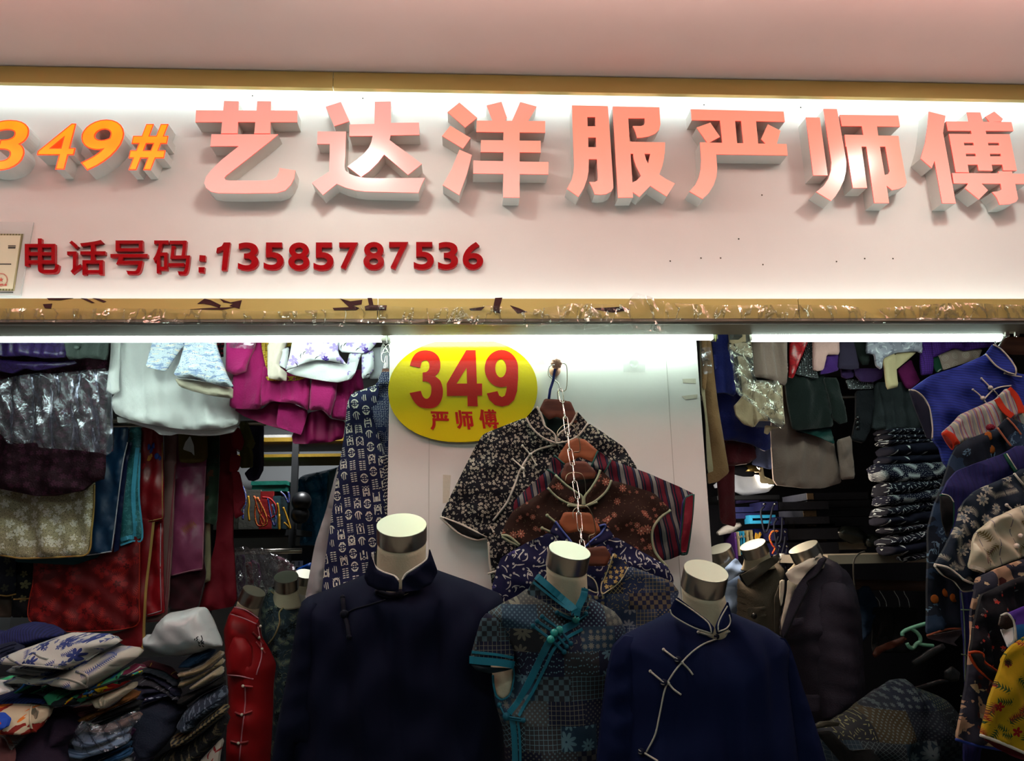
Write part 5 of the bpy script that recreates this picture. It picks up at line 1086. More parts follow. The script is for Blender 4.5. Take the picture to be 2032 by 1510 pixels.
for s_ in ('1690,300 1700,330 1690,350', '1665,310 1650,320 1660,335 1645,345', '1640,325 1632,340', '1700,345 1685,352 1700,362 1688,372', '1712,350 1702,362 1712,372', '1670,380 1685,392', '1660,350 1675,362 1668,372', '1700,385 1712,395'):
    m.tube(S(o).path(q('F', s_), .001, 4), .0012, 6)
m.out('black_print', plain('print_black', '#1c1c20', .7), o)

# ------------------------------------------------------------------ left bay: shelf at the back
SHB = solid('black_shelf_steel', '#0e0f11', .6); YELB = plain('yellow_board_edge', '#6e560f', .6); SHW = plain('white_shelf_board', '#8a8a88', .7)
t = empty('shelf_rack', (-.8, 4.4, 0), 'black steel rack with yellow-edged boards at the back of the left bay', 'shelf rack')
def pz(px_, py_, Y): return P(px_, py_, Y)
for x_ in (425, 583): X_ = pz(x_, 1000, 4.2)[0]; box('post', (X_ - .016, 4.18, 0), (X_ + .016, 4.215, 2.4), SHB, t)
X0, X1 = pz(430, 900, 4.2)[0], pz(720, 900, 4.2)[0]
for py_, m_, th in ((872, YELB, .022), (904, YELB, .016), (1056, SHB, .03), (1175, SHB, .03)):
    z_ = pz(600, py_, 4.2)[2]; box('board', (X0, 4.19, z_ - th / 2), (X1 if py_ < 1000 else X_ + .02, 4.62, z_ + th / 2), m_, t)
z_ = pz(600, 866, 4.2)[2]; box('white_board', (X0, 4.21, z_ - .004), (X1, 4.6, z_ + .012), SHW, t)
GBX = 'gift boxes on the back rack'
BOXC = [('#3c3c34', 428, 475, 968, 1032, 'grey-green gift box with speckled red cord, first from the post side'), ('#55554e', 476, 516, 972, 1036, 'grey gift box with speckled red cord, second in the row'), ('#8a1a1c', 517, 541, 975, 1040, 'red gift box standing among the grey ones'), ('#2c4a52', 542, 556, 984, 1044, 'slim teal-grey gift box in the row'), ('#223236', 557, 562, 985, 1048, 'dark slate gift box with a yellow cord, last in the row')]
for c_, xa, xb, ya, yb, lb in BOXC:
    A_, B_ = pz(xa, ya, 4.1), pz(xb, yb, 4.1); zb = pz(600, 1056, 4.2)[2] + .017
    o = box('gift_box', (A_[0], 4.1 + .0, zb), (B_[0] - .004, 4.4, A_[2]), plain('giftbox_' + c_[1:], c_, .6), None); prop(o, lb, 'gift box', GBX)
REDC = prt('speckled_red_cord', '#a01c14', [('#c8b040', lambda M: M.noise(300, 1).gt(.58))], .6); YEC = plain('yellow_cord', '#b08018', .6); BLC = prt('blue_white_cord', '#23388a', [('#c0b060', lambda M: M.noise(300, 1).gt(.6))], .6)
def loop(lb, m_, s_, Y=4.07, r=.005, crop='E'): 
    return wire('cord_loop', m_, r, PV(q(crop, s_), Y), None, 6, label=lb, cat='cord', group='cord loops on the gift boxes')
loop('speckled red cord loop, leftmost on the grey gift boxes', REDC, '445,590 460,640 452,710 465,790 500,805 520,770 480,700 450,595')
loop('speckled red cord loop, second on the grey gift boxes', REDC, '465,600 500,680 490,740 510,800 540,780 520,700 470,600')
loop('plain red cord loop curving over the red gift box', plain('red_cord', '#9a1818', .6), '505,600 560,610 600,660 600,720 565,745 545,730')
loop('blue and red cord loop on the teal-grey gift box', BLC, '545,605 560,700 580,780 595,800 600,740 575,650')
loop('yellow cord on the dark slate gift box, left one', YEC, '612,640 622,700 622,800 628,825 626,720')
loop('yellow cord on the dark slate gift box, right one', YEC, '655,670 680,740 705,820 690,805 660,780')
loop('blue cord loop before the teal box', BLC, '635,560 665,590 690,640 695,600 690,560')
loop('yellow and blue cord hanging left of the gift boxes', BLC, '350,500 380,560 385,640 370,690 365,760', 4.07)
loop('yellow cord hanging left of the gift boxes', YEC, '405,590 410,650 405,700 412,770', 4.07)
A_, B_ = pz(500, 962, 4.12), pz(566, 988, 4.12)
t = empty('teal_box', ((A_[0] + B_[0]) / 2, 4.2, A_[2]), 'flat teal box with lid lying on the gift boxes', 'box'); zt = A_[2]
box('body', (A_[0], 4.12, zt - .035), (B_[0], 4.42, zt), plain('teal_card', '#176052', .5), t); box('lid', (A_[0] - .004, 4.115, zt - .002), (B_[0] + .004, 4.425, zt + .018), plain('teal_card_lid', '#1c6f5e', .5), t)
BLF = Mt('blue_polythene'); fin(BLF, '#0d74a8', .3, (), 0, .6); BLF.bump(BLF.noise(14, 4) + BLF.noise(50, 2) * .3, .8, .03)
G('garment_cover', 'bright blue polythene cover over hanging clothes at the back', 'garment cover', 'E', '745,480 800,440 900,420 985,400 1055,380 1060,560 960,700 950,942 860,945 768,942 790,780 800,690 740,640', 4.76, .16, BLF.m, None, R=.05, folds=[(.012, .09, 10)])
G('shirt', 'pale blue-grey shirt hanging behind the blue polythene cover', 'shirt', 'E', '975,420 1060,380 1070,560 1000,690 962,700', 4.36, .05, plain('pale_bluegrey', '#54707e', .8))
for k, (x_, y_) in enumerate(((785, 630), (775, 722))): 
    o = MB().ball(P(*q('E', '%d,%d' % (x_, y_))[0], 4.12), .052 - .004 * k, 14, 10).out('ball', solid('black_rubber', '#101012', .4), None); prop(o, ['upper', 'lower'][k] + ' black ball beside the blue polythene cover', 'ball')
A_, B_ = pz(579, 1083, 3.95), pz(624, 1119, 3.95); t = empty('carton', (A_[0], 4.05, B_[2]), 'black carton with a white barcode label', 'carton')
box('body', (A_[0], 3.95, B_[2] - .25), (B_[0] + .05, 4.15, A_[2]), plain('black_card', '#0d0d0f', .7), t)
a1, b1 = pz(579, 1113, 3.95), pz(601, 1125, 3.95); box('label', (a1[0], 3.947, b1[2]), (b1[0], 3.9495, a1[2]), plain('label_white', '#9a9a98', .6), t)
m = MB()
for k in range(7): m.box((a1[0] + .004 + .003 * k + (.016 if k > 3 else 0), 3.9455, b1[2] + .006), (a1[0] + .0055 + .003 * k + (.016 if k > 3 else 0), 3.9468, a1[2] - .004))
m.out('barcode', plain('print_black', '#1c1c20', .7), t, False)
G('carrier_bag', 'blue bag below the black carton', 'carrier bag', 'E', '748,1110 860,1060 870,1140 850,1180 760,1170', 3.9, .10, plain('cobalt_bag', '#0c3c86', .4))
WR = 'plastic-wrapped clothes on the hidden rail'
rod('clothes_rail', 'short clothes rail above the plastic-wrapped clothes', 'rail', (P(455, 1060, 3.62)[0], 3.62, P(500, 1095, 3.62)[2]), (P(600, 1060, 3.62)[0], 3.62, P(500, 1095, 3.62)[2]), .012, STEEL)
for k, (c_, s_, lb) in enumerate((('#4a2050', '325,1000 380,1010 385,1220 400,1320 320,1350 300,1150', 'violet'), ('#7a1a30', '385,1060 430,1060 445,1250 420,1290 400,1200', 'red'), ('#5c1450', '420,1040 480,1070 500,1180 480,1250 440,1200', 'magenta'), ('#57525a', '470,1000 560,1010 620,1100 600,1200 540,1300 500,1180', 'grey'), ('#8a5a6a', '560,1000 650,1030 725,1080 752,1150 620,1160', 'pink-grey'))):
    G('wrapped_garment', lb + ' garment in the plastic-wrapped row', 'garment', 'E', s_, 3.66 + .03 * k, .03, plain('wrapped_' + lb, c_, .7), WR)
for k, s_ in enumerate(('300,960 400,950 470,1060 470,1270 330,1350 295,1150', '420,960 540,965 620,1060 600,1220 520,1300 450,1200', '540,990 650,1020 730,1075 756,1155 640,1170 600,1120')):
    G('garment_cover', ['left', 'middle', 'right'][k] + ' crumpled plastic cover on the wrapped clothes', 'garment cover', 'E', s_, 3.56, .04, film('sparkling_wrap', (235, 230, 235), .14, 42, .10, 1.0, .35), WR, folds=[(.012, .05, 20)])
# mannequins at the back of the left bay
t = empty('mannequin', P(505, 1400, 3.0) * [1, 1, 0], 'headless mannequin in a bright red short-sleeved qipao, seen side-on', 'mannequin', 'mannequins at the back of the left bay')
neck(t, (505, 1172), 22, 2.97, (.42, -.25, .87), (488, 1222), .042, ch=.050, back=.04)
REDQ = plain('scarlet_satin', '#860b12', .5, ((10, .5),), 0, .12)
o = part(t, 'qipao', 'G', '240,385 200,440 160,560 170,700 190,900 200,1100 160,1300 100,1510 60,1800 520,1800 500,1510 520,1200 525,950 545,800 500,700 440,600 420,480', 3.0, .20, REDQ, R=.12, folds=[(.004, .1, 0)])
part(o, 'sleeve', 'G', '240,600 320,610 370,680 380,912 290,900 188,882 200,700', 2.92, .10, REDQ, R=.05); cl = part(o, 'collar', 'G', '242,378 205,440 300,460 405,515 420,470 350,410', 2.885, .02, REDQ)
PKP = plain('pale_pink_piping', '#b07a86', .5)
pipe(o, 'piping', PKP, .002, ('G', '240,385 330,410 416,468'), ('G', '210,435 300,465 400,508'), host=cl)
slv = [c_ for c_ in o.children if c_.name.startswith('sleeve')][-1]; pipe(o, 'piping', PKP, .0025, ('G', '192,880 280,890 378,912'), host=slv)
pipe(o, 'side_piping', PKP, .0022, ('G', '410,520 440,720 400,880'), ('G', '318,965 318,1100 295,1300 275,1510'))
m = MB(); pb = MB()
for a_, b_ in (('375,570 420,615 450,655', '420,608'), ('398,640 440,690 465,722', '442,690'), ('405,490 412,520', '430,525'), ('300,960 340,965 372,968', '302,962'), ('245,1155 295,1170 370,1145', '293,1172'), ('212,1365 270,1378 342,1368', '268,1380')):
    m.tube(S(o).path(q('G', a_), .006), .0035, 6); pb.ball(S(o).at(*q('G', b_)[0], .012), .0052, 10, 8)
m.out_each('knot_cord', plain('rose_cord', '#9c3c40', .6), o); pb.out_each('pearl_button', solid('pearl', '#d8cdc0', .2), o); stand(t, P(500, 1400, 3.02)[0], 3.02, 1.0)
t = empty('mannequin', P(575, 1400, 3.3) * [1, 1, 0], 'headless mannequin in a blue-grey leaf-patterned qipao behind the red one', 'mannequin', 'mannequins at the back of the left bay')
neck(t, (568, 1144), 22.5, 3.25, (.05, -.5, .86), (566, 1205), .062, ch=.052)
LEAFQ = prt('leaf_brocade', '#26343e', [('#7a8470', lambda M: M.sprig(.05, .44, 6, .12, 1)), ('#3a4a58', lambda M: M.dash(.02, .42, .1, 2.5)), ('#0f161c', lambda M: M.flower(.06, .3, 6, .9, .7)[0]), ('#77715c', lambda M: M.dash(.025, .42, .035, 2.4, 1, .7))], .7)
o = part(t, 'qipao', 'G', '500,230 460,320 430,420 445,600 540,800 520,1200 480,1800 720,1800 720,400 640,300 600,330', 3.32, .20, LEAFQ, R=.12); pipe(o, 'piping', plain('tan_piping', '#8a7a58', .6), .0035, ('G', '505,270 600,340 640,350'), ('G', '640,360 570,420 570,500 530,600 490,650'))
stand(t, P(580, 1400, 3.34)[0], 3.34, 1.0)
t = empty('mannequin', P(610, 1400, 3.7) * [1, 1, 0], 'headless mannequin with white collar, farthest back in the left bay', 'mannequin', 'mannequins at the back of the left bay')
neck(t, (606, 1138), 19, 3.65, (.2, -.4, .88), (597, 1180), .062, ch=.04)
o = part(t, 'blouse', 'G', '690,195 650,290 660,345 700,360 700,900 900,900 900,300 770,240', 3.72, .16, plain('ivory_satin', '#b3a79c', .6), R=.08); pipe(o, 'piping', plain('pink_thin_piping', '#a05a60', .6), .003, ('G', '690,200 730,225 768,250')); stand(t, P(620, 1400, 3.74)[0], 3.74, 1.0)
# dark silk pieces below the lower rail, far left
DG = prt('navy_gold_brocade', '#0e1220', [('#3a3c30', lambda M: M.flower(.05, .4, 5, .4, .7)[0])], .7)
o = G('robe', 'navy brocade robe with a gold hem at far left below the lace qipao', 'robe', 'D', '-60,860 150,870 150,1220 60,1240 -60,1225', 3.06, .03, DG, LLR); pipe(o, 'gold_hem', GOLDP, .003, ('D', '-40,1222 60,1238 148,1222'))
o = G('robe', 'black robe with golden flowers on its hem beside the red rose brocade', 'robe', 'D', '145,870 340,900 330,1000 285,1440 110,1440 120,1260', 3.08, .03, prt('black_gold_flowered', '#0b0c14', [('#77704c', lambda M: M.flower(.045, .4, 5, .3, .55)[0])], .7), LLR); pipe(o, 'gold_hem', GOLDP, .0025, ('D', '125,1270 200,1268 285,1262'))
o = G('robe', 'taupe robe hem at far left', 'robe', 'D', '-60,1230 60,1240 118,1235 112,1440 -60,1440', 3.10, .03, plain('taupe_silk', '#4a4038', .6), LLR)

# ------------------------------------------------------------------ right bay: upper rail
rod('clothes_rail', 'second clothes rail behind the right-hand coats', 'rail', (.85, 3.5, P(1500, 789, 3.5)[2]), (2.66, 3.5, P(1500, 789, 3.5)[2]), .012, STEEL)
RB = 'clothes on the right-hand upper rail'
rod('clothes_rail', 'steel clothes rail hidden over the right-hand jackets', 'rail', (.82, 2.86, 2.385), (2.6, 2.86, 2.385), .013, STEEL)
CAMEL = plain('camel_wool', '#8a6644', .92, ((150, .5),), .3)
G('coat', 'pale beige coat edge at the right side of the pillar', 'coat', 'M', '80,20 115,20 140,760 182,1100 214,1392 160,1412 140,900 95,600', 2.80, .03, plain('pale_beige_wool', '#a39478', .92, ((150, .5),), .3), RB)
o = G('coat', 'camel wool coat with a plastic tag beside the pillar', 'coat', 'M', '90,20 165,20 222,480 245,700 300,1060 357,1392 340,1422 255,1492 165,1512 160,1412 214,1392 182,1100 140,760', 2.835, .05, CAMEL, RB, folds=VFS)
part(o, 'sleeve', 'M', '95,20 150,20 155,480 142,620 130,632 108,600', 2.785, .03, CAMEL); part(o, 'plastic_tag', 'M', '95,230 190,230 205,475 125,485', 2.765, .006, FILM)
RBL = plain('royal_blue_wool', '#1b2063', .92, ((150, .5),), .3)
o = G('coat', 'royal blue wool coat behind the plastic-covered cream coat', 'coat', 'M', '190,20 350,20 400,400 590,980 740,990 752,1185 690,1205 560,1135 400,1105 320,1105 290,1050 245,800 215,400', 2.955, .05, RBL, RB, folds=VFS)
part(o, 'sleeve', 'M', '190,20 352,20 402,400 422,660 400,692 330,658 230,662 215,400', 2.87, .06, RBL, folds=VFS)
part(o, 'sleeve_strap', 'M', '215,300 262,310 282,350 260,415 232,440', 2.835, .01, RBL)
CRW = plain('cream_wool', '#c0a888', .9, ((150, .5),), .3, .06)
o = G('coat', 'cream wool coat in clear plastic, first pale coat from the pillar', 'coat', 'M', '590,545 852,545 865,790 882,967 760,922 640,922 590,985 560,900 575,700', 2.85, .06, CRW, RB, folds=VFS)
part(o, 'sleeve', 'M', '350,20 577,20 577,340 480,295 420,275 370,240', 2.83, .06, CRW); part(o, 'cuff', 'M', '408,780 445,740 490,680 580,780 592,982 500,952 428,870', 2.84, .06, CRW)
part(o, 'front_edge', 'M', '440,310 520,320 590,560 585,790 490,690 470,480', 2.86, .03, CRW); part(o, 'belt_end', 'M', '700,960 830,985 760,1000 725,1050 690,1035', 2.88, .02, CRW)
G('garment_cover', 'clear plastic cover over the cream wool coat', 'garment cover', 'M', '340,190 410,200 575,170 600,540 840,548 882,1005 760,930 690,905 580,770 430,665 390,400', 2.775, .02, film('clear_cover', (240, 240, 230), .09, 26, .12, .9, .25), None, folds=[(.010, .05, 40), (.006, .03, 60)], n=40)
MAU = plain('mauve_taupe_wool', '#7c675f', .92, ((150, .5),), .3, .08)
o = G('coat', 'long taupe wool coat ending above the shoe boxes', 'coat', 'X', '1530,760 1556,760 1567,830 1580,860 1650,860 1663,930 1669,958 1633,969 1594,969 1535,962 1529,870', 3.0, .05, MAU, RB, folds=[(.006, .07, -10)])
part(o, 'sleeve', 'M', '1370,1100 1500,1060 1537,1462 1412,1472 1395,1300', 2.95, .05, MAU)
o = G('coat', 'short taupe wool coat sleeve over the plastic cover', 'coat', 'M', '575,20 905,20 897,560 880,592 750,532 600,507 590,350', 2.80, .06, MAU, RB, folds=VFS)
WINE = plain('wine_red_wool', '#4c0814', .92, ((150, .5),), .3)
o = G('coat', 'wine red wool coat below the royal blue one', 'coat', 'X', '1432,850 1456,850 1457,985 1460,1046 1429,1037 1423,960 1424,900', 3.04, .04, WINE, RB); part(o, 'cuff', 'M', '320,1110 560,1120 602,1180 617,1270 540,1322 400,1342 330,1340', 3.0, .05, WINE)
CROC = prt('red_crocodile_leather', '#a31a22', [('#7a1018', lambda M: M.cell(42, (M.co()[0], M.co()[1] * .8), .6, 'DISTANCE_TO_EDGE').lt(.06))], .3, ((30, .4),), 0, .1, .6)
G('jacket', 'glossy red crocodile-print sleeve', 'jacket', 'M', '928,20 1150,20 1095,190 1020,362 960,522 920,512 925,350', 2.85, .05, CROC, RB)
SEQ = prt('black_silver_sequins', '#141416', [('#8e9298', lambda M: M.cell(160, M.co(), .2)[4].lt(.26)), ('#e8eef0', lambda M: M.cell(60, M.co(), 1)[4].lt(.10))], .4)
G('dress', 'black dress with silver sequins beside the red sleeve', 'dress', 'M', '1070,20 1150,20 1145,330 1202,532 1080,505 985,482 1040,350 1085,200', 2.88, .03, SEQ, RB)
o = G('jacket', 'pale pink tweed jacket sleeve near the black sequins', 'jacket', 'M', '1140,20 1380,20 1394,302 1272,302 1242,445 1180,457 1145,440', 2.83, .05, plain('pale_pink_tweed', '#c39a94', .9, ((200, .6),), 0, .06), RB, folds=VFS)
PURW = plain('violet_wool', '#3f1c66', .9, ((200, .5),), .2)
G('jacket', 'violet jacket hem below the pale pink sleeve', 'jacket', 'M', '1260,280 1385,290 1384,450 1290,477 1208,487 1255,380', 2.87, .04, PURW, RB)
DGR = plain('bottle_green_wool', '#0a1614', .92, ((150, .5),), .3)
o = G('coat', 'bottle green wool coat in the middle of the right-hand rail', 'coat', 'M', '900,20 1100,20 1250,510 1292,750 1335,975 1200,990 1000,1012 952,992 900,700 880,540', 2.92, .06, DGR, RB, folds=VFS)
part(o, 'sleeve', 'M', '1245,515 1372,520 1472,932 1400,952 1335,905 1290,700', 2.90, .05, DGR); part(o, 'lining', 'M', '990,1005 1310,980 1352,1142 1200,1072', 2.94, .02, plain('bottle_green_lining', '#143a36', .4))
G('jacket', 'dusky purple jacket between pale pink sleeve and dark green blouse', 'jacket', 'M', '1380,20 1490,20 1582,430 1500,442 1380,432 1394,300', 2.86, .04, plain('dusky_purple', '#2c2438', .85), RB)
G('blouse', 'blackish green blouse left of the silver brocade jacket', 'blouse', 'M', '1440,20 1700,20 1665,400 1600,402', 2.88, .04, plain('black_green', '#141c1a', .8), RB)
G('skirt', 'purple skirt hem with magenta binding', 'skirt', 'O', '60,430 340,430 330,520 250,557 130,552 85,500', 2.90, .03, plain('deep_purple', '#2c1440', .8), RB); G('skirt', 'small purple hem left of the magenta-bound skirt', 'skirt', 'O', '-60,430 70,430 62,512 0,527 -50,510', 2.91, .03, plain('deep_purple', '#2c1440', .8), RB)
G('dress', 'black dress hem with silver glitter under the purple skirt', 'dress', 'O', '-10,530 255,545 242,622 20,625', 2.94, .03, SEQ, RB)
SIL = prt('silver_lilac_brocade', '#8a8896', [('#b3b1ba', lambda M: M.dash(.03, .42, .09, 2.2)), ('#6a6878', lambda M: M.flower(.04, .3, 5)[0])], .35, ((30, .5),), 0, .1, .6)
o = G('jacket', 'silver lilac brocade jacket with quilted cream lining', 'jacket', 'O', '190,60 690,60 702,290 660,268 460,284 335,340 322,440 275,402 258,300 182,288', 2.82, .06, SIL, RB, folds=VFS)
QUI = plain('quilted_cream', '#b8a680', .5, ((25, 1),)); part(o, 'lining', 'O', '340,332 452,290 478,605 372,628', 2.83, .04, QUI); part(o, 'lining', 'O', '450,290 655,275 560,360 458,445', 2.85, .03, QUI)
G('skirt', 'magenta wool skirt behind the silver brocade jacket', 'skirt', 'O', '470,445 600,345 650,480 687,542 592,627 550,612', 2.90, .04, plain('plum_magenta_wool', '#5e1048', .9, ((150, .5),)), RB)
PGR = prt('violet_waffle_cloth', '#411a6e', [('#2c1050', lambda M: (M.co()[0] * 120).fr().lt(.25).max((M.co()[1] * 120).fr().lt(.25)))], .8)
o = G('jacket', 'violet waffle-weave jacket under the right tube light', 'jacket', 'O', '770,20 1400,20 1390,225 1240,245 1100,265 1000,240 830,322 775,335', 2.84, .05, PGR, RB, folds=VFS); part(o, 'sleeve', 'O', '695,20 785,20 805,482 700,495 685,400', 2.83, .05, PGR)
o = G('dress', 'beige dress with swirl embossing and a green leaf edge', 'dress', 'O', '845,310 1020,240 1260,250 1235,335 1035,402 900,447', 2.88, .04, prt('beige_swirl', '#a38c82', [('#b8a69a', lambda M: M.cell(26, M.co(), .5)[4].near(.3, .03).max(M.cell(26, M.co(), .5)[4].near(.14, .03)))], .7), RB); part(o, 'leaf_edge', 'O', '795,330 855,310 897,442 840,472 805,400', 2.87, .02, prt('green_leaf_cloth', '#14402e', [('#a3aaa0', lambda M: M.dash(.02, .4, .14, .5, 1, .5))]))
G('skirt', 'dark grey wool skirt above the navy cloth stack', 'skirt', 'O', '258,560 570,560 692,960 682,992 500,997 232,1007 260,800', 2.94, .05, plain('dark_grey_wool', '#262b2e', .92, ((150, .5),)), RB, folds=VFS)
o = G('jacket', 'charcoal jacket sleeve with three buttons', 'jacket', 'O', '80,640 255,600 262,800 222,1002 152,1132 40,1102 80,900', 2.96, .05, plain('charcoal_wool', '#17191e', .92, ((150, .5),)), RB)
for y_ in (890, 937, 985): MB().ball(S(o).at(*q('O', '105,%d' % y_)[0], .004), .009, 10, 6, (1, .5, 1)).out('button', solid('black_button', '#0b0b0d', .3), o)

# ------------------------------------------------------------------ right bay: shelf with the navy printed stack, shoe boxes, books
SHX = plain('beige_shelf_board', '#8f8474', .6)
def shelf(name, lb, s, Y0, Y1, th, m_=SHX):
    a_, b_ = (P(*w, Y0) for w in q('N', s)); o = box(name, (a_[0], Y0, a_[2] - th), (b_[0], Y1, a_[2]), m_, None); return prop(o, lb, 'shelf')
shelf('shelf', 'pale shelf board carrying the navy printed cloth stack', '1100,845 2000,830', 3.05, 3.6, .035)
shelf('shelf', 'upper pale shelf board under the black shoes', '1045,740 1420,750', 3.62, 4.0, .035)
NV1 = prt('navy_white_fern_print', '#0d1028', [('#c4ccd0', lambda M: M.sprig(.05, .44, 6, .13, 1, .9)), ('#b9c0c4', lambda M: M.cell(130, M.co(), .6)[4].lt(.14))])
NV2 = prt('navy_white_petal_print', '#0c0e22', [('#d0d8da', lambda M: M.dash(.030, .34, .15, .6, 1, .6, None, None, .9))]); NV3 = prt('navy_white_dash_print', '#0b0d1e', [('#b4bcc2', lambda M: M.dash(.014, .42, .12, 1.6, 1, .95))])
ST = [('O', '280,1012 500,1004 690,1005 702,1050 650,1062 292,1052', NV3, 'thin fold with white flecks, topmost of the navy printed stack'), ('O', '290,1058 500,1062 700,1062 722,1100 500,1110 310,1106', NV3, 'second fold from the top of the navy printed stack'), ('O', '300,1112 740,1102 752,1128 600,1150 310,1152', NV3, 'third fold from the top of the navy printed stack'),
      ('O', '300,1185 420,1160 760,1135 872,1182 862,1240 600,1250 320,1247', NV2, 'fold with butterfly-like petals, fourth in the navy printed stack'), ('O', '290,1262 600,1255 882,1240 892,1322 600,1335 300,1332', NV2, 'fold with large white petals, fifth in the navy printed stack'),
      ('P', '130,122 400,112 800,102 792,200 700,242 400,270 150,242', NV1, 'thick fold with white ferns and dots, middle of the navy printed stack'), ('P', '200,282 500,268 782,242 722,332 400,372 190,392', NV3, 'dim fold right under the fern print in the navy printed stack'), ('P', '185,402 722,342 722,440 400,470 180,482', NV1, 'second dim fold under the fern print in the navy printed stack'),
      ('P', '180,512 700,452 702,522 400,570 150,592', NV3, 'fold with white curls in the lower half of the navy printed stack'), ('P', '150,602 500,560 702,540 692,640 400,660 160,664', NV2, 'fold with a row of leaf shapes in the lower half of the navy stack'), ('P', '230,692 692,652 692,692 400,738 230,742', NV3, 'thin dashed fold low in the navy printed stack'),
      ('P', '210,802 400,750 682,702 682,790 400,840 220,862', NV3, 'fold with curved white strokes, third from the bottom of the navy stack'), ('P', '220,866 500,830 672,800 662,900 400,930 250,942', NV2, 'fold with white leaf rows, second from the bottom of the navy stack'), ('P', '405,962 650,902 652,962 560,990 440,1008', NV3, 'small drooping fold at the bottom of the navy printed stack')]
for k, (c_, s_, m_, lb) in enumerate(ST):
    w_ = [tuple(float(v_) for v_ in w.split(',')) for w in s_.split()]; my = sum(v_[1] for v_ in w_) / len(w_); s_ = ' '.join('%.0f,%.0f' % (v_[0], my + (v_[1] - my) * (1.45 if k < 3 else 1.32)) for v_ in w_)
    prop(G('folded_cloth', lb, 'folded cloth', c_, s_, 2.98, .16, m_, 'navy printed cloth stack on the right shelf', R=.02, folds=[(.003, .08, 80)]))
SHO = solid('black_shoe_leather', '#111411', .25, 0, .6)
for lb, s_ in (('black leather boot lying on the upper pale shelf', '1175,650 1230,602 1350,612 1422,680 1402,745 1300,750 1190,700'), ('black leather shoe beside the boot, nearer the navy stack', '1400,710 1450,672 1525,682 1530,780 1420,775')):
    G('shoe', lb, 'shoe', 'N', s_, 3.56, .10, SHO, None, R=.05, wob=.002)
KRAFT = prt('kraft_label', '#6e563c', [('#4a3c2e', lambda M: M.dash(.016, .4, .12, 0, .3, .6, None, 0, .1))], .8); BOXD = plain('dark_shoe_box', '#15141a', .7)
SBX = [('925,325 985,385', 1200), ('932,392 995,450', 1210), ('893,453 1008,526', 1215), ('925,530 1005,608', 1220), ('770,585 830,645', 918), ('970,622 1035,688', 1160), ('970,690 1090,732', 1160)]
SBL = ['topmost shoe box of the dark stack', 'second shoe box from the top of the dark stack', 'shoe box with the widest kraft label in the dark stack', 'fourth shoe box of the dark stack', 'dark box with a small kraft label beside the gift boxes', 'shoe box just above the pale shelf, upper one', 'shoe box just above the pale shelf, lower one']
for (s_, xr), lb in zip(SBX, SBL):
    a_, b_ = q('N', s_); A_, B_ = P(*a_, 3.75), P(*b_, 3.75); R_ = P(q('N', '%d,500' % xr)[0][0], 500, 3.75)
    t = empty('shoe_box', ((A_[0] + R_[0]) / 2, 3.9, B_[2]), lb, 'shoe box', 'shoe boxes in the right bay'); box('carton', (A_[0], 3.752, B_[2]), (R_[0], 4.05, A_[2] - .002), BOXD, t)
    box('end_label', (A_[0], 3.748, B_[2] + .002), (B_[0], 3.7515, A_[2] - .004), KRAFT, t)
NVX = plain('navy_gift_card', '#17173a', .6); NVD = plain('black_gift_card', '#0b0b12', .7)
for (s_, xr), lb in zip((('545,402 690,472', 885), ('660,528 742,592', 880), ('650,625 772,722', 940), ('682,745 782,850', 930)), ('navy gift box with black cord handle, topmost by the shoe boxes', 'navy gift box with black cord handle, second by the shoe boxes', 'navy gift box with red and black cord, third by the shoe boxes', 'navy gift box with beaded cord, lowest by the shoe boxes')):
    a_, b_ = q('N', s_); A_, B_ = P(*a_, 3.55), P(*b_, 3.55); R_ = P(q('N', '%d,500' % xr)[0][0], 500, 3.55)
    t = empty('gift_box', ((A_[0] + R_[0]) / 2, 3.6, B_[2]), lb, 'gift box', 'navy gift boxes in the right bay'); box('front', (A_[0], 3.55, B_[2]), (B_[0], 3.70, A_[2]), NVX, t); box('carton', (B_[0] + .001, 3.552, B_[2] + .002), (R_[0], 3.70, A_[2] - .002), NVD, t)
    ey = MB()
    for f_ in (.18, .82): ey.ball((A_[0] * (1 - f_) + B_[0] * f_, 3.548, A_[2] * .75 + B_[2] * .25), .006, 8, 6, (1, .4, 1))
    ey.out_each('eyelet', CHROME, t)
BKC = plain('black_cord', '#10121e', .7)
def loop2(lb, m_, s_, Y=3.52, r=.0045): return wire('cord_loop', m_, r, PV(q('N', s_), Y), None, 6, label=lb, cat='cord', group='cord handles of the navy gift boxes')
loop2('black cord loop on the topmost navy gift box', BKC, '572,440 545,480 555,570 575,650 600,640 620,560 640,460 655,425')
loop2('black cord loop on the second navy gift box', BKC, '678,545 655,590 660,680 680,750 710,720 720,620 722,530'); loop2('speckled red cord loop at the left of the third navy gift box', REDC, '690,645 640,650 618,700 640,760 660,790 640,835')
loop2('black cord loop on the third navy gift box', BKC, '692,690 670,760 690,850 715,840 740,750 747,690'); loop2('long black cord hanging from the lowest navy gift box', BKC, '695,790 665,900 690,945 715,930 705,980 722,1040'); loop2('black cord at the right of the lowest navy gift box', BKC, '760,790 752,870 755,960')
MB().tube(PV(q('N', '700,855 740,855'), 3.52), .014, 10).out('cord_bead', solid('white_bead', '#b0aaa0', .4), None, label='white bead on the cord of the lowest navy gift box', cat='bead')
a_, b_ = P(*q('N', '330,440')[0], 3.65), P(*q('N', '430,540')[0], 3.65); R_ = P(*q('N', '552,500')[0], 3.65)
for k, (f0, f1) in enumerate(((0, .48), (.5, 1))):
    o = box('flat_box', (a_[0], 3.65, a_[2] + (b_[2] - a_[2]) * f1), (R_[0], 3.85, a_[2] + (b_[2] - a_[2]) * f0 - .003), plain('dark_blue_card', '#10143c', .6), None); prop(o, ['upper', 'lower'][k] + ' dark blue flat box beside the wine red coat', 'box')
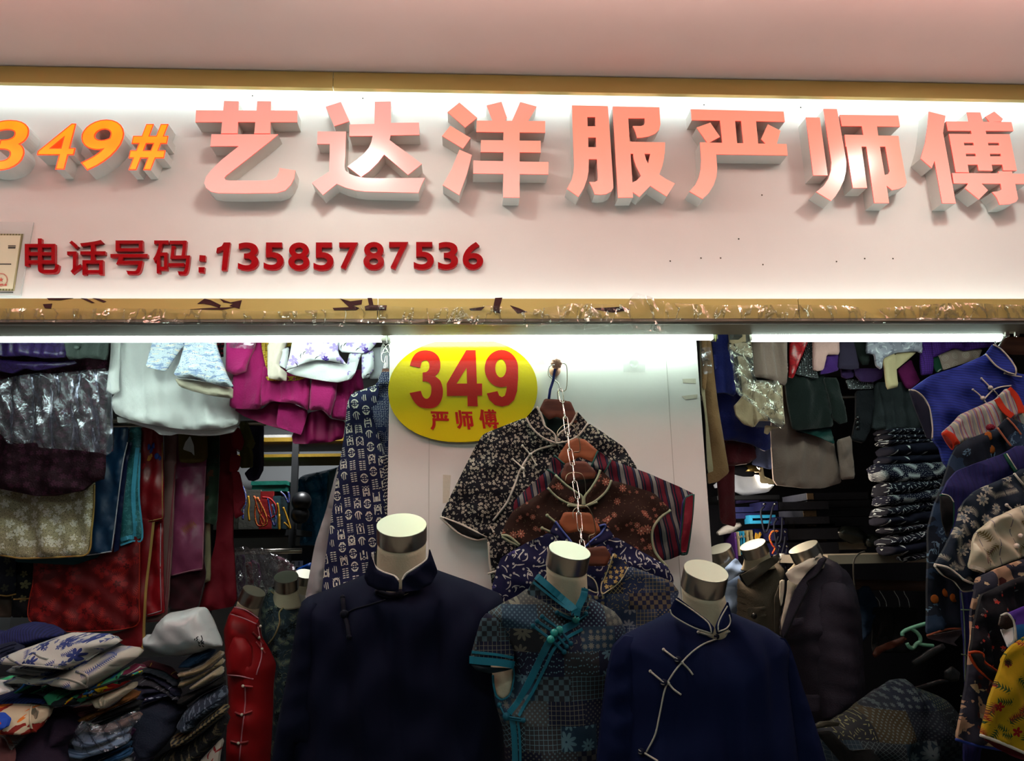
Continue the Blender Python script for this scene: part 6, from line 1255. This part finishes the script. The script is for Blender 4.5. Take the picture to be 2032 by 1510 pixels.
a_, b_ = P(*q('N', '448,513')[0], 3.6), P(*q('N', '672,580')[0], 3.6); t = empty('tray_box', ((a_[0] + b_[0]) / 2, 3.6, b_[2]), 'open cyan tray box under the navy boxes', 'box'); CYB = plain('cyan_card', '#2784a8', .6)
box('back', (a_[0], 3.66, b_[2]), (b_[0], 3.67, a_[2]), plain('cyan_card_inside', '#1a6a8c', .6), t)
for lo, hi in (((a_[0], 3.6, a_[2] - .014), (b_[0], 3.66, a_[2])), ((a_[0], 3.6, b_[2]), (b_[0], 3.66, b_[2] + .014)), ((a_[0], 3.6, b_[2] + .014), (a_[0] + .014, 3.66, a_[2] - .014)), ((a_[0] + .24, 3.6, b_[2] + .014), (a_[0] + .255, 3.66, a_[2] - .014))): box('rim', lo, hi, CYB, t)
BK = [(322, 360, 655, 880, '#3c1a56', 'purple upright book beside the cream one'), (361, 376, 650, 850, '#a39878', 'slim cream upright book'), (378, 398, 645, 840, '#2a86a8', 'cyan upright book, left one'), (401, 424, 645, 830, '#2f8fb2', 'cyan upright book, right one'), (426, 458, 640, 810, '#8f7f58', 'beige upright book, left one'), (460, 492, 635, 800, '#94845c', 'beige upright book, right one'), (495, 570, 625, 780, '#141a58', 'wide royal blue upright box with a yellow cord')]
for xa, xb, ya, yb, c_, lb in BK:
    A_, B_ = P(*q('N', '%d,%d' % (xa, ya))[0], 3.7), P(*q('N', '%d,%d' % (xb, yb))[0], 3.7); t = empty('book', (A_[0], 3.7, B_[2]), lb, 'book', 'upright books and boxes behind the right-hand mannequins')
    box('cover', (A_[0], 3.70, B_[2]), (B_[0] - .002, 3.86, A_[2]), plain('book_' + c_[1:], c_, .6), t); box('spine_band', (A_[0] + .004, 3.697, A_[2] - .03), (B_[0] - .006, 3.6995, A_[2] - .02), plain('book_band', '#6a6250', .6), t)
loop2('yellow cord on the wide royal blue upright box, left one', YEC, '505,660 500,700 512,720 515,670', 3.67); loop2('yellow cord on the wide royal blue upright box, right one', YEC, '540,655 528,690 520,720 545,670', 3.67)
for s_, lb, c_, Y, T in (('178,655 240,602 360,572 382,602 300,660 190,682', 'pale stack of paper beside the wine red coat', '#98928a', 3.75, .1), ('300,178 400,172 520,180 600,258 655,262 600,322 400,352 312,312', 'brightly lit white folded shirt at the back of the right bay', '#e2e6ee', 3.9, .08), ('530,120 560,115 570,190 655,225 655,255 540,245', 'cream folded cloth edge behind the bright white shirt', '#b3a27c', 3.85, .05), ('148,262 178,240 182,285 160,288', 'small white cloth corner left of the wine red coat', '#d0d4dc', 3.9, .04),
                        ('330,370 520,345 530,400 420,410 335,420', 'dim violet folded cloth below the bright white shirt', '#2c2448', 3.88, .08)):
    G('folded_cloth', lb, 'folded cloth', 'N', s_, Y, T, plain('back_' + c_[1:], c_, .8), None, R=.03)
G('hat', 'black cap with grey brim above the bright white shirt', 'hat', 'N', '300,122 360,110 430,112 492,160 480,192 400,192 310,172', 3.84, .08, plain('black_felt', '#15151a', .8), None, R=.03)
G('shirt', 'pale blue shirt hanging beside the long taupe coat', 'shirt', 'N', '468,90 500,0 510,-465 645,-465 640,60 632,132 560,115', 3.5, .04, plain('muted_pale_blue', '#6a76a0', .8), None, folds=VFS)
shelf('shelf', 'dark shelf under the brightly lit white shirt', '180,352 700,352', 3.78, 4.2, .02, DARK)
o = MB().loft([ring(P(*q('N', '450,%d' % y_)[0], 3.86), (0, 0, 1), r_, r_, 20) for y_, r_ in ((155, .055), (100, .03))][::1]).out('lamp_shade', solid('brass_lamp', '#b09050', .3, .8), None); prop(o, 'brass lamp shade above the bright white shirt', 'lamp')
area('stall_lamp', P(*q('N', '460,120')[0], 3.9), (.10, .10), 9, (1, .97, .92), (0, 0, -1)); area('stall_lamp', P(1440, 965, 3.25), (.12, .12), 5, (1, .80, .60), (.4, -.5, -.4)); area('stall_lamp', P(1442, 1000, 3.42), (.10, .10), 2.2, (1, .92, .82), (.35, .6, -.5)); area('stall_lamp', (-.78, 4.0, 2.55), (.3, .1), 9, (.95, .98, 1), (-.2, .40, -1), 110)
CO = plain('wire_sheath', '#3a3630', .5); wire('cable', CO, .003, PV(q('R', '830,50 790,65 755,110 750,200 758,300 765,400 780,700 792,1080'), 3.0), None, 6, label='thin cable hanging past the dark suit sleeve', cat='cable')

# ------------------------------------------------------------------ right bay: mannequins
t = empty('mannequin', P(1640, 1300, 2.85) * [1, 1, 0], 'headless mannequin in a dark suit jacket over a white shirt', 'mannequin', 'mannequins in the right bay')
neck(t, q('N', '895,775')[0], 30, 2.80, (-.42, -.10, .9), q('N', '920,960')[0], .065, ch=.045)
SUIT = plain('dark_pinstripe_wool', '#2a2630', .9, ((220, .4),), 0, .12, .15); SH = plain('white_shirting', '#cbbfae', .7, ((60, .2),), 0, .04)
o = part(t, 'jacket', 'R', '530,75 600,110 680,180 725,260 770,450 790,800 802,1092 640,1212 560,1242 470,1252 400,1050 300,700 250,650 244,560 300,340 340,270 430,190', 2.88, .26, SUIT, R=.12, folds=[(.004, .1, -8)], n=40)
slv = part(o, 'sleeve', 'R', '470,420 520,285 600,250 680,262 735,330 772,500 797,1092 640,1207 530,1232 500,900 465,600', 2.79, .14, SUIT, R=.07, folds=[(.005, .09, -4)])
sh = part(o, 'shirt_front', 'R', '292,250 345,255 370,275 330,340 300,430 270,540 250,605 246,540 270,420 285,330', 2.79, .02, SH); sc_ = part(o, 'shirt_collar', 'R', '275,205 300,178 420,110 520,60 535,100 440,180 355,285 300,250', 2.755, .02, SH)
lp = part(o, 'lapel', 'R', '560,95 500,200 435,255 438,300 400,380 330,520 262,660 248,600 300,430 345,310 430,190 520,95', 2.755, .014, SUIT); trim('lapel_shadow', lp, [q('R', '560,100 500,205 430,258 437,300 395,385 330,515 268,650')], .003, plain('lapel_shadow_line', '#08080e', .9), lp)  # shadow along the lapel drawn as a dark line
part(o, 'breast_pocket', 'R', '320,520 405,510 405,555 318,565', 2.752, .008, SUIT); part(o, 'pocket_flap', 'R', '400,1050 515,1048 515,1160 435,1165', 2.76, .012, SUIT); stand(t, P(1650, 1300, 2.9)[0], 2.9, 1.0)
t = empty('mannequin', P(1500, 1300, 3.25) * [1, 1, 0], 'headless mannequin in a khaki jacket with flap pocket', 'mannequin', 'mannequins in the right bay')
neck(t, q('N', '475,755')[0], 26, 3.20, (-.38, -.22, .9), q('N', '520,960')[0], .07, ch=.045)
KH = plain('khaki_twill', '#453d33', .9, ((220, .4),), 0, .1); KHD = plain('khaki_twill_collar', '#3a342d', .9)
o = part(t, 'jacket', 'N', '350,1030 430,1112 560,1010 690,900 730,960 725,1040 700,1100 650,1250 668,1510 700,1900 320,1900 340,1510 355,1200', 3.28, .24, KH, R=.12)
part(o, 'collar', 'N', '350,1020 372,1005 412,1075 430,1104 560,1005 695,892 680,840 560,900 412,992', 3.14, .02, KHD)
pk = part(o, 'pocket_flap', 'N', '430,1285 590,1270 592,1350 520,1360 490,1372 440,1358', 3.145, .01, KH); MB().ball(S(pk).at(*q('N', '490,1352')[0], .005), .012, 10, 6, (1, .5, 1)).out('button', solid('black_button', '#0b0b0d', .3), pk); stand(t, P(1500, 1300, 3.3)[0], 3.3, 1.0)
part(t, 'shirt_edge', 'N', '702,1060 722,1050 738,1052 735,1150 722,1240 710,1270 700,1200', 3.02, .03, SH); part(t, 'jacket_back', 'N', '655,1200 700,1080 712,1270 700,1510 660,1510', 3.04, .03, KHD)
t = empty('mannequin', P(1440, 1300, 3.6) * [1, 1, 0], 'headless mannequin in a pale blue shirt partly behind the pillar', 'mannequin', 'mannequins in the right bay')
neck(t, q('N', '195,790')[0], 25, 3.55, (-.35, -.25, .9), q('N', '215,960')[0], .07, ch=.05)
LBS = plain('sky_shirting', '#8497b4', .8, ((60, .2),), 0, .05)
o = part(t, 'shirt', 'N', '100,980 240,960 330,940 375,1060 362,1100 340,1345 330,1900 100,1900', 3.6, .2, LBS, R=.1, folds=[(.006, .08, 10)]); part(o, 'collar', 'N', '240,955 330,872 350,880 412,968 400,985 300,1050 250,1075', 3.49, .02, LBS); stand(t, P(1435, 1300, 3.62)[0], 3.62, 1.0)
# low rail of trousers and hangers, dark corner
DRK = plain('dark_wood_rail', '#4a3228', .5); rod('clothes_rail', 'brown clothes rail in the dark corner below the navy stack', 'rail', P(1690, 1160, 3.3), P(1980, 1166, 3.3), .022, DRK)
for k, s_ in enumerate(('858,278 862,330 900,365 925,395 935,440', '920,278 930,320 955,360 975,400 982,440', '1022,278 1035,330 1062,375 1075,440', '1088,268 1105,340 1130,385 1142,440')):
    h = empty('coat_hanger', P(*q('R', s_)[0], 3.30), ['first', 'second', 'third', 'fourth'][k] + ' bright hanger hook along the brown rail, counted from the dark suit', 'hanger', 'hangers on the brown rail'); wire('hook', CHROME, .0022, PV(q('R', s_), 3.30), h)
    p_ = q('R', s_)[-1]; cloth('trousers_clamp', [(p_[0] - 14, p_[1]), (p_[0] + 14, p_[1]), (p_[0] + 17, p_[1] + 90), (p_[0] - 17, p_[1] + 90)], 3.27, .02, BLACK, h)
G('jacket', 'petrol blue jacket hanging in the dark corner beside the suit', 'jacket', 'R', '775,280 840,280 905,380 920,450 880,600 800,680 795,500', 3.30, .08, plain('petrol_cotton', '#0a2036', .9), None)
GRH = solid('mint_plastic', '#5f9a80', .35)
h = empty('coat_hanger', P(*q('Q', '150,500')[0], 2.5), 'mint green plastic hanger stuck out of the dark corner', 'hanger'); wire('shoulder_bar', GRH, .0062, PV(q('Q', '230,452 130,482 70,505 42,525 42,548'), 2.5), h); wire('hook', GRH, .0062, PV(q('Q', '105,490 150,520 178,560 175,595 150,610 125,640 95,635 75,605'), 2.5), h); wire('lower_bar', GRH, .0055, PV(q('Q', '160,608 220,620 280,625'), 2.5), h)
o = G('coat_hanger', 'brown wooden hanger lying among the dark hangers', 'hanger', 'R', '880,765 905,720 1000,680 1095,640 1122,660 1080,702 960,745 900,792', 2.7, .02, plain('brown_hanger', '#3a1c10', .5), None)
BKP = solid('black_plastic', '#121315', .35)
for lb, s_ in (('black plastic hanger arm pointing up beneath the tie-dyed robe', '112,742 180,700 240,655 350,605 372,640 250,722 128,792'), ('short black plastic hanger end above the patchwork heap', '358,822 420,780 482,832 472,892 400,902 360,870'), ('thin black hanger arm lying on the patchwork heap', '100,950 200,920 330,880 420,890 300,925 170,962')): G('coat_hanger', lb, 'hanger', 'Q', s_, 2.55, .03, BKP, None, R=.012, wob=0)
t = empty('counter', (1.45, 2.45, 0), 'low counter under the patchwork heap at lower right', 'counter'); box('counter_top', (1.13, 2.1, .77), (2.1, 2.62, .80), TB, t); box('counter_body', (1.16, 2.13, 0), (2.07, 2.59, .77), TB, t)
PWH = patchwork('dark_patchwork_heap', (.10, .075), ['#0e1420', '#0c1424', '#14181e', '#2c2412', '#0a0c14', '#10202c'], ('#4f5c5e', '#6a6a48'), 21)
o = G('fabric_heap', 'heap of dark patchwork cloth at the lower right', 'cloth', 'S', '90,712 240,642 370,640 620,460 900,272 1100,122 1180,105 1260,112 1300,190 1480,250 1700,332 1820,480 1882,600 1900,850 1960,1180 1960,1400 60,1400', 2.42, .3, PWH, None, R=.14, folds=[(.012, .16, 30), (.008, .09, -20)], n=40)
o.rotation_euler = (0, 0, 0)
part(o, 'band', 'S', '110,770 300,756 420,880 560,1015 830,990 940,1143 960,1300 700,1300 420,1143 300,1000', 2.285, .012, plain('black_band', '#08090a', .9)); part(o, 'edge_roll', 'S', '85,705 240,640 420,655 400,700 250,712 110,730', 2.33, .04, plain('drab_cotton', '#2c2a20', .9))

# ------------------------------------------------------------------ right edge: blouses hung one below the other
RE = 'blouses hung in a slanting row at the right edge'
def dots(o, name, m_, c, pts, r, sq=(1, .2, 1)):
    for p_ in q(c, pts): MB().ball(S(o).at(*p_, 0), r, 12, 7, sq).out(name, m_, o)
CORDB = stripes('cobalt_cord_stripe', .009, [(0, .35, '#1f3290'), (.5, .6, '#142060')], '#1a2a78', 80)
WPI2 = plain('white_piping', '#b9b4a8', .6)
h = cloth('coat_hanger', q('O', '1415,225 1480,142 1560,135 1720,138 1760,300 1540,302 1440,240'), 2.40, .02, WOOD, None, R=.008, wob=0); prop(h, 'wooden hanger of the cobalt blouse at the upper right corner', 'hanger')
wire('hook', plain('white_hook_plastic', '#c9c6bf', .4), .0022, PV(q('O', '1390,175 1400,215 1425,225 1450,180 1475,140 1510,125'), 2.39), h)
for k, x_ in enumerate((1508, 1600)):
    b = empty('bracket', P(*q('O', '%d,80' % x_)[0], 2.43), ['left', 'right'][k] + ' small white hook bracket above the cobalt blouse', 'bracket', 'hook brackets at the upper right corner')
    plate('tab', [q('O', '%d,50 %d,42 %d,50 %d,125 %d,125' % (x_ - 17, x_, x_ + 17, x_ + 20, x_ - 20))], 2.43, 2.437, plain('bracket_white', '#b9b3aa', .5), b); MB().ball(P(*q('O', '%d,62' % x_)[0], 2.429), .003, 8, 6).out('screw', CHROME, b); MB().tube(PV(q('O', '%d,122 %d,142' % (x_, x_)), 2.43), .004, 8).out('pin', CHROME, b)
o = G('blouse', 'cobalt blue corded blouse with white piping, topmost at the right edge', 'blouse', 'O', '1370,200 1300,300 1050,410 800,490 690,560 585,638 700,700 790,800 800,1100 870,1180 900,1310 940,1360 1760,1360 1760,500 1590,480 1500,330', 2.37, .06, CORDB, RE, folds=[(.005, .1, 20)], n=40)
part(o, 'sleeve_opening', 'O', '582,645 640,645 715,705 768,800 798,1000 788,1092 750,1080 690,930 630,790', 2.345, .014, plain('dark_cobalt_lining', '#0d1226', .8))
c_ = part(o, 'collar', 'O', '1368,200 1298,292 1400,402 1500,462 1592,490 1582,420 1510,310 1440,225', 2.33, .014, CORDB); pipe(o, 'piping', WPI2, .0026, ('O', '1372,208 1445,250 1520,330 1580,420 1588,480'), ('O', '1302,295 1400,405 1500,462 1585,488'), host=c_)
pipe(o, 'piping', WPI2, .003, ('O', '585,632 640,640 710,690 770,790 800,960 800,1090'), lift=.012); pipe(o, 'piping', WPI2, .0024, ('O', '1540,592 1440,605 1375,630 1330,672 1285,722'), lift=.004)
m = MB()
for a_ in ('1262,523 1300,560 1345,608', '1370,630 1400,660 1418,686', '1182,628 1230,665 1272,708', '1290,735 1308,755', '1480,475 1560,498 1640,508'): p_ = q('O', a_); m.tube(S(o).path(p_, .008, 4), .0022, 8); m.ball(S(o).at(*p_[0], .008), .0035, 8, 6)
for a_ in ('1347,610', '1275,708'): m.ball(S(o).at(*q('O', a_)[0], .012), .0072, 10, 8)
m.out_each('knot_button', WPI2, o)
ORS = stripes('pastel_stripe', .036, [(0, .16, '#a8a08c'), (.16, .26, '#8c8ca4'), (.26, .32, '#8a3c44'), (.34, .62, '#8a928c'), (.64, .74, '#b0a68a'), (.78, .86, '#7a6c8c'), (.9, .96, '#9a4a50')], '#8a8a94', 12); ORG = plain('orange_binding', '#b02c10', .7)
o = G('blouse', 'pastel striped blouse with orange collar and cuff', 'blouse', 'O', '1500,612 1400,712 1200,800 1060,862 960,970 890,1032 990,1192 1062,1142 1100,1120 1400,1060 1760,1000 1760,780 1640,830 1580,700', 2.30, .05, ORS, RE, folds=VFS)
part(o, 'cuff', 'O', '884,1040 930,1004 1000,1040 1062,1132 1012,1150 990,1198 930,1120', 2.265, .012, ORG); part(o, 'cuff_opening', 'O', '895,1050 940,1065 985,1120 990,1190 930,1120', 2.255, .008, plain('brick_lining', '#6a1810', .8))
c_ = part(o, 'collar', 'O', '1500,612 1395,712 1480,830 1550,892 1640,860 1640,800 1600,700', 2.262, .014, ORS); pipe(o, 'orange_binding', ORG, .0016, ('O', '1515,620 1580,690 1625,790 1635,850'), ('O', '1408,712 1470,810 1550,880'), host=c_, flat=.010, lift=.003)
m = MB(); cc = S(o).at(*q('O', '1345,985')[0], .012)
m.tube([cc + Vector((.014 * (1 - i / 26) * math.cos(i * .75), -.001 * i * .3, .010 * (1 - i / 26) * math.sin(i * .75))) for i in range(26)], .0032, 8); m.out('coiled_button', plain('crimson_cord', '#6a0c24', .6), o)
TIE = prt('indigo_tie_dye', '#0c1624', [('#1c3048', lambda M: M.noise(9, 5, M.co(20, .05)).gt(.54)), ('#56748a', lambda M: M.noise(13, 6, M.co(35, .08)).near(.60, .008))], .85, ((40, .5),), 0, .3)
AMB = plain('amber_spot_dye', '#8a4c14', .8)
o = G('robe', 'long indigo tie-dyed robe with amber spots', 'robe', 'X', '1998,828 1979,850 1945,862 1917,873 1896,888 1883,915 1870,960 1853,1000 1840,1060 1838,1130 1839,1200 1838,1260 1870,1250 1912,1246 1920,1200 1930,1100 2050,1000 2050,850', 2.235, .05, TIE, RE, folds=[(.006, .06, 5)], n=44)
dots(o, 'amber_spot', AMB, 'O', '1330,1062 1352,1186', .0135); dots(o, 'amber_spot', AMB, 'Q', '290,266 378,216 437,256', .0125); c_ = part(o, 'collar', 'O', '1500,890 1405,985 1480,1080 1540,1160 1640,1100 1640,1040 1570,960', 2.195, .012, TIE)
pipe(o, 'piping', plain('salmon_piping', '#b06a50', .6), .0028, ('O', '1412,985 1480,1080 1540,1158'), ('O', '1502,893 1570,965 1635,1050'), host=c_); pipe(o, 'orange_hem', plain('coral_hem', '#8a4a34', .6), .003, ('Q', '230,548 380,500 505,492'), lift=.004)
part(o, 'hem_lining', 'Q', '228,552 330,530 500,498 505,520 440,600 470,630 330,590 240,570', 2.255, .012, plain('mauve_hem', '#5a4a50', .7))
PBL = stripes('violet_blue_slub', .02, [(0, .2, '#1c1a4c'), (.5, .58, '#2c1c54')], '#1e2056', 0); GRE = plain('green_binding', '#1c5040', .6)
o = G('blouse', 'violet-blue slub blouse with green and cream binding', 'blouse', 'X', '2017,884 1993,899 1940,918 1896,935 1880,955 1866,983 1885,988 1892,1010 1892,1040 1885,1070 1905,1130 1910,1240 1915,1380 1912,1520 1945,1520 1950,1100 2050,930 2050,890', 2.175, .045, PBL, RE, folds=VFS, n=40)
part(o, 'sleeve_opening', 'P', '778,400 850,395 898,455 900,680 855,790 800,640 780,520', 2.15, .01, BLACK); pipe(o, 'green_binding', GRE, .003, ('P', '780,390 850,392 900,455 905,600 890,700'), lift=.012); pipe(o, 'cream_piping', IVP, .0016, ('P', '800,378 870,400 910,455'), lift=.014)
pipe(o, 'green_binding', GRE, .002, ('P', '1390,0 1440,90 1490,165'), lift=.004, flat=.006); pipe(o, 'cream_piping', IVP, .0014, ('P', '1405,0 1455,80 1500,150'), lift=.008); pipe(o, 'side_piping', plain('sage_thin_piping', '#5a6a54', .6), .0016, ('Q', '495,215 515,400 525,700 522,900'), lift=.004)
m = MB()
for a_ in ('490,348 570,350', '495,690 548,704', '490,1012 512,1015'): m.tube(S(o).path(q('Q', a_), .012, 3), .002, 6)
m.out_each('knot_button', plain('sage_thin_piping', '#5a6a54', .6), o)
NFL = prt('navy_damask_flowers', '#131f2e', [('#9a978a', lambda M: (lambda f: f[0].min(f[1].inv()))(M.flower(.042, .42, 8, .8, .75, None, .06))), ('#8a897e', lambda M: M.sprig(.036, .46, 5, .13, 1, .95)), ('#56626a', lambda M: M.flower(.042, .2, 6, .8, .75, None, .04)[0])])
o = G('blouse', 'dark navy blouse with pale damask flowers and white cuff piping', 'blouse', 'P', '1540,140 1480,192 1280,270 1100,352 1010,440 960,560 920,680 820,880 725,1042 860,1100 980,1222 1088,1218 1100,1150 1160,1120 1300,1000 1800,880 1800,140', 2.12, .05, NFL, RE, folds=[(.005, .1, 30)], n=40)
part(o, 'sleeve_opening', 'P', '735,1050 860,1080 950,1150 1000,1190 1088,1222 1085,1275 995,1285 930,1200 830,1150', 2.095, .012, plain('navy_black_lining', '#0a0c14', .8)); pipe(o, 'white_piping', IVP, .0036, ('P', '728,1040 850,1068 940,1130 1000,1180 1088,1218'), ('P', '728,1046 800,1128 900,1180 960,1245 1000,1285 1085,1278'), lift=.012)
pipe(o, 'white_piping', IVP, .003, ('P', '1475,185 1510,230 1560,290'), lift=.006); m = MB(); p_ = q('P', '1405,482 1450,520'); m.tube(S(o).path(p_, .01, 3), .003, 8); m.ball(S(o).at(*p_[0], .01), .005, 8, 6); m.out('knot_button', IVP, o)
BAM = prt('cream_bamboo_print', '#b9b098', [('#6e5a2c', lambda M: M.sprig(.045, .40, 3, .16, 1, .7)), ('#5a5068', lambda M: (lambda x, z: ((x * 22 + z * 2).fr().lt(.035)) * (z * 40).fr().lt(.8))(*M.co())), ('#7a4a58', lambda M: M.dash(.05, .3, .03, 1.4, 1, .4))], .4, ((12, .5),), 0, .05, .5)
o = G('blouse', 'cream satin blouse printed with bamboo', 'blouse', 'P', '1540,490 1400,550 1280,602 1130,722 1075,850 1050,1060 1100,1100 1165,1118 1330,1052 1560,960 1800,880 1800,440', 2.065, .05, BAM, RE, folds=[(.006, .07, 40)], n=40); pipe(o, 'cuff_band', plain('ivory_band', '#b0a898', .5), .0016, ('P', '1052,1058 1120,1070 1200,1100'), flat=.005, lift=.003)
m = MB(); m.ball(S(o).at(*q('P', '1500,865')[0], .006), .0075); m.ball(S(o).at(*q('P', '1535,770')[0], .006), .0065); m.out_each('pearl_button', solid('pearl', '#d8cdc0', .2), o)
BRP = prt('brown_cream_abstract', '#262634', [('#a07e66', lambda M: M.noise(14, 5, M.co(15, .04)).gt(.505)), ('#b5a080', lambda M: M.noise(15, 4, (M.co()[0] + 4, M.co()[1])).gt(.575)), ('#4a2020', lambda M: M.noise(20, 4, (M.co()[0] + 9, M.co()[1])).gt(.64))])
o = G('robe', 'long robe with brown and cream abstract print and blue hem', 'robe', 'Q', '600,110 700,60 800,20 960,-40 1040,-40 1040,1400 830,1430 600,1390 448,1348 500,1100 530,850 560,600 575,300', 2.015, .05, BRP, RE, folds=VFS, n=44); pipe(o, 'blue_hem', plain('blue_hem_binding', '#1c3280', .6), .0035, ('Q', '452,1345 600,1388 720,1410 830,1428'), lift=.003)
BRF = prt('black_red_sprigs', '#0c0a12', [('#c03c30', lambda M: M.flower(.027, .17, 5, 1, .7, None, .04)[0]), ('#94706a', lambda M: M.flower(.030, .10, 5, 1, .7)[0]), ('#5a5a5e', lambda M: M.dash(.03, .2, .05, 2, 1, .4))])
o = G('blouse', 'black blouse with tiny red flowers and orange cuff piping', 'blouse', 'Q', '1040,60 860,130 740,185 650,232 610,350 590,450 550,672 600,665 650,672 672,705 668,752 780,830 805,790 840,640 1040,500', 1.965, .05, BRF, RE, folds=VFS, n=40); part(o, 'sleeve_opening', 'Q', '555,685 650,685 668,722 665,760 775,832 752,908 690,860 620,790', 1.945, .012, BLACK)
OP = plain('orange_piping', '#a33a18', .6); pipe(o, 'orange_piping', OP, .0036, ('Q', '552,680 610,672 660,690 668,745 780,830'), ('Q', '554,690 590,760 650,830 755,910'), lift=.012)
o = G('vest', 'purple and blue sleeveless top with white armhole piping at the right edge', 'vest', 'Q', '800,385 850,375 960,328 1040,300 1040,560 905,605 850,645 830,560', 1.92, .03, prt('purple_blue_blocks', '#4a2a86', [('#1c5a94', lambda M: M.noise(9, 1).gt(.52)), ('#22222c', lambda M: M.noise(11, 1, (M.co()[0] + 3, M.co()[1])).gt(.60))]), RE)
part(o, 'armhole_facing', 'Q', '800,500 830,500 890,470 905,590 852,645', 1.905, .008, WCOT); pipe(o, 'white_piping', WPI2, .003, ('Q', '800,395 845,378 880,410 905,480 915,590'), lift=.012); hh = cloth('coat_hanger', q('Q', '795,395 850,388 882,430 892,480 832,502 780,472'), 1.885, .02, plain('dark_hanger_end', '#24120c', .5), None, R=.01, wob=0); prop(hh, 'dark wooden hanger end in the white-edged armhole', 'hanger')
YLF = prt('mustard_flowered_cotton', '#a8840c', [('#1c3c1c', lambda M: M.sprig(.040, .42, 3, .16, 1, .85)), ('#8a1414', lambda M: M.flower(.06, .20, 5, .9, .7, None, .03)[0]), ('#2a1c10', lambda M: M.flower(.062, .22, 14, 1, .5, None, .02)[0]), ('#7a1c14', lambda M: M.sprig(.036, .40, 4, .14, 1, .6))])
o = G('blouse', 'mustard yellow blouse with red flowers and green leaves, lowest at the right edge', 'blouse', 'Q', '1040,530 960,566 880,622 830,682 780,822 700,1052 638,1312 700,1335 960,1442 1040,1470', 1.87, .05, YLF, RE, folds=[(.005, .08, 20)], n=40); pipe(o, 'cream_hem', IVP, .0036, ('Q', '640,1312 780,1362 960,1440 1030,1466'), lift=.003)
part(o, 'hem_lining', 'Q', '660,1335 800,1385 1040,1490 1040,1530 900,1480 760,1410', 1.885, .012, plain('wine_hem', '#5a1020', .7))
rod('chain_rail', 'steel bar at the right edge that carries the slanting row of blouses', 'rail', (1.93, 2.42, 2.30), (1.93, 1.78, 1.55), .010, STEEL)

# ------------------------------------------------------------------ lintel: wrinkled tape, maroon strokes, wires, nail holes
TP = film('wrinkled_clear_tape', (235, 235, 225), .02, 14, .08, gloss=.28, bump=1.0, crease=.2)
for k, (s_, lb) in enumerate((('-60,612 300,612 560,618 700,612 700,648 560,645 300,640 -60,640', 'left end of the lower gilded trim'), ('700,604 860,612 980,606 1060,620 1150,630 1060,650 900,642 700,640', 'lower gilded trim above the oval sign'), ('1040,618 1130,602 1240,604 1262,580 1318,598 1316,660 1255,652 1250,640 1150,655 1100,640', 'lower gilded trim above the copper hook'), ('1320,600 1420,606 1580,604 1700,608 1760,640 1700,640 1600,636 1400,632 1320,636', 'lower gilded trim above the taupe coats'), ('1740,612 1900,600 2040,606 2040,632 1900,634 1760,632', 'right end of the lower gilded trim'))):
    o = cloth('clear_tape', [(x, y) for x, y in q('X', s_)], 2.292, .003, TP, None, R=.004, wob=.003, folds=[(.0025, .03, 30)], n=60, rnd=.05); prop(o, 'wrinkled clear tape on the ' + lb, 'tape')
trm = bpy.data.objects['trim_2'] if 'trim_2' in bpy.data.objects else None
BR = plain('maroon_mark_tone', '#3c1618', .5)  # thin maroon strokes laid on the lower gilded trim
Z5 = lambda s: [(x * .24606, 430 + y * .24606) for x, y in q('X', s)]
Z7 = lambda s: [(700 + x * .34449, 560 + y * .34449) for x, y in q('X', s)]
for s_ in (Z5('378,656 590,656 480,672 390,670'), Z5('650,656 700,660 762,692 740,696'), Z5('745,656 800,660 858,682 835,692'), Z5('1590,702 1650,660 1700,672 1780,712 1770,735 1700,712 1640,700'), Z5('1770,660 1860,690 1950,672 1930,742 1850,720 1880,700 1800,690'), Z5('1530,745 1700,735 1900,728 1790,750'),
           [(x * .29528 + 400, 450 + y * .29528) for x, y in q('X', '930,482 1000,500 1080,490 1075,520 1020,530 1060,545 1040,560 890,560 880,545 990,540')], [(x * .29528 + 400, 450 + y * .29528) for x, y in q('X', '1115,478 1145,478 1155,525 1245,528 1240,560 1100,560 1095,535 1125,525')],
           Z7('820,90 862,88 845,150 850,180 812,170 808,145'), Z7('905,132 960,150 1005,170 950,180'), Z7('670,152 760,140 740,162 680,162'), Z7('1380,150 1560,140 1600,160 1500,175 1440,165'), Z5('345,705 420,700 410,740 360,735')):
    o = plate('maroon_mark', [s_], 2.2985, 2.30, BR, None)
    if trm: o.location = o.location - trm.location; o.parent = trm
fa = bpy.data.objects['wall_fascia']
for x_, y_ in ((720, 195), (501, 190), (1397, 208), (1589, 213), (1418, 300), (1512, 387), (1330, 518), (1391, 512), (1430, 512), (1514, 525), (1660, 519), (1716, 513), (1772, 513), (1466, 474)):
    o = MB().loft([ring(P(x_, y_, YF - y2), (0, -1, 0), .0028, .0028, 8) for y2 in (.0, .0012)]).out('nail_hole', solid('hole_dark', '#4a4436', .8), None); o.location = o.location - fa.location; o.parent = fa
YGW = plain('yellow_green_wire', '#8a8a2c', .6)
wire('earth_wire', YGW, .0022, PV([(1420, 678), (1424, 662), (1440, 660), (1455, 658), (1462, 662)], 2.47), None, 6, label='loose yellow-green wire between the two right-hand tube lights', cat='wire')
c_ = MB().box(P(1456, 668, 2.47).tolist(), (P(1468, 657, 2.49) + np.array([0, .02, 0])).tolist()).out('wire_clip', solid('grey_clip', '#6a6a68', .5), None, False); prop(c_, 'small grey cable clip beside the yellow-green wire', 'clip')
wire('bulldog_clip', CHROME, .0016, PV([(757, 705), (764, 690), (772, 684), (776, 704), (764, 690)], 2.60), None, 6, label='bent wire clip on the hook by the script robe', cat='clip')
